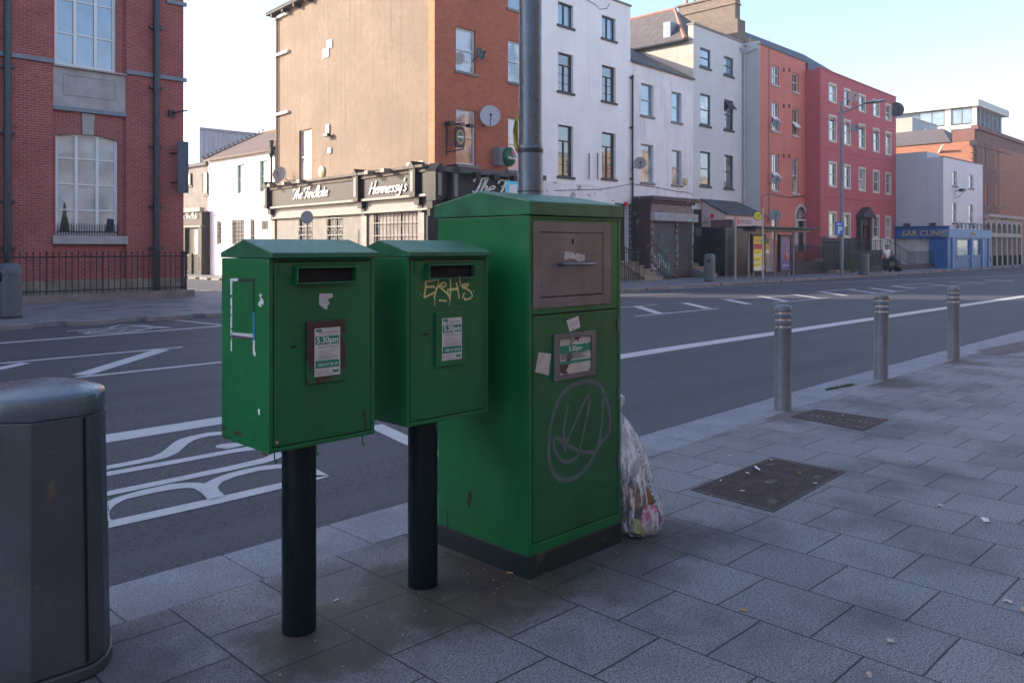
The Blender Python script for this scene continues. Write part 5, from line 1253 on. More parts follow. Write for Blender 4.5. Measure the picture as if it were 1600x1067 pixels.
# round road sign seen from behind
sg = root('road_sign', (20.2, 33.4, 0), 'round road sign seen from behind on a leaning post before the pub flank', 'road sign')
MB().tube([(20.25, 33.4, 0), (20.20, 33.38, 3.3)], .032, 8).build('post', POLE, sg)
k = MB(); k.lathe([(.005, .012), (.29, .012), (.30, 0), (.29, -.01), (.005, -.01)], n=28)
ux = Vector((.6, -.8, 0)); uz = Vector((-.8, -.6, 0))
k.v = [tuple(Vector((20.2, 33.38, 3.0))+ux*x+Vector((0, 0, y))+uz*(z+.05)) for x, y, z in k.v]; k.build('disc', mat('sign back grey', (.15, .17, .21), .6), sg)

# ---- tall white house ---------------------------------------------------------
W1 = mat('white painted render', (.80, .77, .76), .8, var=.05, sc=.7, bmp=.08, bsc=25, streak=.22, grime=.08)
W1P = mat('peeling white paint', (.76, .72, .71), .85, var=.1, sc=1.2, bmp=.25, bsc=12, streak=.3, patch=((.36, .31, .29), 2.3, .60))
W2 = mat('stained white render', (.75, .71, .70), .85, var=.08, sc=1, bmp=.12, bsc=18, streak=.65, grime=.25, patch=((.40, .36, .34), 3.0, .70))
GRY = mat('pale grey render', (.56, .56, .56), .85, var=.05, sc=.8, bmp=.06, streak=.2)
h1 = root('tall_white_house', FA.w(10, 0), 'tall white rendered house with black sills beside the grey lamp column', 'house')
sC = FA.px(985)[0]; ZT1 = FA.px(985, 11.4)[1]
wn_ = []
for xl, xr, rows in ((872, 895.6, ((2, 38), (81, 141.7), (194.3, 275))), (940.4, 962, ((23.3, 58.7), (101, 157), (206, 278.5)))):
    for yt, yb in rows: wn_.append(hp(FA, xl, xr, yt, yb))
for c in (0, 3): wn_.append((wn_[c][0], wn_[c][1], wn_[c][2]+2.7, wn_[c][3]+2.0))
wn_ = wn_[:6]
zgr = FA.px(985, 295)[1]
dr = hp(FA, 966, 982, 318, 408)
wall(FA, sB+.004, sC, zgr, ZT1, wn_, W1, h1, depth=.2)
wall(FA, sB+.004, sC, -.14, zgr, [dr], W1P, h1, depth=.3, name='ground_floor_wall')
for i, h_ in enumerate(wn_): window(FA, h_, h1, BROWNF if i % 3 else BLACKF, GLB if i % 3 == 0 else GL, SILLB, style='pair' if i % 3 == 0 else 'tall', depth=.18)
MB().fbox(FA, dr[0], dr[1], dr[2], dr[3], -.34, -.26).build('door', mat('black door', (.012, .012, .015), .4), h1)
qn = MB()
for i in range(9): w_ = .2 if i % 2 else .3; qn.fbox(FA, dr[1]+.004, dr[1]+w_, dr[2]+i*.33, dr[2]+i*.33+.3, 0, .1); qn.fbox(FA, dr[0]-w_, dr[0]-.004, dr[2]+i*.33, dr[2]+i*.33+.3, 0, .1)
qn.build('rusticated_surround', mat('dark rusticated stone', (.10, .085, .085), .9, var=.3, sc=5, bmp=.4), h1)
shell(FA, sB+.004, sC-.002, ZT1-.02, 11, W1, h1)
MB().fbox(FA, sB+.004, sC+.03, ZT1, ZT1+.09, -.3, .07).build('coping', SILLG, h1)
cb = MB()
for pts in ([(915,0),(930,8),(937,15),(948,14),(952,6)], [(865,298),(900,297),(940,296),(985,288)], [(941,240),(941.5,270)]): cb.ribbon([FA.px(x, y) for x, y in pts], .03, lambda a, b: FA.w(a, b, .03))
cb.build('cable', BLACK, h1)
for x in (917.5, 931): s_, z0_ = FA.px(x, 281); MB().tube([FA.w(s_, z0_, .12), FA.w(s_, FA.px(x, 240)[1], .12)], .03, 6).build('vent_pipe', BLACK, h1)
downpipe(FA, FA.px(984.5)[0]+.05, .2, FA.px(985, 118)[1], h1, BLACK, .055, .12, [FA.px(985, y)[1] for y in (122, 200, 280)])
# ---- low white house ----------------------------------------------------------
h2 = root('low_white_house', FA.w(17, 0), 'lower stained white house with slate roof above the brown shuttered shopfront', 'house')
sD = FA.px(1083.5)[0]; ZT2 = FA.px(985, 95)[1]
wn_ = [hp(FA, 1001.6, 1021, 129.5, 179.6), hp(FA, 1001.6, 1021, 224.7, 284.7), hp(FA, 1049.7, 1065, 143, 189.8), hp(FA, 1049.7, 1065, 234, 288.5)]
dr2_ = hp(FA, 1064.5, 1077, 344, 408)
wall(FA, sC+.004, sD, -.14, ZT2, wn_+[dr2_], W2, h2, depth=.2)
for i, h_ in enumerate(wn_): window(FA, h_, h2, mat('pale grey window frame', (.33, .36, .40), .5), (GLB, GLC, GLB, GLC)[i], SILLG, depth=.18)
MB().fbox(FA, dr2_[0], dr2_[1], dr2_[2], dr2_[3], -.3, -.22).build('door', mat('grey stone blocking', (.16, .14, .14), .9, var=.3), h2)
qn = MB()
for i in range(8): w_ = .22 if i % 2 else .32; qn.fbox(FA, dr2_[1]+.004, dr2_[1]+w_, dr2_[2]+i*.33, dr2_[2]+i*.33+.3, 0, .1)
cx_ = (dr2_[0]+dr2_[1])/2
for i in range(9):
    a0 = math.pi*i/9; a1 = math.pi*(i+.9)/9; r0, r1 = .5, .85
    qn.fprism(FA, [(cx_+r0*math.cos(a0), dr2_[3]+.1+r0*math.sin(a0)), (cx_+r1*math.cos(a0), dr2_[3]+.1+r1*math.sin(a0)), (cx_+r1*math.cos(a1), dr2_[3]+.1+r1*math.sin(a1)), (cx_+r0*math.cos(a1), dr2_[3]+.1+r0*math.sin(a1))], 0, .1)
qn.fbox(FA, dr2_[0]-.2, dr2_[1]+.35, dr2_[3]+.02, dr2_[3]+.14, 0, .2)
qn.build('rusticated_surround', mat('pale rusticated stone', (.27, .24, .22), .9, var=.3, sc=5, bmp=.4), h2)
shell(FA, sC+.006, sD-.004, ZT2-.02, 9, W2, h2)
rf = MB(); e = FA.w
rf.add([e(sC+.01, ZT2+.02, .12), e(sD+.06, ZT2-.02, .12), e(sD-.01, ZT2+2.6, -4.6), e(sC+.01, ZT2+2.6, -4.6), e(sC+.01, ZT2-.08, .12), e(sD+.06, ZT2-.1, .12), e(sC+.01, ZT2, -9), e(sD, ZT2, -9)], [(0,1,2,3), (0,1,5,4), (3,2,7,6)])
rf.build('roof', SLATE, h2)
s_, z_ = FA.px(1069.5, 284); ml = MB(); ml.lathe([(.22, 0), (.2, .08), (.02, .1)], n=8)
ml.v = [FA.w(s_+x, z_+y, .01+z) for x, y, z in ml.v]; tag(ml.build('alarm_box', mat('yellowed alarm box', (.45, .32, .14), .6)), 'octagonal yellowed alarm box beside the right window of the low white house', 'alarm')
cb = MB()
for pts in ([(985,287),(1030,294),(1055,299),(1075,301),(1083,306)],): cb.ribbon([FA.px(x, y) for x, y in pts], .035, lambda a, b: FA.w(a, b, .03))
cb.build('cable', BLACK, h2)
for x, y in ((976, 319), (1089.5, 315)):
    s_, z_ = FA.px(x, y); mb = MB(); mb.fbox(FA, s_-.1, s_+.1, z_-.1, z_+.1, .01, .12); tag(mb.build('alarm_box', mat('alarm red', (.5, .03, .03), .5)), 'small red alarm box %s' % ('by the dark doorway of the tall white house' if x < 1000 else 'above the passage left of the noodle shop'), 'alarm')
# brown shopfront
BRS = mat('chocolate paint peeling', (.055, .024, .024), .6, var=.25, sc=3, patch=((.24, .18, .16), 1.7, .60), grime=.3)
SHUT = mat('shutter grey brown', (.11, .095, .10), .5, var=.2, sc=2, streak=.2)
bs = root('boarded_shopfront', (36.9, 25.5, 0), 'derelict brown shopfront with graffitied roller shutters built out from the low white house', 'shopfront')
X0_, X1_, YF_ = 34.98, 38.95, 25.0; YB_ = 26.1
FP = Plane((0, YF_), 2.0); FP = Plane((X0_, YF_), 1.5); WL = X1_-X0_
mb = MB(); mb.fbox(FP, 0, WL, -.14, 4.05, -1.05, 0); mb.build('body', BRS, bs)
mb = MB(); mb.fbox(FP, -.15, WL+.25, 4.05, 4.22, -1.0, .28); mb.fbox(FP, -.08, WL+.12, 3.9, 4.05, -1.0, .14); mb.build('cornice', BRS, bs)
MB().fbox(FP, -.15, WL+.25, 4.22, 4.26, -1.0, .3).build('lead_flashing', mat('lead flashing', (.2, .21, .23), .5), bs)
mb = MB(); mb.fbox(FP, .0, WL+.3, 3.0, 3.42, .0, .22); mb.build('sign_board', mat('blank sign board', (.30, .29, .28), .7, var=.1, patch=((.30, .35, .42), .6, .52)), bs)
mb = MB(); mb.fbox(FP, .05, WL-.1, 3.42, 3.85, .0, .06); mb.build('upper_panel', mat('pale worn panel', (.22, .16, .15), .8, var=.3, sc=4), bs)
for i, (a_, b_) in enumerate(((.12, 2.25), (2.4, WL-.08))):
    mb = MB(); n_ = 34
    for k_ in range(n_):
        z0_, z1_ = .1+(2.9-.1)*k_/n_, .1+(2.9-.1)*(k_+1)/n_; zm = (z0_+z1_)/2
        mb.quad(FP.w(a_, z0_, .02), FP.w(b_, z0_, .02), FP.w(b_, zm, .05), FP.w(a_, zm, .05)); mb.quad(FP.w(a_, zm, .05), FP.w(b_, zm, .05), FP.w(b_, z1_, .02), FP.w(a_, z1_, .02))
    mb.build('roller_shutter', SHUT if i == 0 else mat('shutter brown', (.075, .055, .055), .6, var=.2), bs)
mb = MB()
for a_ in (0, 2.28): mb.fbox(FP, a_, a_+.09, -.1, 2.98, 0, .12)
mb.build('shutter_guide', mat('worn guide rail', (.3, .25, .22), .6, patch=((.08,.04,.03), 5, .5)), bs)
GSP = mat('turquoise graffiti', (.07, .34, .24), .6); WSP = mat('white graffiti', (.60, .60, .66), .6)
def scrib(F, box, nst, wd, m, name, par, n, seed):
    rr_ = random.Random(seed); mb = MB(); x0, x1, y0, y1 = box
    for i in range(nst):
        cx, cy = rr_.uniform(x0, x1), rr_.uniform(y0, y1); pts = []
        a = rr_.uniform(0, 6); 
        for k_ in range(9):
            pts.append(F.px(cx, cy)); a += rr_.uniform(-1.2, 1.2); cx = min(x1, max(x0, cx+rr_.uniform(1, 3.5)*math.cos(a))); cy = min(y1, max(y0, cy+rr_.uniform(3, 7)*math.sin(a)))
        mb.ribbon(pts, wd, lambda q, z: F.w(q, z, n+rr_.random()*.003))
    mb.build(name, m, par)
scrib(FP, (1030, 1044, 368, 424), 7, .05, GSP, 'graffiti', bs, .055, 3); scrib(FP, (1051, 1059, 370, 400), 4, .05, GSP, 'graffiti', bs, .055, 5); scrib(FP, (1018, 1040, 398, 420), 7, .05, WSP, 'graffiti', bs, .055, 8)

# ---- grey house ---------------------------------------------------------------
h3 = root('grey_house', FA.w(23, 0), 'pale grey rendered house with black framed windows and tall hipped roof', 'house')
sE = FA.px(1161)[0]; ZT3 = 14.42
wn_ = []
for xl, xr, rows in ((1094, 1110, ((73.9, 103.7), (145.5, 194.8), (235.8, 290))), (1131.4, 1145.6, ((87.3, 116.4), (154.8, 202), (241.6, 294)))):
    for yt, yb in rows: wn_.append(hp(FA, xl, xr, yt, yb))
wall(FA, sD+.004, sE, -.14, ZT3, wn_, GRY, h3, depth=.2)
for i, h_ in enumerate(wn_): window(FA, h_, h3, BLACKF, (GLB, GLC, GL, GLB, GLG, GLG)[i], SILLB, depth=.1, fw=.10, open_=-.6 if i == 4 else 0)
GSD = mat('cream grey gable', (.46, .42, .35), .9, var=.08, streak=.2)
mb = MB(); p = FA.w(sD+.004, 0, 0); q = FA.w(sD+.004, 0, -10.5); r1_ = FA.w(sE, 0, -10.5)
mb.quad((*p[:2], -.14), (*q[:2], -.14), (*q[:2], 13.55), (*p[:2], 13.55)); mb.quad((*q[:2], -.14), (*r1_[:2], -.14), (*r1_[:2], 13.55), (*q[:2], 13.55)); mb.build('side_wall', GSD, h3)
mb = MB(); mb.fbox(FA, sD+.004, sE, 13.57, ZT3, -.35, -.005); mb.build('parapet', GSD, h3)
MB().fbox(FA, sD-.03, sE+.02, ZT3, ZT3+.12, -.42, .06).build('coping', SILLG, h3)
rf = MB(); wz = 13.62; A_ = FA.w(sD-.25, wz, -.4); B_ = FA.w(sD-.25, wz, -10.8); C_ = FA.w(sE+6, wz, -10.8); D_ = FA.w(sE+6, wz, -.4)
ra = (44.0, 29.6, 16.5); rb = (44.0, 36.5, 16.5)
D2 = FA.w(sE+.0, wz, -.4); C2 = FA.w(sE, wz, -10.8)
rf.add([A_, B_, rb, ra, D2, C2], [(0,1,2,3), (0,3,4), (3,2,5,4), (1,5,2)]); roof3 = rf.build('roof', mat('brown slate hip roof', (.10, .088, .085), .75, var=.3, sc=3), h3)
MB().tube([A_, ra, rb], .13, 6).build('ridge_tiles', mat('terracotta hip tiles', (.26, .14, .11), .8), roof3)
MB().tube([(A_[0]+.02, A_[1], wz-.08), (B_[0]+.02, B_[1], wz-.08)], .07, 6).build('gutter', BLACK, h3)
ck = brick('buff brick chimney', (.22, .17, .13), (.15, .115, .095), (.12, .10, .085), .23, .09, .012)
cm_ = MB(); cm_.box(46.8, 27.0, 12, 47.4, 31.2, 17.5); cm_.box(46.65, 26.75, 12, 47.6, 28.0, 15.9); cm_.box(46.7, 26.9, 17.5, 47.5, 31.3, 17.62); cm_.box(46.72, 26.95, 16.9, 47.48, 31.25, 17.0)
chm = cm_.build('chimney', ck, h3)
for i in range(7): y_ = 27.3+i*.58; MB().tube([(47.1, y_, 17.55), (47.1, y_, 18.0), (47.1, y_, 18.05)], .14, 8, rr=[.14, .11, .15]).build('chimney_pot', mat('clay pot', (.42, .27, .2), .8), chm)
mb = MB(); mb.fbox(FA, FA.px(1086)[0]+.1, FA.px(1092)[0]+.5, ZT3-.5, ZT3+.55, -2.2, -1.7); mb.build('roof_hatch', mat('blue grey skylight', (.18, .22, .28), .5), h3)
# return wall grey -> orange, with cream downpipe
FO = Plane((47.45, 25.62), 2.5)
kO = FO.px(1187)
GRD = mat('grey green render', (.40, .42, .43), .85, var=.05, streak=.2)
pE = FA.w(sE, 0, 0); pO = FO.w(FO.px(1187.5)[0], 0, 0)
mb = MB(); mb.quad((*pE[:2], -.14), (*pO[:2], -.14), (*pO[:2], FA.px(1161, 68)[1]), (*pE[:2], FA.px(1161, 68)[1])); mb.build('return_wall', GRD, h3)
FRt = Plane((pE[0], pE[1]), math.degrees(math.atan2(pO[1]-pE[1], pO[0]-pE[0])))
s_, z_ = FRt.px(1162.5, 85); CRP = mat('cream downpipe', (.42, .41, .42), .5)
mb = MB(); mb.tube([FRt.w(.12, 2.8, .1), FRt.w(.12, z_, .1)], .06, 8); mb.tube([FRt.w(.12, z_, .1), FRt.w(.9, z_+.25, .1)], .05, 8); mb.tube([FRt.w(.12, z_, .1), (*FA.w(sE-.5, z_+.3, .1),)], .05, 8); mb.build('downpipe', CRP, h3)

# ---- orange house and red house -------------------------------------------------
ORG_ = mat('orange red painted render', (.52, .155, .115), .8, var=.07, sc=.8, bmp=.08, patch=((.40, .17, .15), 1.1, .66), streak=.12)
REDM = mat('crimson painted render', (.42, .092, .105), .85, var=.07, sc=.9, bmp=.2, bsc=12, streak=.12)
h4 = root('orange_house', FO.w(3, 0), 'orange red house with open white sashes and an arched fanlight door', 'house')
sO0 = FO.px(1187.5)[0]; sO1 = FO.px(1258.5)[0]; ZO = FO.px(1188, 70)[1]
wn_ = []
for xl, xr, rows in ((1206, 1217, ((101.4, 131), (158.6, 203), (240, 297))), (1238, 1247.7, ((113.5, 142.3), (168.6, 211), (245.8, 302)))):
    for yt, yb in rows: wn_.append(hp(FO, xl, xr, yt, yb))
wn_.append(hp(FO, 1206, 1216, 338, 372)); do = hp(FO, 1242.5, 1259, 322, 393)
wall(FO, sO0, sO1, -.14, ZO, wn_+[do], ORG_, h4, depth=.2)
for i, h_ in enumerate(wn_): window(FO, h_, h4, WHITEF, GLC if i == 5 else GL, mat('pale pink sill', (.45, .36, .34), .7), style='sash2' if i < 6 else 'sash', depth=.14, open_={1: .45, 2: .5, 4: .5}.get(i, 0), sillh=.14)
mb = MB(); mb.fbox(FO, do[0]+.05, do[1]-.05, do[2], do[3]-.75, -.2, -.15); mb.build('door', BLACKF, h4)
cx_ = (do[0]+do[1])/2; rr0 = (do[1]-do[0])/2; zc_ = do[3]-rr0
PS = mat('pale door surround', (.48, .42, .40), .7, var=.1, sc=4); fz_ = MB()
for i in range(12):
    a0 = math.pi*i/12; a1 = math.pi*(i+1)/12; r0, r1 = rr0*.98, rr0*1.22
    fz_.fprism(FO, [(cx_+r0*math.cos(a0), zc_+r0*math.sin(a0)), (cx_+r1*math.cos(a0), zc_+r1*math.sin(a0)), (cx_+r1*math.cos(a1), zc_+r1*math.sin(a1)), (cx_+r0*math.cos(a1), zc_+r0*math.sin(a1))], -.01, .06)
for a_, b_ in ((do[0]-.10, do[0]+.13), (do[1]-.13, do[1]+.10), (do[0]+.25, do[0]+.35)): fz_.fbox(FO, a_, b_, do[2], zc_-.14, -.12, .07)
fz_.fbox(FO, do[0]-.14, do[1]+.14, zc_-.14, zc_, -.12, .1); fz_.build('door_surround', PS, h4)
fn = MB(); fn.add([FO.w(cx_+rr0*math.cos(math.pi*i/12), zc_+rr0*math.sin(math.pi*i/12), -.1) for i in range(13)], [tuple(range(13))]); fn.build('fanlight', GLG, h4)
fn = MB()
for i in range(1, 8): a0 = math.pi*i/8; fn.tube([FO.w(cx_+.1*math.cos(a0), zc_+.1*math.sin(a0), -.08), FO.w(cx_+rr0*math.cos(a0), zc_+rr0*math.sin(a0), -.08)], .02, 4)
fn.build('fanlight_bars', PS, h4)
cr_ = MB()
for i in range(10):    # corner fillers between arch and square opening
    a0 = math.pi*i/10; a1 = math.pi*(i+1)/10
    cr_.add([FO.w(cx_+rr0*math.cos(a0), zc_+rr0*math.sin(a0), -.004), FO.w(cx_+rr0*math.cos(a1), zc_+rr0*math.sin(a1), -.004), FO.w(cx_+rr0*math.cos(a1), do[3]+.001, -.004), FO.w(cx_+rr0*math.cos(a0), do[3]+.001, -.004)], [(0,1,2,3)])
cr_.build('arch_spandrel', ORG_, h4)
shell(FO, sO0, sO1+.5, ZO-.02, 10, ORG_, h4)
MB().fbox(FO, sO0-.02, sO1, ZO, ZO+.07, -.3, .05).build('coping', SLATE, h4)
cb = MB()
for pts in ([(1201,60),(1201,330)], [(1190,350),(1190,308),(1200,303),(1232,309),(1259,306)], [(1201,306),(1201,350)]): cb.ribbon([FO.px(x, y) for x, y in pts], .06, lambda a, b: FO.w(a, b, .03))
cb.build('cable', BLACK, h4)
for y in (110, 166, 244):
    for x in (1224.5, 1233): s_, z_ = FO.px(x, y); MB().fbox(FO, s_-.1, s_+.1, z_-.12, z_+.12, 0, .03).build('vent_grille', mat('dark vent', (.08, .03, .03), .8), h4)
dish(FO, 1213, 193, 6.5, 'grey', 'grey satellite dish under the open sash on the second floor of the orange house', .5)
dish(FO, 1213, 281, 7, 'grey', 'grey satellite dish in front of the first floor sash of the orange house', .5)
dish(FO, 1211, 336, 9, 'grey', 'low grey satellite dish over the bus shelter on the orange house', .6)
FD = Plane((54.0, 24.85), 2.5)
sR0 = FD.px(1282)[0]; sR1 = FD.px(1400)[0]; ZR = FD.px(1282, 107)[1]
h5 = root('red_house', FD.w(6, 0), 'wide crimson house with twenty white surrounded windows and dark pedimented door', 'house')
cols = ((1295.5, 1306), (1319.2, 1327.8), (1342.2, 1351), (1364.7, 1373.2), (1384, 1391.3)); rows = ((131.5, 156.5), (181.5, 218.5), (254.5, 289.5), (333, 369))
wn_ = []
for j, (yt, yb) in enumerate(rows):
    z1_ = FD.px(1294.7, yt)[1]; z0_ = FD.px(1294.7, yb)[1]
    for i, (a_, b_) in enumerate(cols):
        if j == 3 and i == 2: continue
        wn_.append((FD.px(a_)[0], FD.px(b_)[0], z0_, z1_))
dd_ = (FD.px(1341.5)[0], FD.px(1353)[0], 1.3, FD.px(1341, 352)[1])
SUR = mat('cream window surround', (.55, .50, .42), .7, var=.06)
wall(FD, sR0, sR1, 2.35, ZR, wn_+[dd_], REDM, h5, depth=.2)
wall(FD, sR0, sR1, -.14, 2.35, [(dd_[0], dd_[1], 1.3, 2.35)], mat('dark stained basement wall', (.07, .055, .055), .8, var=.3), h5, name='basement_wall')
for i, h_ in enumerate(wn_): window(FD, h_, h5, WHITEF, (GLC, GLG, GL)[i % 3], None, depth=.12, surround=SUR)
s0_, s1_ = FD.px(1360)[0], FD.px(1398)[0]
wb = MB()
for k_ in range(5): a_ = s0_+(s1_-s0_)*k_/5; wb.fbox(FD, a_, a_+(s1_-s0_)/5*.8, 1.0, 2.3, 0, .04)
wb.build('white_basement_panels', mat('white basement paint', (.6, .6, .6), .7), h5)
MB().fbox(FD, dd_[0], dd_[0]+.35, 1.3, dd_[3], -.2, -.1).build('yellow_door_leaf', mat('yellow door', (.50, .24, .02), .5), h5)
MB().fbox(FD, dd_[0]+.36, dd_[1], 1.3, dd_[3], -.25, -.15).build('door', BLACKF, h5)
MB().fbox(FD, dd_[0]+.5, dd_[0]+.72, 2.2, 2.55, -.15, -.14).build('door_notice', WHITEF, h5)
zz = dd_[3]; cx_ = (dd_[0]+dd_[1])/2; hw_ = (dd_[1]-dd_[0])/2
pm = MB(); pm.fprism(FD, [(cx_-hw_-.55, zz+.55), (cx_+hw_+.55, zz+.55), (cx_+hw_+.55, zz+.7), (cx_, zz+1.35), (cx_-hw_-.55, zz+.7)], 0, .55)
pm.fbox(FD, cx_-hw_-.4, cx_-hw_-.02, 1.3, zz+.55, 0, .3); pm.fbox(FD, cx_+hw_+.02, cx_+hw_+.4, 1.3, zz+.55, 0, .3); pm.fbox(FD, cx_-hw_-.02, cx_+hw_+.02, zz, zz+.55, 0, .2)
pm.build('pediment', mat('black stone pediment', (.03, .028, .03), .7, var=.4, sc=5, bmp=.4), h5)
shell(FD, sR0, sR1, ZR-.02, 12, REDM, h5)
MB().fbox(FD, sR0-.02, sR1+.02, ZR, ZR+.08, -.3, .06).build('coping', REDM, h5)
for y in (182, 229, 305):
    z_ = FD.px(1282, y)[1]; MB().fbox(FD, sR0, sR1, z_-.04, z_+.04, 0, .03).build('string_course', REDM, h5)
rf = MB(); e_ = 13.5
rf.add([(47.2, 26.4, 14.2), (66, 26, e_), (69, 26.5, e_), (63.5, 30.5, 17.0), (48.5, 30.5, 17.2), (47.2, 36, 14), (69, 36, e_)], [(0,1,3,4), (1,2,3), (3,2,6), (4,3,6,5), (0,4,5)]); rf.build('roof', SLATE, h5)
mb = MB()
for k_ in range(4): mb.tube([(47.6+k_*.45, 26.5, 14.1), (47.6+k_*.45, 26.5, 14.75)], .13, 8)
mb.build('chimney_pots', MATS['clay pot'], h4)
dish(FD, 1334, 151, 8.5, 'rust', 'pinkish satellite dish over the top row of windows of the crimson house', .5)
dish(FD, 1401, 171, 11.5, 'dark', 'big charcoal satellite dish at the top right corner of the crimson house', .3)
dish(FD, 1337, 200, 6, 'grey', 'small grey satellite dish between the upper windows of the crimson house', .5)

# ---- ear clinic ------------------------------------------------------------------
FE = Plane((69.2, 21.95), -1.0); FEs = Plane((69.2, 21.95), -90)
GRB = mat('blue grey render', (.44, .46, .50), .85, var=.05, sc=.7, streak=.15); WHB = mat('pale lilac white render', (.66, .65, .69), .85, var=.05)
BLU = mat('shop blue paint', (.011, .09, .29), .45, var=.08); BLUL = mat('shop light blue paint', (.09, .21, .44), .5)
h6 = root('ear_clinic', (72, 22, 0), 'two storey grey and white house with blue clinic shopfront wrapping its corner', 'shop')
sX = FE.px(1535.5)[0]; ZC1 = FEs.px(1476, 245)[1]; ZC2 = FEs.px(1448, 236.8)[1]; sH = FEs.px(1448)[0]
wn_ = [hp(FE, 1488.4, 1495.2, 267.5, 290), hp(FE, 1513.9, 1520.9, 272.8, 294), hp(FE, 1487.9, 1494.8, 316.4, 348), hp(FE, 1513.7, 1520.8, 319, 349)]
zsh = FE.px(1482, 358)[1]
wall(FE, 0, sX, zsh, ZC1, wn_, WHB, h6, depth=.2)
for h_ in wn_: window(FE, h_, h6, WHITEF, GL, SILLG, depth=.14)
mb = MB(); pE_ = FE.w(sX, 0, 0)
mb.quad((69.2, 21.95, -.14), (69.2, 21.95-sH, -.14), (69.2, 21.95-sH, ZC1), (69.2, 21.95, ZC1)); mb.quad((69.2, 21.95-sH, -.14), (69.2, 33, -.14), (69.2, 33, ZC2), (69.2, 21.95-sH, ZC2))
mb.quad((69.2, 33, -.14), (78.3, 33, -.14), (78.3, 33, ZC1), (69.2, 33, ZC1)); mb.quad((69.2, 21.95, ZC1), pE_[:2]+(ZC1,), (78.3, 33, ZC1), (69.2, 33, ZC1)); mb.quad(pE_[:2]+(-.14,), (78.3, 33, -.14), (78.3, 33, ZC1), pE_[:2]+(ZC1,))
mb.quad((69.2, 21.95-sH, ZC1), (72, 21.95-sH, ZC1), (72, 21.95-sH, ZC2), (69.2, 21.95-sH, ZC2)); mb.quad((69.2, 21.95-sH, ZC2), (72, 21.95-sH, ZC2), (72, 33, ZC2), (69.2, 33, ZC2))
mb.build('side_wall', GRB, h6)
MB().fbox(FE, -.02, sX, ZC1, ZC1+.07, -.3, .06).build('coping', SILLG, h6)
mb = MB(); s9 = FEs.px(1398.5)[0]; mb.fbox(FEs, s9, .0, -.1, 2.3, .0, .02); mb.build('white_wall_panel', mat('dirty white wall', (.45, .44, .43), .8, streak=.2), h6)
zA, zB = FEs.px(1398, 356)[1], FEs.px(1398, 373.5)[1]
mb = MB(); mb.fbox(FEs, s9, .5, zB, zA, .022, .35); f6 = mb.build('fascia', BLU, h6)
MB().fbox(FEs, s9, .52, zA, zA+.08, .02, .42).build('cornice', mat('dark blue cornice', (.012, .04, .09), .6), h6)
s_, z_ = FEs.px(1447.5, 365); GLD = mat('gilt lettering', (.50, .36, .16), .5)
text('EAR CLINIC', .62, FEs.M(s_, z_, .37), GLD, 'lettering', f6, ext=.03, bold=.004, sx=1.03, space=1.03)
zA2, zB2 = FE.px(1482, 358)[1], FE.px(1482, 371.5)[1]; sY = FE.px(1540)[0]; yo = .5
mb = MB(); mb.fbox(FE, -.35, sY, zB2, zA2, .0, .5); f7 = mb.build('fascia', BLUL, h6)
text('CLINIC', .42, FE.M((FE.px(1510)[0]), (zA2+zB2)/2, .52), GLD, 'lettering', f7, ext=.02, sx=.8)
g1 = (FE.px(1487)[0], FE.px(1506)[0], .95, zB2-.12); g2 = (FE.px(1512.7)[0], FE.px(1522.6)[0], .95, zB2-.12)
wall(FE, -.35, sX, -.14, zB2, [g1, g2], BLU, h6, name='shopfront', n0=.42)
wall(FEs, -.9, .42, -.14, zB2, [], BLU, h6, name='shopfront_side', n0=.35)
GLS = glassmat('shop glass pale', (.20, .27, .26), .03, 1.6, (.45, .52, .48))
for h_ in (g1, g2): window(FE, h_, h6, BLU, GLS, BLUL, depth=.1, n0=.42, style='none')
mb = MB()
for x in (1479, 1509, 1526, 1536): s_ = FE.px(x)[0]; mb.fbox(FE, s_-.14, s_+.14, -.1, zB2, .42, .5); mb.fbox(FE, s_-.2, s_+.2, -.1, .35, .42, .54)
mb.pieces('pilaster', BLUL, h6)
mb = MB(); s0_ = FE.px(1487)[0]; s1_ = FE.px(1536)[0]
for k_ in range(9): q = s0_+(s1_-s0_)*k_/8; mb.tube([FE.w(q, zA2, .4), FE.w(q, zA2+.45, .4)], .03, 5); mb.tube([FE.w(q+.15+.18*math.cos(a*.785), zA2+.22+.16*math.sin(a*.785), .4) for a in range(9)], .02, 4)
mb.tube([FE.w(s0_, zA2+.47, .4), FE.w(s1_, zA2+.47, .4)], .035, 5); mb.build('balcony_rail', BLACK, h6)
for x in (1493, 1516):
    s_, z_ = FE.px(x, 353); mb = MB()
    for i in range(90): a_ = Vector((random.gauss(0, .22), random.gauss(0, .1), abs(random.gauss(0, .18)))); p = Vector(FE.w(s_, zA2+.15, .3))+a_; e1 = Vector([random.uniform(-.08, .08) for _ in range(3)]); e2 = Vector([random.uniform(-.08, .08) for _ in range(3)]); mb.add([p, p+e1, p+e2], [(0,1,2)])
    tag(mb.build('window_box_plant', LEAF), 'green planter foliage on the clinic balcony, %s of the two' % ('left' if x < 1500 else 'right'), 'plant')
for x in (1419, 1459): s_ = FEs.px(x)[0]; mb = MB(); mb.fbox(FEs, s_-.22, s_+.22, zA+.1, zA+.32, .15, .4); mb.fbox(FEs, s_-.04, s_+.04, zA+.08, zA+.2, 0, .2); tag(mb.build('floodlight', BLACKF), '%s floodlight over the blue clinic fascia' % ('left' if x < 1440 else 'right'), 'floodlight')
s_, z_ = FE.px(1531.5, 341.5); mb = MB(); mb.ball(FE.w(s_, z_, .4), .2); mb.tube([FE.w(s_, zA2+.3, .4), FE.w(s_, z_, .4)], .04, 6)
tag(mb.build('globe_lamp', mat('copper globe', (.40, .18, .14), .3), smooth=True), 'reddish globe lamp at the right end of the clinic fascia', 'lamp')
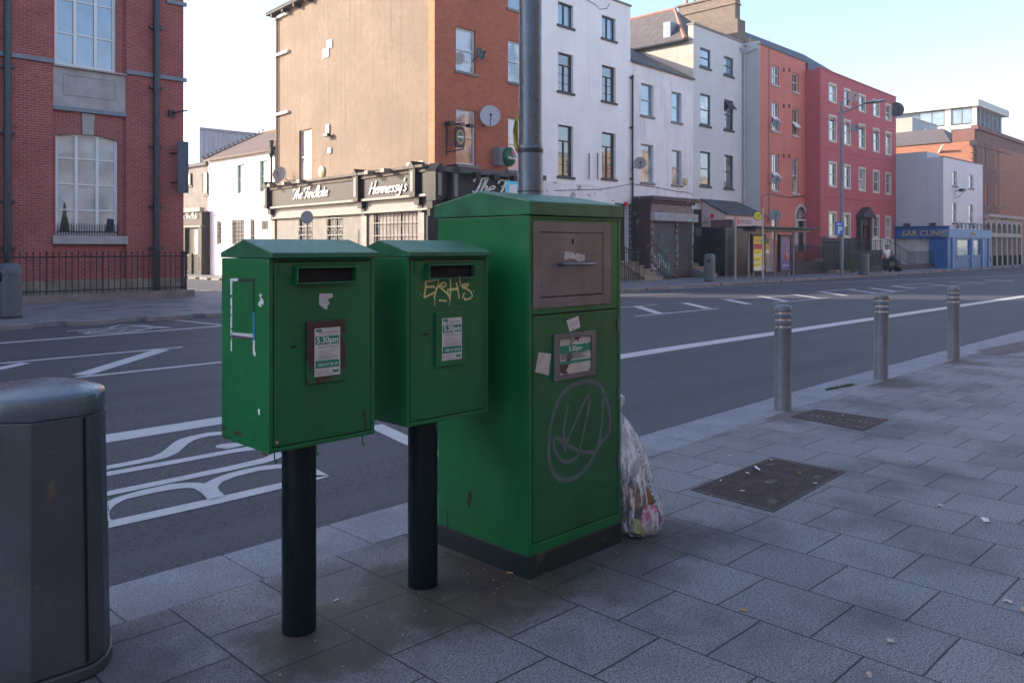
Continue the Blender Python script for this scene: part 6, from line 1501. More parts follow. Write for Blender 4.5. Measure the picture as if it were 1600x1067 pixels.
s_, z_ = FE.px(1492, 298); mb = MB(); mb.fbox(FE, s_-.25, s_+.4, z_-.1, z_+.12, .35, .7); mb.tube([FE.w(s_, z_, .05), FE.w(s_, z_-.1, .5)], .03, 5); mb.tube([FE.w(s_-.3, z_-.6, .03), FE.w(s_+.1, z_-.5, .3), FE.w(s_+.3, z_-.15, .5)], .02, 5)
tag(mb.build('security_camera', BLACKF), 'dark security camera between the white clinic windows', 'camera')

# ---- brick pub with white arcade, brick hip block ------------------------------
BR3 = brick('front brick in shade tone', (.21, .085, .07), (.15, .06, .052), (.2, .12, .1), var=.2); BR4 = brick('side brick in sunlit tone', (.38, .145, .085), (.29, .11, .065), (.30, .16, .1), var=.15)  # one building, two tints: front dulled as in shade, side warmed as sunlit
h7 = root('arcaded_pub', (84, 24, 0), 'brown brick pub with white arcaded ground floor at the right edge of the photo', 'building')
F7 = Plane((79.0, 22.4), .8); Z7 = 11.8
wn_ = []
for x in (1538, 1556, 1568, 1579, 1593, 1606, 1620, 1634):
    wn_.append(hp(F7, x-1.9, x+1.9, 224+(x-1538)*.29, 262+(x-1538)*.2)); 
for x in (1541, 1557, 1569, 1580, 1593, 1606, 1620, 1634): wn_.append(hp(F7, x-2, x+2, 286+(x-1541)*.16, 322))
wn_ = [h for h in wn_ if h[1]-h[0] > .2]
zc7 = F7.px(1541, 336)[1]
wall(F7, 0, 24, zc7, Z7, wn_, BR3, h7, depth=.2)
for h_ in wn_: window(F7, h_, h7, BLACKF, GLG, SILLG, depth=.12, style='sash')
MB().fbox(F7, -.1, 24, Z7, Z7+.35, -.4, .15).build('cornice', BR3, h7); MB().fbox(F7, -.05, 24, Z7-1.4, Z7-1.25, 0, .06).build('string_course', BR3, h7)
mb = MB(); mb.box(78.65, 22.5, -.14, 103, 33.5, 10.8); mb.build('main_block', BR4, h7)
mb = MB(); mb.box(78.62, 22.44, 10.81, 80.3, 24.2, Z7); mb.build('corner_parapet', BR3, h7)
rf = MB(); rf.add([(78.5, 24.3, 10.82), (78.5, 33.7, 10.82), (90, 33.7, 10.82), (90, 24.3, 10.82), (83.3, 26.5, 12.7), (83.3, 31, 12.7)], [(0,1,5,4), (1,2,5), (0,4,3), (4,5,2,3)]); rf.build('roof', mat('grey brown slates', (.12, .10, .095), .8, var=.25, sc=4), h7)
FSd = Plane((78.65, 22.5), -90)
s_, z_ = FSd.px(1467, 231); mb = MB(); mb.tube([FSd.w(s_, z_-.4, 0), FSd.w(s_+.6, z_+.1, .9)], .1, 6); mb.build('wall_spout', WHITEF, h7)
s_, z_ = FSd.px(1521.5, 222); mb = MB(); mb.tube([FSd.w(s_, 8.4, .1), FSd.w(s_, z_, .1)], .06, 6); mb.fbox(FSd, s_-.25, s_+.25, z_-.3, z_+.1, 0, .3)
for k_ in range(4): mb.fbox(FSd, s_-.2, s_+.2, 8.7+k_*.5, 8.78+k_*.5, .05, .15)
mb.build('downpipe', BLACK, h7)
F8 = Plane((78.95, 21.7), .8); ARW = mat('arcade white stone', (.36, .33, .31), .8, var=.12, sc=2, streak=.3)
n8 = 7; L8 = F8.px(1596)[0]; zs8 = F8.px(1541, 370)[1]; zt8 = F8.px(1541, 341)[1]
mb = MB(); mb.fbox(F8, 0, L8, zs8, zs8+.35, -.7, .08); mb.fbox(F8, 0, L8, zt8, zc7+.0, -.7, .12); mb.fbox(F8, -.02, L8+.1, zc7-.25, zc7, -.7, .3)
for k_ in range(n8+1): q = L8*k_/n8; mb.fbox(F8, q-.17, q+.17, .9, zt8, -.5, .02)
for k_ in range(n8):
    c_ = L8*(k_+.5)/n8; hw_ = L8/n8/2-.17; zr_ = zt8-hw_-.35
    for i in range(8):
        a0 = math.pi*i/8; a1 = math.pi*(i+1)/8
        mb.add([F8.w(c_+hw_*math.cos(a0), zr_+hw_*math.sin(a0), 0), F8.w(c_+hw_*math.cos(a1), zr_+hw_*math.sin(a1), 0), F8.w(c_+hw_*math.cos(a1), zt8, 0), F8.w(c_+hw_*math.cos(a0), zt8, 0)], [(0,1,2,3)])
mb.build('arcade', ARW, h7)
MB().fbox(F8, 0, L8, .05, zt8, -.7, -.4).build('arcade_glazing', mat('brown shutters', (.10, .045, .035), .5, var=.3), h7)
mb = MB()
for k_ in range(n8+1): q = L8*k_/n8; mb.fbox(F8, q-.3, q+.3, -.1, .9, -.5, .06)
mb.pieces('pedestal', mat('black green pedestal', (.02, .03, .028), .4), h7)
q = F8.px(1568)[0]; z_ = (zt8+zc7)/2-.05; MB().fbox(F8, q-1.0, q+1.0, z_-.15, z_+.15, .12, .15).build('sign_strip', mat('dim sign strip', (.12, .11, .11), .7), h7)
# ---- modern block and small grey block behind ----------------------------------
h8 = root('modern_office', (112, 36, 0), 'modern office block with white roof edge and glass rising behind the red house', 'building')
FMs = Plane((109, 31), -90); FMf = Plane((109, 31), 0); PC = mat('pale concrete cladding', (.50, .47, .42), .7, var=.06)
zt = 19.2; zb = FMs.px(1526, 166)[1]
MB().box(108.6, 30.6, zb, 121.5, 52, zt).build('roof_slab', PC, h8)
MB().box(109.3, 31.3, -.14, 121, 52, zb-.002).build('main_block', mat('blue grey curtain wall', (.10, .14, .19), .25, var=.2), h8)
mb = MB()
for x0, x1 in ((1519, 1526), (1476, 1486)): a_ = FMs.px(x0)[0]; b_ = FMs.px(x1)[0]; mb.fbox(FMs, a_, b_, 10, zb-.003, -.25, .0)
z_ = FMs.px(1526, 193)[1]; mb.fbox(FMs, -20, 0, z_-.5, z_, -.2, .05); mb.build('cladding_pier', PC, h8)
for x0, x1 in ((1486.5, 1518.5), (1436, 1475)): h_ = (FMs.px(x0)[0], FMs.px(x1)[0], z_+.1, zb-.1); window(FMs, h_, h8, BLACKF, GLB, depth=.2, style='pair', n0=0)
mb = MB()
for k_ in range(7): q = k_*1.7; mb.fbox(FMf, q+.3, q+.42, 10, zb-.003, -.28, -.05)
mb.build('mullion', mat('grey mullion', (.22, .24, .26), .5), h8)
h9 = root('small_block', (88, 33, 0), 'small flat roofed block with pale side tucked behind the crimson house', 'building')
z9 = 14.4
MB().box(85.8, 30.05, -.14, 92.8, 40, z9).build('main_block', mat('taupe block cladding', (.34, .29, .26), .7, var=.08), h9)
MB().box(85.82, 30.0, 9, 92.8, 30.045, z9-.2).build('dark_front', mat('dark block front', (.05, .06, .075), .35), h9)  # front face darker than the other sides
window(Plane((0, 30.0), 0), (88.6, 89.5, 11.2, 13.6), h9, WHITEF, GLB, depth=-.02, style='none')
fb_ = MB(); fb_.box(101, 24.5, -.14, 135, 40, 12.6); fb = fb_.build('far_building', mat('far purple brick', (.17, .11, .13), .9)); tag(fb, 'distant dull purple building cut by the right edge', 'building')

# ---- noodle shop -----------------------------------------------------------------
PK = mat('pale pink fascia', (.58, .42, .40), .6, var=.05, sc=3); BP = mat('dark slate panel', (.018, .018, .024), .3, var=.15)
n1_ = root('noodle_shop', (44, 25.6, 0), 'small pink and black noodle shop with lean to slate roof before the grey house', 'shop')
Xa, Xb, Ya, Yb_ = 42.0, 46.3, 24.8, 26.42
FNf = Plane((Xa, Ya), 0); FNs = Plane((Xa, Ya), -90)
zl, ze_, zr_ = 2.80, 3.47, 4.35
MB().prism([(Xa+.02, Ya+.02), (Xb, Ya+.02), (Xb, Yb_+.3), (Xa+.02, Yb_)], -.14, zl).build('black_panels', BP, n1_)
mb = MB(); mb.add([(Xa, Ya, zl), (Xb, Ya, zl), (Xb, Yb_+.25, zl), (Xa, Yb_, zl), (Xa, Ya, ze_), (Xb, Ya, ze_), (Xb, Yb_+.25, zr_), (Xa, Yb_, zr_)], [(0,1,5,4), (3,0,4,7), (1,2,6,5)]); pk = mb.build('fascia', PK, n1_)
rf = MB(); o_ = .12
rf.hexa([(Xa-o_, Ya-o_, ze_), (Xb+o_, Ya-o_, ze_), (Xb+o_, Yb_+.2, zr_+.02), (Xa-o_, Yb_, zr_+.02)], [(Xa-o_, Ya-o_, ze_+.09), (Xb+o_, Ya-o_, ze_+.09), (Xb+o_, Yb_+.2, zr_+.11), (Xa-o_, Yb_, zr_+.11)]); rf.build('roof', SLATE, n1_)
s_, z_ = FNs.px(1112.6, 337.5); MB().add([FNs.w(s_+.13*math.cos(i*.3927), z_+.13*math.sin(i*.3927), .012) for i in range(16)], [tuple(range(16))]).build('red_dot', RED, pk)
s_, z_ = FNs.px(1111, 347); text('wus', .28, FNs.M(s_, z_, .01), INK, 'lettering', pk, ext=.003, sx=1.6, space=1.4)
s_, z_ = FNf.px(1164, 347); MB().fbox(FNf, s_-.75, s_+.75, z_-.13, z_+.13, .0, .008).build('faded_lettering', mat('faded lettering', (.38, .28, .29), .6, var=.5, sc=9), pk)
s_, z_ = FNf.px(1153, 346); MB().fbox(FNf, s_-.08, s_+.06, z_-.2, z_+.2, .0, .012).build('red_mark', RED, pk)
MB().box(Xa-.02, Ya-.02, -.1, Xa+.1, Ya+.08, zl).build('corner_post', mat('brown corner post', (.16, .11, .09), .6), n1_)
ps = root('passage_shade', FA.w(FA.px(1090)[0], 0), 'dark panel painted for the shaded narrow passage between brown shopfront and noodle shop', 'door')
h_ = hp(FA, 1083.8, 1095.5, 327, 425); MB().fbox(FA, h_[0], h_[1], 0, h_[3], .005, .05).build('panel', mat('painted recess shade', (.025, .02, .028), .6), ps)  # near-black panel painted for the shade in the narrow passage
MB().fbox(FA, h_[0]+.1, h_[1]-.05, 2.3, 2.75, .05, .08).build('transom', mat('grey transom', (.12, .12, .13), .4), ps)

# ---- steps, railings, low walls --------------------------------------------------
STN = mat('worn sandstone steps', (.30, .24, .17), .85, var=.25, sc=3, bmp=.3, grime=.4)
def steps(x0, x1, y0, y1, n, hh, label):
    mb = MB()
    for i in range(n): mb.box(x0, y0+(y1-y0)*i/n+.002*i, -.1 if i == 0 else hh*i/n, x1-.002*i, y1, hh*(i+1)/n)
    return tag(mb.build('stone_steps', STN, bevel=.015, seg=1), label, 'steps')
steps(33.4, 34.95, 24.2, 26.05, 5, .9, 'worn stone steps up to the dark doorway of the tall white house')
steps(39.3, 40.9, 24.7, 26.3, 4, .75, 'mossy stone steps right of the brown shopfront')
steps(51.6, 52.9, 22.6, 24.4, 5, .9, 'pale stone steps beside the round bush at the crimson house')
ck_ = MB(); ck_.hexa([(38.98, 24.4, -.1), (39.28, 24.4, -.1), (39.28, 26.2, -.1), (38.98, 26.2, -.1)], [(38.98, 24.4, .25), (39.28, 24.4, .25), (39.28, 26.2, .95), (38.98, 26.2, .95)])
tag(ck_.build('step_wall', mat('grey step wall', (.14, .13, .12), .9, grime=.4)), 'sloping grey wall beside the mossy stone steps', 'low wall')
railing([(27.5, 24.35), (33.3, 24.45)], 0, 1.55, 'black spiked railing before the tall white house, left of the steps', .15, r_=.013)
railing([(33.32, 24.2), (33.32, 26.0)], .0, 1.15, 'sloping handrail left of the worn stone steps', .14, spikes=False, zpath=[0, .95])
railing([(35.0, 24.0), (35.0, 24.9)], .0, 1.25, 'sloping graffitied handrail at the right of the worn stone steps', .12, spikes=False, zpath=[0, .75], r_=.014)
railing([(40.95, 24.6), (40.95, 26.3)], .0, 1.05, 'thin sloping handrail beside the mossy steps', .18, spikes=False, zpath=[.1, .8])
railing([(47.5, 23.42), (51.4, 23.42)], .72, .95, 'black railing on the low brick wall right of the bus shelter', .13)
railing([(47.6, 25.0), (53.5, 25.1)], .2, 1.6, 'inner railing before the arched door of the orange house', .15)
railing([(49.9, 22.7), (53.9, 22.72)], .25, 1.75, 'tall dense black railing before the crimson house, left part', .10, r_=.02)
railing([(54.3, 22.7), (61.0, 22.75)], .40, 1.0, 'dense black railing before the crimson house, right part', .10, r_=.018)
railing([(58.0, 24.0), (62.8, 24.1)], 1.2, 1.0, 'level handrail of the landing before the pedimented door', .3, spikes=False)
railing([(62.4, 23.6), (65.6, 23.0)], .0, 1.0, 'sloping handrail running down right from the pedimented door', .22, spikes=False, zpath=[1.3, .2])
railing([(63.4, 22.6), (68.7, 22.5)], .25, 1.05, 'black railing left of the blue clinic shopfront', .24)
LWM = mat('dark brick low wall', (.055, .045, .05), .8, var=.3, sc=5, bmp=.3)
tag(MB().box(47.3, 23.25, -.14, 51.5, 23.6, .72).build('low_wall', LWM, bevel=.02), 'low dark brick wall right of the bus shelter', 'low wall')
tag(MB().box(56.6, 22.5, -.14, 69.0, 22.9, .38).build('low_wall', LWM, bevel=.02), 'low dark brick wall behind the walking man', 'low wall')
mb = MB(); c_ = Vector((53.0, 22.25, .45))
for i in range(1500):
    d_ = Vector([random.gauss(0, 1) for _ in range(3)]).normalized()*(.45*random.uniform(.7, 1.0)); d_.x *= 1.1; d_.z *= 1.0; p = c_+d_
    e1 = Vector([random.uniform(-.05, .05) for _ in range(3)]); e2 = Vector([random.uniform(-.05, .05) for _ in range(3)]); mb.add([p, p+e1, p+e2], [(0,1,2)])
bsh = root('bush', (53.0, 22.25, 0), 'rounded green bush by the pale steps of the crimson house', 'bush'); mb.build('foliage', mat('bush leaves', (.07, .12, .025), .6, var=.4, sc=6), bsh)
MB().tube([(53.0, 22.25, 0), (53.0, 22.25, .5)], .04, 6).build('stem', BROWNF, bsh)

# ---- bus stop --------------------------------------------------------------------
ALU = mat('bus stop aluminium', (.30, .27, .26), .4, metal=.4)
bt = root('bus_shelter', (43.6, 22.6, 0), 'bus shelter with a yellow and a violet poster panel', 'bus shelter')
FT = Plane((0, 22.9), 0)
MB().box(39.9, 21.75, 2.66, 47.4, 23.2, 2.76).build('roof', BLACKF, bt, bevel=.02)
MB().box(40.6, 22.2, 2.50, 47.0, 22.95, 2.655).build('roof_tray', mat('frosted tray', (.16, .16, .17), .4), bt)
s1_ = FT.px(1169.5)[0]
for x, y in ((s1_, 22.9), (44.2, 22.98), (46.3, 22.9)): MB().box(x-.04, y-.04, 0, x+.04, y+.04, 2.66).build('post', ALU, bt)
fr_ = MatF = BLACKF
def poster(xl, xr, yt, yb, m, name):
    a_, z1_ = FT.px(xl, yt); b_, _ = FT.px(xr, yt); _, z0_ = FT.px(xl, yb)
    z0_ = max(z0_, .28)
    mb = MB(); mb.fbox(FT, a_-.1, a_, z0_-.1, z1_+.1, -.08, .1); mb.fbox(FT, b_, b_+.1, z0_-.1, z1_+.1, -.08, .1); mb.fbox(FT, a_, b_, z1_, z1_+.1, -.08, .1); mb.fbox(FT, a_, b_, z0_-.1, z0_, -.08, .1)
    c = mb.build('poster_case', BLACKF, bt)
    for q in (a_+.15, b_-.15): MB().fbox(FT, q-.05, q+.05, 0, z0_-.1, -.05, .05).build('foot', ALU, c)
    o = MB().fbox(FT, a_, b_, z0_, z1_, 0, .06).build(name, m, c); return o, a_, b_, z0_, z1_
YEL = mat('poster yellow', (.86, .70, .02), .4, var=.06); VIO = mat('poster violet', (.12, .075, .32), .3, var=.2, sc=1)
o, a_, b_, z0_, z1_ = poster(1175, 1192.5, 369, 423, YEL, 'poster')
wd_, ht_ = b_-a_, z1_-z0_
fx_ = lambda u0, u1, v0, v1, m, n_: MB().fbox(FT, a_+wd_*u0, a_+wd_*u1, z1_-ht_*v1, z1_-ht_*v0, .06, .066).build(n_, m, o)
fx_(.02, .82, .22, .38, mat('poster red', (.48, .03, .05), .4), 'red_box'); fx_(.68, .92, .09, .18, BLUL, 'blue_box')
wv_ = MB(); wv_.fprism(FT, [(a_, z0_), (b_, z0_), (b_, z0_+ht_*.13), (a_+wd_*.7, z0_+ht_*.16), (a_+wd_*.35, z0_+ht_*.10), (a_, z0_+ht_*.07)], .06, .064); wv_.build('white_wave', SIGNW, o)
ic = MB()
for v in (.56, .75):
    for u in (.15, .38, .61): ic.fbox(FT, a_+wd_*(u-.07), a_+wd_*(u+.07), z1_-ht_*(v+.04), z1_-ht_*(v-.04), .06, .065)
ic.build('white_icons', SIGNW, o)
ic = MB()
for v in (.09, .13, .17, .46, .66, .70, .84): ic.fbox(FT, a_+wd_*.06, a_+wd_*.6, z1_-ht_*(v+.012), z1_-ht_*v, .06, .064)
ic.pieces('small_print', INK, o)
o, a_, b_, z0_, z1_ = poster(1218, 1233.5, 369.5, 422, VIO, 'poster'); wd_, ht_ = b_-a_, z1_-z0_
k = MB(); k.tube([FT.w(a_+wd_*.5, z1_-ht_*.2, .07), FT.w(a_+wd_*.52, z1_-ht_*.5, .07)], .02, 5); k.build('guitar_neck', mat('pale wood', (.5, .36, .28), .5), o)
k = MB(); k.ball(FT.w(a_+wd_*.52, z1_-ht_*.56, .06), .17, 1, .2, 1.2); k.ball(FT.w(a_+wd_*.58, z1_-ht_*.64, .06), .22, 1, .2, 1); k.build('guitar_body', mat('guitar orange', (.42, .11, .05), .5), o, smooth=True)
MB().fbox(FT, a_+wd_*.15, a_+wd_*.85, z0_+ht_*.13, z0_+ht_*.145, .06, .065).build('small_print', SIGNW, o)
# glass rear and timetable
m, nt, N, L, P = newmat('clear shelter glass'); P.inputs['Base Color'].default_value = (.5, .55, .58, 1); P.inputs['Alpha'].default_value = .28; P.inputs['Roughness'].default_value = .05; SG = m
MB().box(42.6, 23.0, .25, 44.15, 23.02, 2.5).build('glass', SG, bt)
MB().box(42.55, 22.98, .9, 44.2, 23.03, .98).build('rail', ALU, bt)
a_, z1_ = FT.px(1195.5, 371); b_, _ = FT.px(1203, 371); _, z0_ = FT.px(1195.5, 396)
tt = MB().box(a_, 22.95, z0_, b_, 22.975, z1_).build('timetable', mat('timetable amber', (.60, .38, .05), .5), bt)
MB().box(a_, 22.94, z1_-.35, b_, 22.949, z1_).build('green_header', mat('timetable green', (.04, .22, .10), .5), tt)
MB().box(a_, 22.94, z0_, b_, 22.949, z0_+.2).build('white_footer', SIGNW, tt)
# display board on pole
dp = root('departure_board', (37.1, 21.4, 0), 'tall steel pole holding a brown electronic departure board before the noodle shop', 'departure board')
MB().tube([(37.1, 21.4, 0), (37.1, 21.4, 3.12)], .055, 12).build('pole', ALU, dp, smooth=True)
MB().box(36.98, 21.55, 2.62, 37.22, 22.72, 3.02).build('display', BLACKF, dp, bevel=.01)
MB().box(36.965, 21.62, 2.67, 36.979, 22.65, 2.97).build('screen', mat('brown screen', (.085, .045, .03), .25), dp)
mb = MB(); mb.tube([(37.1, 21.4, 2.8), (37.1, 21.56, 2.8)], .05, 6); mb.tube([(37.1, 22.0, 3.02), (37.1, 22.0, 3.25)], .03, 6); mb.build('bracket', ALU, dp)
yf_ = root('bus_stop_flag', (40.0, 21.5, 0), 'round yellow bus stop sign on a thin pole beside the shelter', 'sign')
MB().tube([(40.05, 21.5, 0), (40.05, 21.5, 3.7)], .045, 8).build('pole', mat('pale pole', (.45, .43, .42), .5), yf_, smooth=True)
YS = mat('sign yellow', (.62, .58, .02), .5)
FY = Plane((0, 21.5), -45); c_, z_ = FY.px(1184, 337.5); r_ = .21
def fdisc(F, c_, z_, r_, n0, n1, m, name, par, k=24): return MB().fprism(F, [(c_+r_*math.cos(2*math.pi*i/k), z_+r_*math.sin(2*math.pi*i/k)) for i in range(k)], n0, n1).build(name, m, par)
FY = Plane((40.05, 21.5), -30); c_, z_ = FY.px(1184, 337.5)
fdisc(FY, c_, z_, .235, -.02, .0, BLACKF, 'rim', yf_); fdisc(FY, c_, z_, .21, .0, .01, YS, 'disc', yf_)
k = MB(); k.ribbon([(c_+.1*math.cos(a*.785), z_+.07*math.sin(a*.785)) for a in range(8)], .03, lambda a, b: FY.w(a, b, .014), closed=True); k.ribbon([(c_, z_-.06), (c_, z_-.15)], .03, lambda a, b: FY.w(a, b, .014)); k.build('tree_emblem', BLACKF, yf_)
# ---- lamp column with arm and parking sign --------------------------------------
lx, ly = 47.3, 20.45
lc = root('street_lamp', (lx, ly, 0), 'slim grey street lamp with curved head before the orange and crimson houses', 'street lamp')
LPM = mat('lamp grey', (.13, .15, .18), .4)
MB().tube([(lx, ly, 0), (lx, ly, 2.6), (lx, ly, 2.65), (lx, ly, 10.0)], .1, 12, rr=[.11, .11, .09, .075]).build('column', LPM, lc, smooth=True)
MB().tube([(lx, ly, 2.42), (lx, ly, 2.48)], .115, 12).build('white_band', WHITEF, lc)
MB().tube([(lx, ly+.2, 9.35), (lx, ly-.4, 9.45), (lx, ly-1.3, 9.75)], .045, 8).build('arm', LPM, lc, smooth=True)
k = MB(); k.ball((lx, ly-1.85, 9.78), .65, .28, 1, .16, 12, 8); k.build('lantern', LPM, lc, smooth=True)
FK = Plane((lx-.12, ly-.08), -38); c_, zt = FK.px(1311, 346.5); _, zb = FK.px(1311, 367)
pk_ = root('parking_sign', FK.w(c_, zb, 0), 'blue and white parking sign with an arrow on the slim street lamp', 'road sign')
c_, z_ = (FK.px(1304.5)[0]+FK.px(1318)[0])/2, (zt+zb)/2; hw_ = (FK.px(1318)[0]-FK.px(1304.5)[0])/2
MB().fbox(FK, c_-hw_, c_+hw_, zb, zt, 0, .02).build('plate', mat('sign blue', (.01, .13, .48), .4), pk_)
text('P', .52, FK.M(c_+.03, z_-.12, .024), SIGNW, 'letter', pk_, ext=.003, bold=.018)
MB().fprism(FK, [(c_-.15, zt-.14), (c_-.04, zt-.06), (c_-.04, zt-.115), (c_+.14, zt-.115), (c_+.14, zt-.165), (c_-.04, zt-.165), (c_-.04, zt-.22)], .02, .026).build('arrow', SIGNW, pk_)

# ---- walking man and his bags ----------------------------------------------------
mx, my = gp(1386, 427); HT = 1.76
SKIN = mat('skin', (.42, .22, .16), .6, var=.05); SHIRT = mat('white t shirt', (.70, .70, .72), .8, var=.05, sc=10); JEAN = mat('dark jeans', (.018, .025, .05), .8); SHOE = mat('white trainers', (.62, .62, .62), .6); HAIR = mat('dark brown hair', (.03, .02, .016), .7)
man = root('person', (mx, my, 0), 'man in white t shirt and dark jeans walking along the far pavement', 'person')
fw_ = Vector((-.75, -.66, 0)); rt = Vector((-.66, .75, 0)); rt = Vector((fw_.y, -fw_.x, 0)).normalized(); fw_.normalize()
def B(r_, f, z): p = Vector((0, 0, z))+rt*r_+fw_*f; return tuple(p)
def skin(name, verts, edges, mat_, parent, lvl=1):
    me = bpy.data.meshes.new(name); me.from_pydata([v[0] for v in verts], edges, []); o = bpy.data.objects.new(name, me); C.objects.link(o)
    o.modifiers.new('s', 'SKIN'); 
    for i, v in enumerate(verts):
        sv = me.skin_vertices[0].data[i]; rr_ = v[1] if isinstance(v[1], tuple) else (v[1], v[1]); sv.radius = rr_
    me.skin_vertices[0].data[0].use_root = True
    sb = o.modifiers.new('u', 'SUBSURF'); sb.levels = lvl; sb.render_levels = lvl
    dg = bpy.context.evaluated_depsgraph_get(); m2 = bpy.data.meshes.new_from_object(o.evaluated_get(dg)); bpy.data.objects.remove(o)
    m2.materials.clear(); m2.materials.append(mat_); 
    for p in m2.polygons: p.use_smooth = True
    o = bpy.data.objects.new(name, m2); C.objects.link(o); o.parent = parent; return o
V = [(B(0,0,.95), .13), (B(0,.01,1.15), .125), (B(0,.02,1.36), .15), (B(0,.02,1.47), .075), (B(0,.03,1.54), .055), (B(0,.045,1.62), .085), (B(0,.045,1.72), .075),
     (B(.17,.02,1.42), .06), (B(.24,.05,1.20), .047), (B(.33,.16,1.02), .037), (B(.37,.22,.96), .03),
     (B(-.17,.02,1.42), .06), (B(-.22,.0,1.18), .047), (B(-.16,.18,1.08), .037), (B(-.12,.25,1.08), .03),
     (B(.10,.0,.88), .09), (B(.11,.12,.50), .06), (B(.10,.0,.12), .042), (B(.10,.12,.04), .035),
     (B(-.10,.0,.88), .09), (B(-.11,.0,.50), .06), (B(-.11,-.22,.16), .042), (B(-.11,-.14,.05), .035)]
E = [(0,1),(1,2),(2,3),(3,4),(4,5),(5,6),(2,7),(7,8),(8,9),(9,10),(2,11),(11,12),(12,13),(13,14),(0,15),(15,16),(16,17),(17,18),(0,19),(19,20),(20,21),(21,22)]
skin('body', V, E, SKIN, man, 2)
skin('t_shirt', [(B(0,0,.93), (.15,.15)), (B(0,.01,1.15), .142), (B(0,.02,1.36), .168), (B(0,.02,1.44), .11), (B(.17,.02,1.415), .078), (B(.215,.04,1.27), .072), (B(-.17,.02,1.415), .078), (B(-.205,.01,1.27), .072)], [(0,1),(1,2),(2,3),(2,4),(4,5),(2,6),(6,7)], SHIRT, man, 2)
skin('jeans', [(B(0,0,.95), .142), (B(.10,.0,.86), .105), (B(.11,.12,.50), .077), (B(.10,.0,.13), .062), (B(-.10,.0,.86), .105), (B(-.11,.0,.50), .077), (B(-.11,-.22,.17), .062)], [(0,1),(1,2),(2,3),(0,4),(4,5),(5,6)], JEAN, man, 2)
for s1_, f0, z0_ in ((.10, .0, .05), (-.11, -.22, .07)): skin('shoe', [(B(s1_, f0-.04, z0_), .045), (B(s1_, f0+.07, z0_-.005), .043), (B(s1_, f0+.17, z0_-.015), .033)], [(0,1),(1,2)], SHOE, man, 1)
mb = MB(); c_ = Vector(B(0, .02, 1.70)) + Vector((mx, my, 0)); mb.ball(tuple(c_), .1, 1, 1, .8); mb.build('hair', HAIR, man, smooth=True)
for nm, r0, f0 in (('hand', .38, .24), ('hand', -.11, .27)):
    hb = MB(); c0_ = Vector(B(r0, f0, .945 if r0 > 0 else 1.08))+Vector((mx, my, 0))
    for q in range(5): hb.tube([tuple(c0_+rt*(.012*(q-2))), tuple(c0_+rt*(.015*(q-2))+fw_*.05+Vector((0,0,-.03+.006*q))), tuple(c0_+rt*(.013*(q-2))+fw_*.06+Vector((0,0,-.065+.008*q)))], .009, 5)
    hb.build('fingers', SKIN, man)
BAGM = mat('black bin liner', (.014, .016, .022), .28, var=.3, sc=8, bmp=.8, bsc=9)
def binbag(x, y, r_, h_, label, mm=BAGM):
    mb = MB(); rings = []
    for i in range(10):
        t_ = i/9; rr_ = r_*math.sin(math.pi*min(1, .12+t_*.86))**.7; rings.append([(x+rr_*(1+.10*math.sin(3*a+i)+.05*math.sin(7*a+i*2))*math.cos(a), y+rr_*(1+.10*math.sin(3*a+i)+.05*math.sin(7*a+i*2))*math.sin(a), t_*h_) for a in [2*math.pi*k/18 for k in range(18)]])
    mb.loft(rings); o = mb.build('rubbish_bag', mm, smooth=True); return tag(o, label, 'rubbish bag')
bx, by = gp(1403, 424); binbag(bx, by, .36, .80, 'upright black bin bag standing right of the walking man')
bx, by = gp(1393, 425.5); binbag(bx+.5, by+.4, .34, 1.1, 'second black bin bag half behind the walking man')
jk = MB(); p_ = Vector((mx, my, 0))-rt*.36+fw_*.05
rings = []
for i in range(8): t_ = i/7; rr_ = .17*math.sin(math.pi*(.15+.75*t_)); rings.append([tuple(p_+rt*rr_*(1.2+.1*math.sin(4*a+i))*math.cos(a)+fw_*rr_*math.sin(a)+Vector((0, 0, .72+.42*t_))) for a in [2*math.pi*k/14 for k in range(14)]])
jk.loft(rings); tag(jk.build('jacket', JEAN, smooth=True), 'dark bundled jacket carried under the arm of the walking man', 'jacket')

# ---- far right trees --------------------------------------------------------------
def tree(x, y, h_, r_, label, n=2600):
    o = root('tree', (x, y, 0), label, 'tree', None); tr_ = MB(); tr_.tube([(x, y, 0), (x+.1, y, h_*.4), (x, y+.1, h_*.75)], .16, 8, rr=[.2, .14, .05])
    for k_ in range(6): a = k_*1.05; tr_.tube([(x, y, h_*(.35+.06*k_)), (x+r_*.6*math.cos(a), y+r_*.6*math.sin(a), h_*(.6+.05*k_))], .05, 5)
    tr_.build('trunk', BROWNF, o); mb = MB(); cl = [Vector((x+random.gauss(0, r_*.5), y+random.gauss(0, r_*.5), h_*random.uniform(.45, .95))) for _ in range(16)]
    for i in range(n):
        c_ = random.choice(cl); p = c_+Vector([random.gauss(0, r_*.28) for _ in range(3)]); e1 = Vector([random.uniform(-.12, .12) for _ in range(3)]); e2 = Vector([random.uniform(-.12, .12) for _ in range(3)]); mb.add([p, p+e1, p+e2], [(0,1,2)])
    mb.build('crown', LEAF, o)
tree(101, 21.8, 6.5, 2.2, 'leafy green tree at the far right beyond the arcaded pub'); 

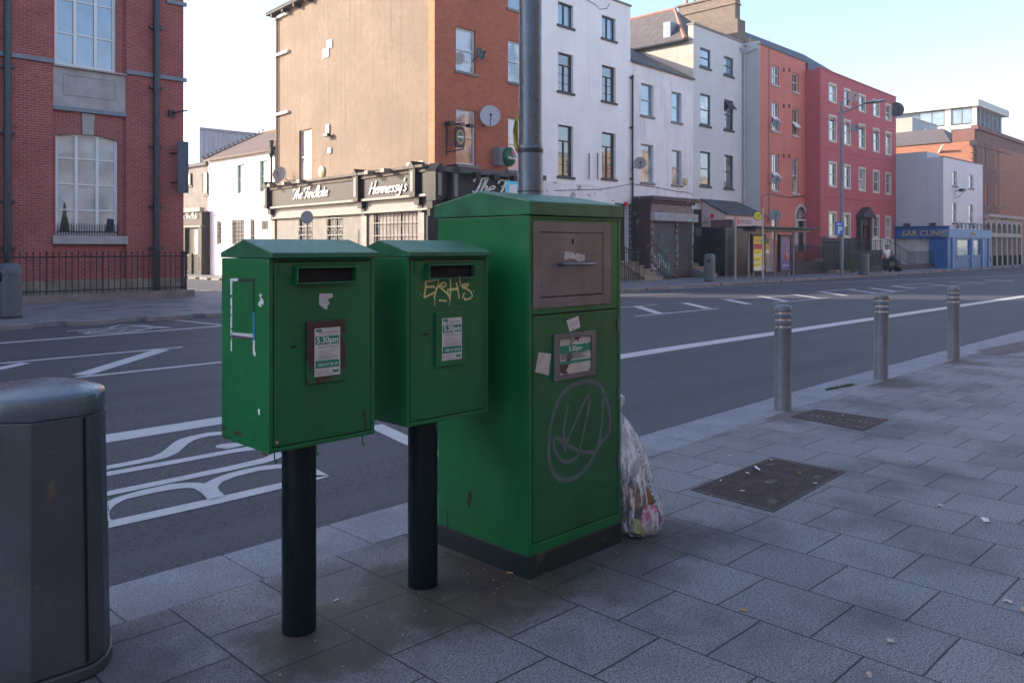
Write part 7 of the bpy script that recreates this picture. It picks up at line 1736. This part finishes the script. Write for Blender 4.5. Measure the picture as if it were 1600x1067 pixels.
# ---- the sunlit row on the camera's side, seen in the window reflections -----------
FBk = Plane((120, -8.0), 180)
op = root('brick_terrace', (40, -6, 0), 'sunlit brick terrace mirrored in the windows across the street', 'building')
rs = []; cx = 0; i = 0; rnd = random.Random(4)
MT = [brick('opposite orange brick', (.48, .21, .09), (.40, .16, .07), (.3, .22, .15), var=.15), mat('opposite cream render', (.58, .49, .34), .8), brick('opposite red brick', (.38, .13, .08), (.32, .10, .06), (.25, .17, .13), var=.15), mat('opposite ochre render', (.56, .39, .15), .8)]
DKT = brick('opposite dark brick', (.11, .08, .075), (.09, .07, .065), (.12, .1, .09), var=.2)
while cx < 150:
    w_ = rnd.uniform(6, 10); h_ = rnd.uniform(11, 15) if cx < 102 else rnd.uniform(7, 9); ho = []  # unseen row: tall, bright part feeds window reflections; low, dark part limits bounce
    for fl_z in (1.2, 4.4, 7.3, 10.2):
        if fl_z+1.7 > h_: continue
        for k_ in range(3): a_ = cx+w_*(k_+.5)/3-.5; ho.append((a_, a_+1.0, fl_z, fl_z+1.6))
    mm_ = MT[i % 4] if cx < 102 else DKT; wall(FBk, cx, cx+w_, -.14, h_, ho, mm_, op, depth=.15)
    for h__ in ho[:]: MB().fbox(FBk, h__[0], h__[1], h__[2], h__[3], -.16, -.12).build('pane', GL, op)
    MB().fbox(FBk, cx, cx+w_, h_, h_+.3, -.5, .15).build('cornice', LST, op)
    b_ = MB(); b_.fbox(FBk, cx, cx+w_, -.14, h_-.02, -9, -.4); b_.build('main_block', MT[i % 4], op)
    cx += w_+.01; i += 1

hz = MB().box(-70, -40, -1.3, 170, 110, 21).build('haze', None); tag(hz, kind='stuff')
m = bpy.data.materials.new('haze'); m.use_nodes = True; N = m.node_tree.nodes; N.remove(N['Principled BSDF']); pv_ = N.new('ShaderNodeVolumePrincipled'); pv_.inputs['Density'].default_value = .0010; pv_.inputs['Color'].default_value = (1, .97, .95, 1); pv_.inputs['Anisotropy'].default_value = .3
m.node_tree.links.new(pv_.outputs[0], N['Material Output'].inputs['Volume']); hz.data.materials.append(m)
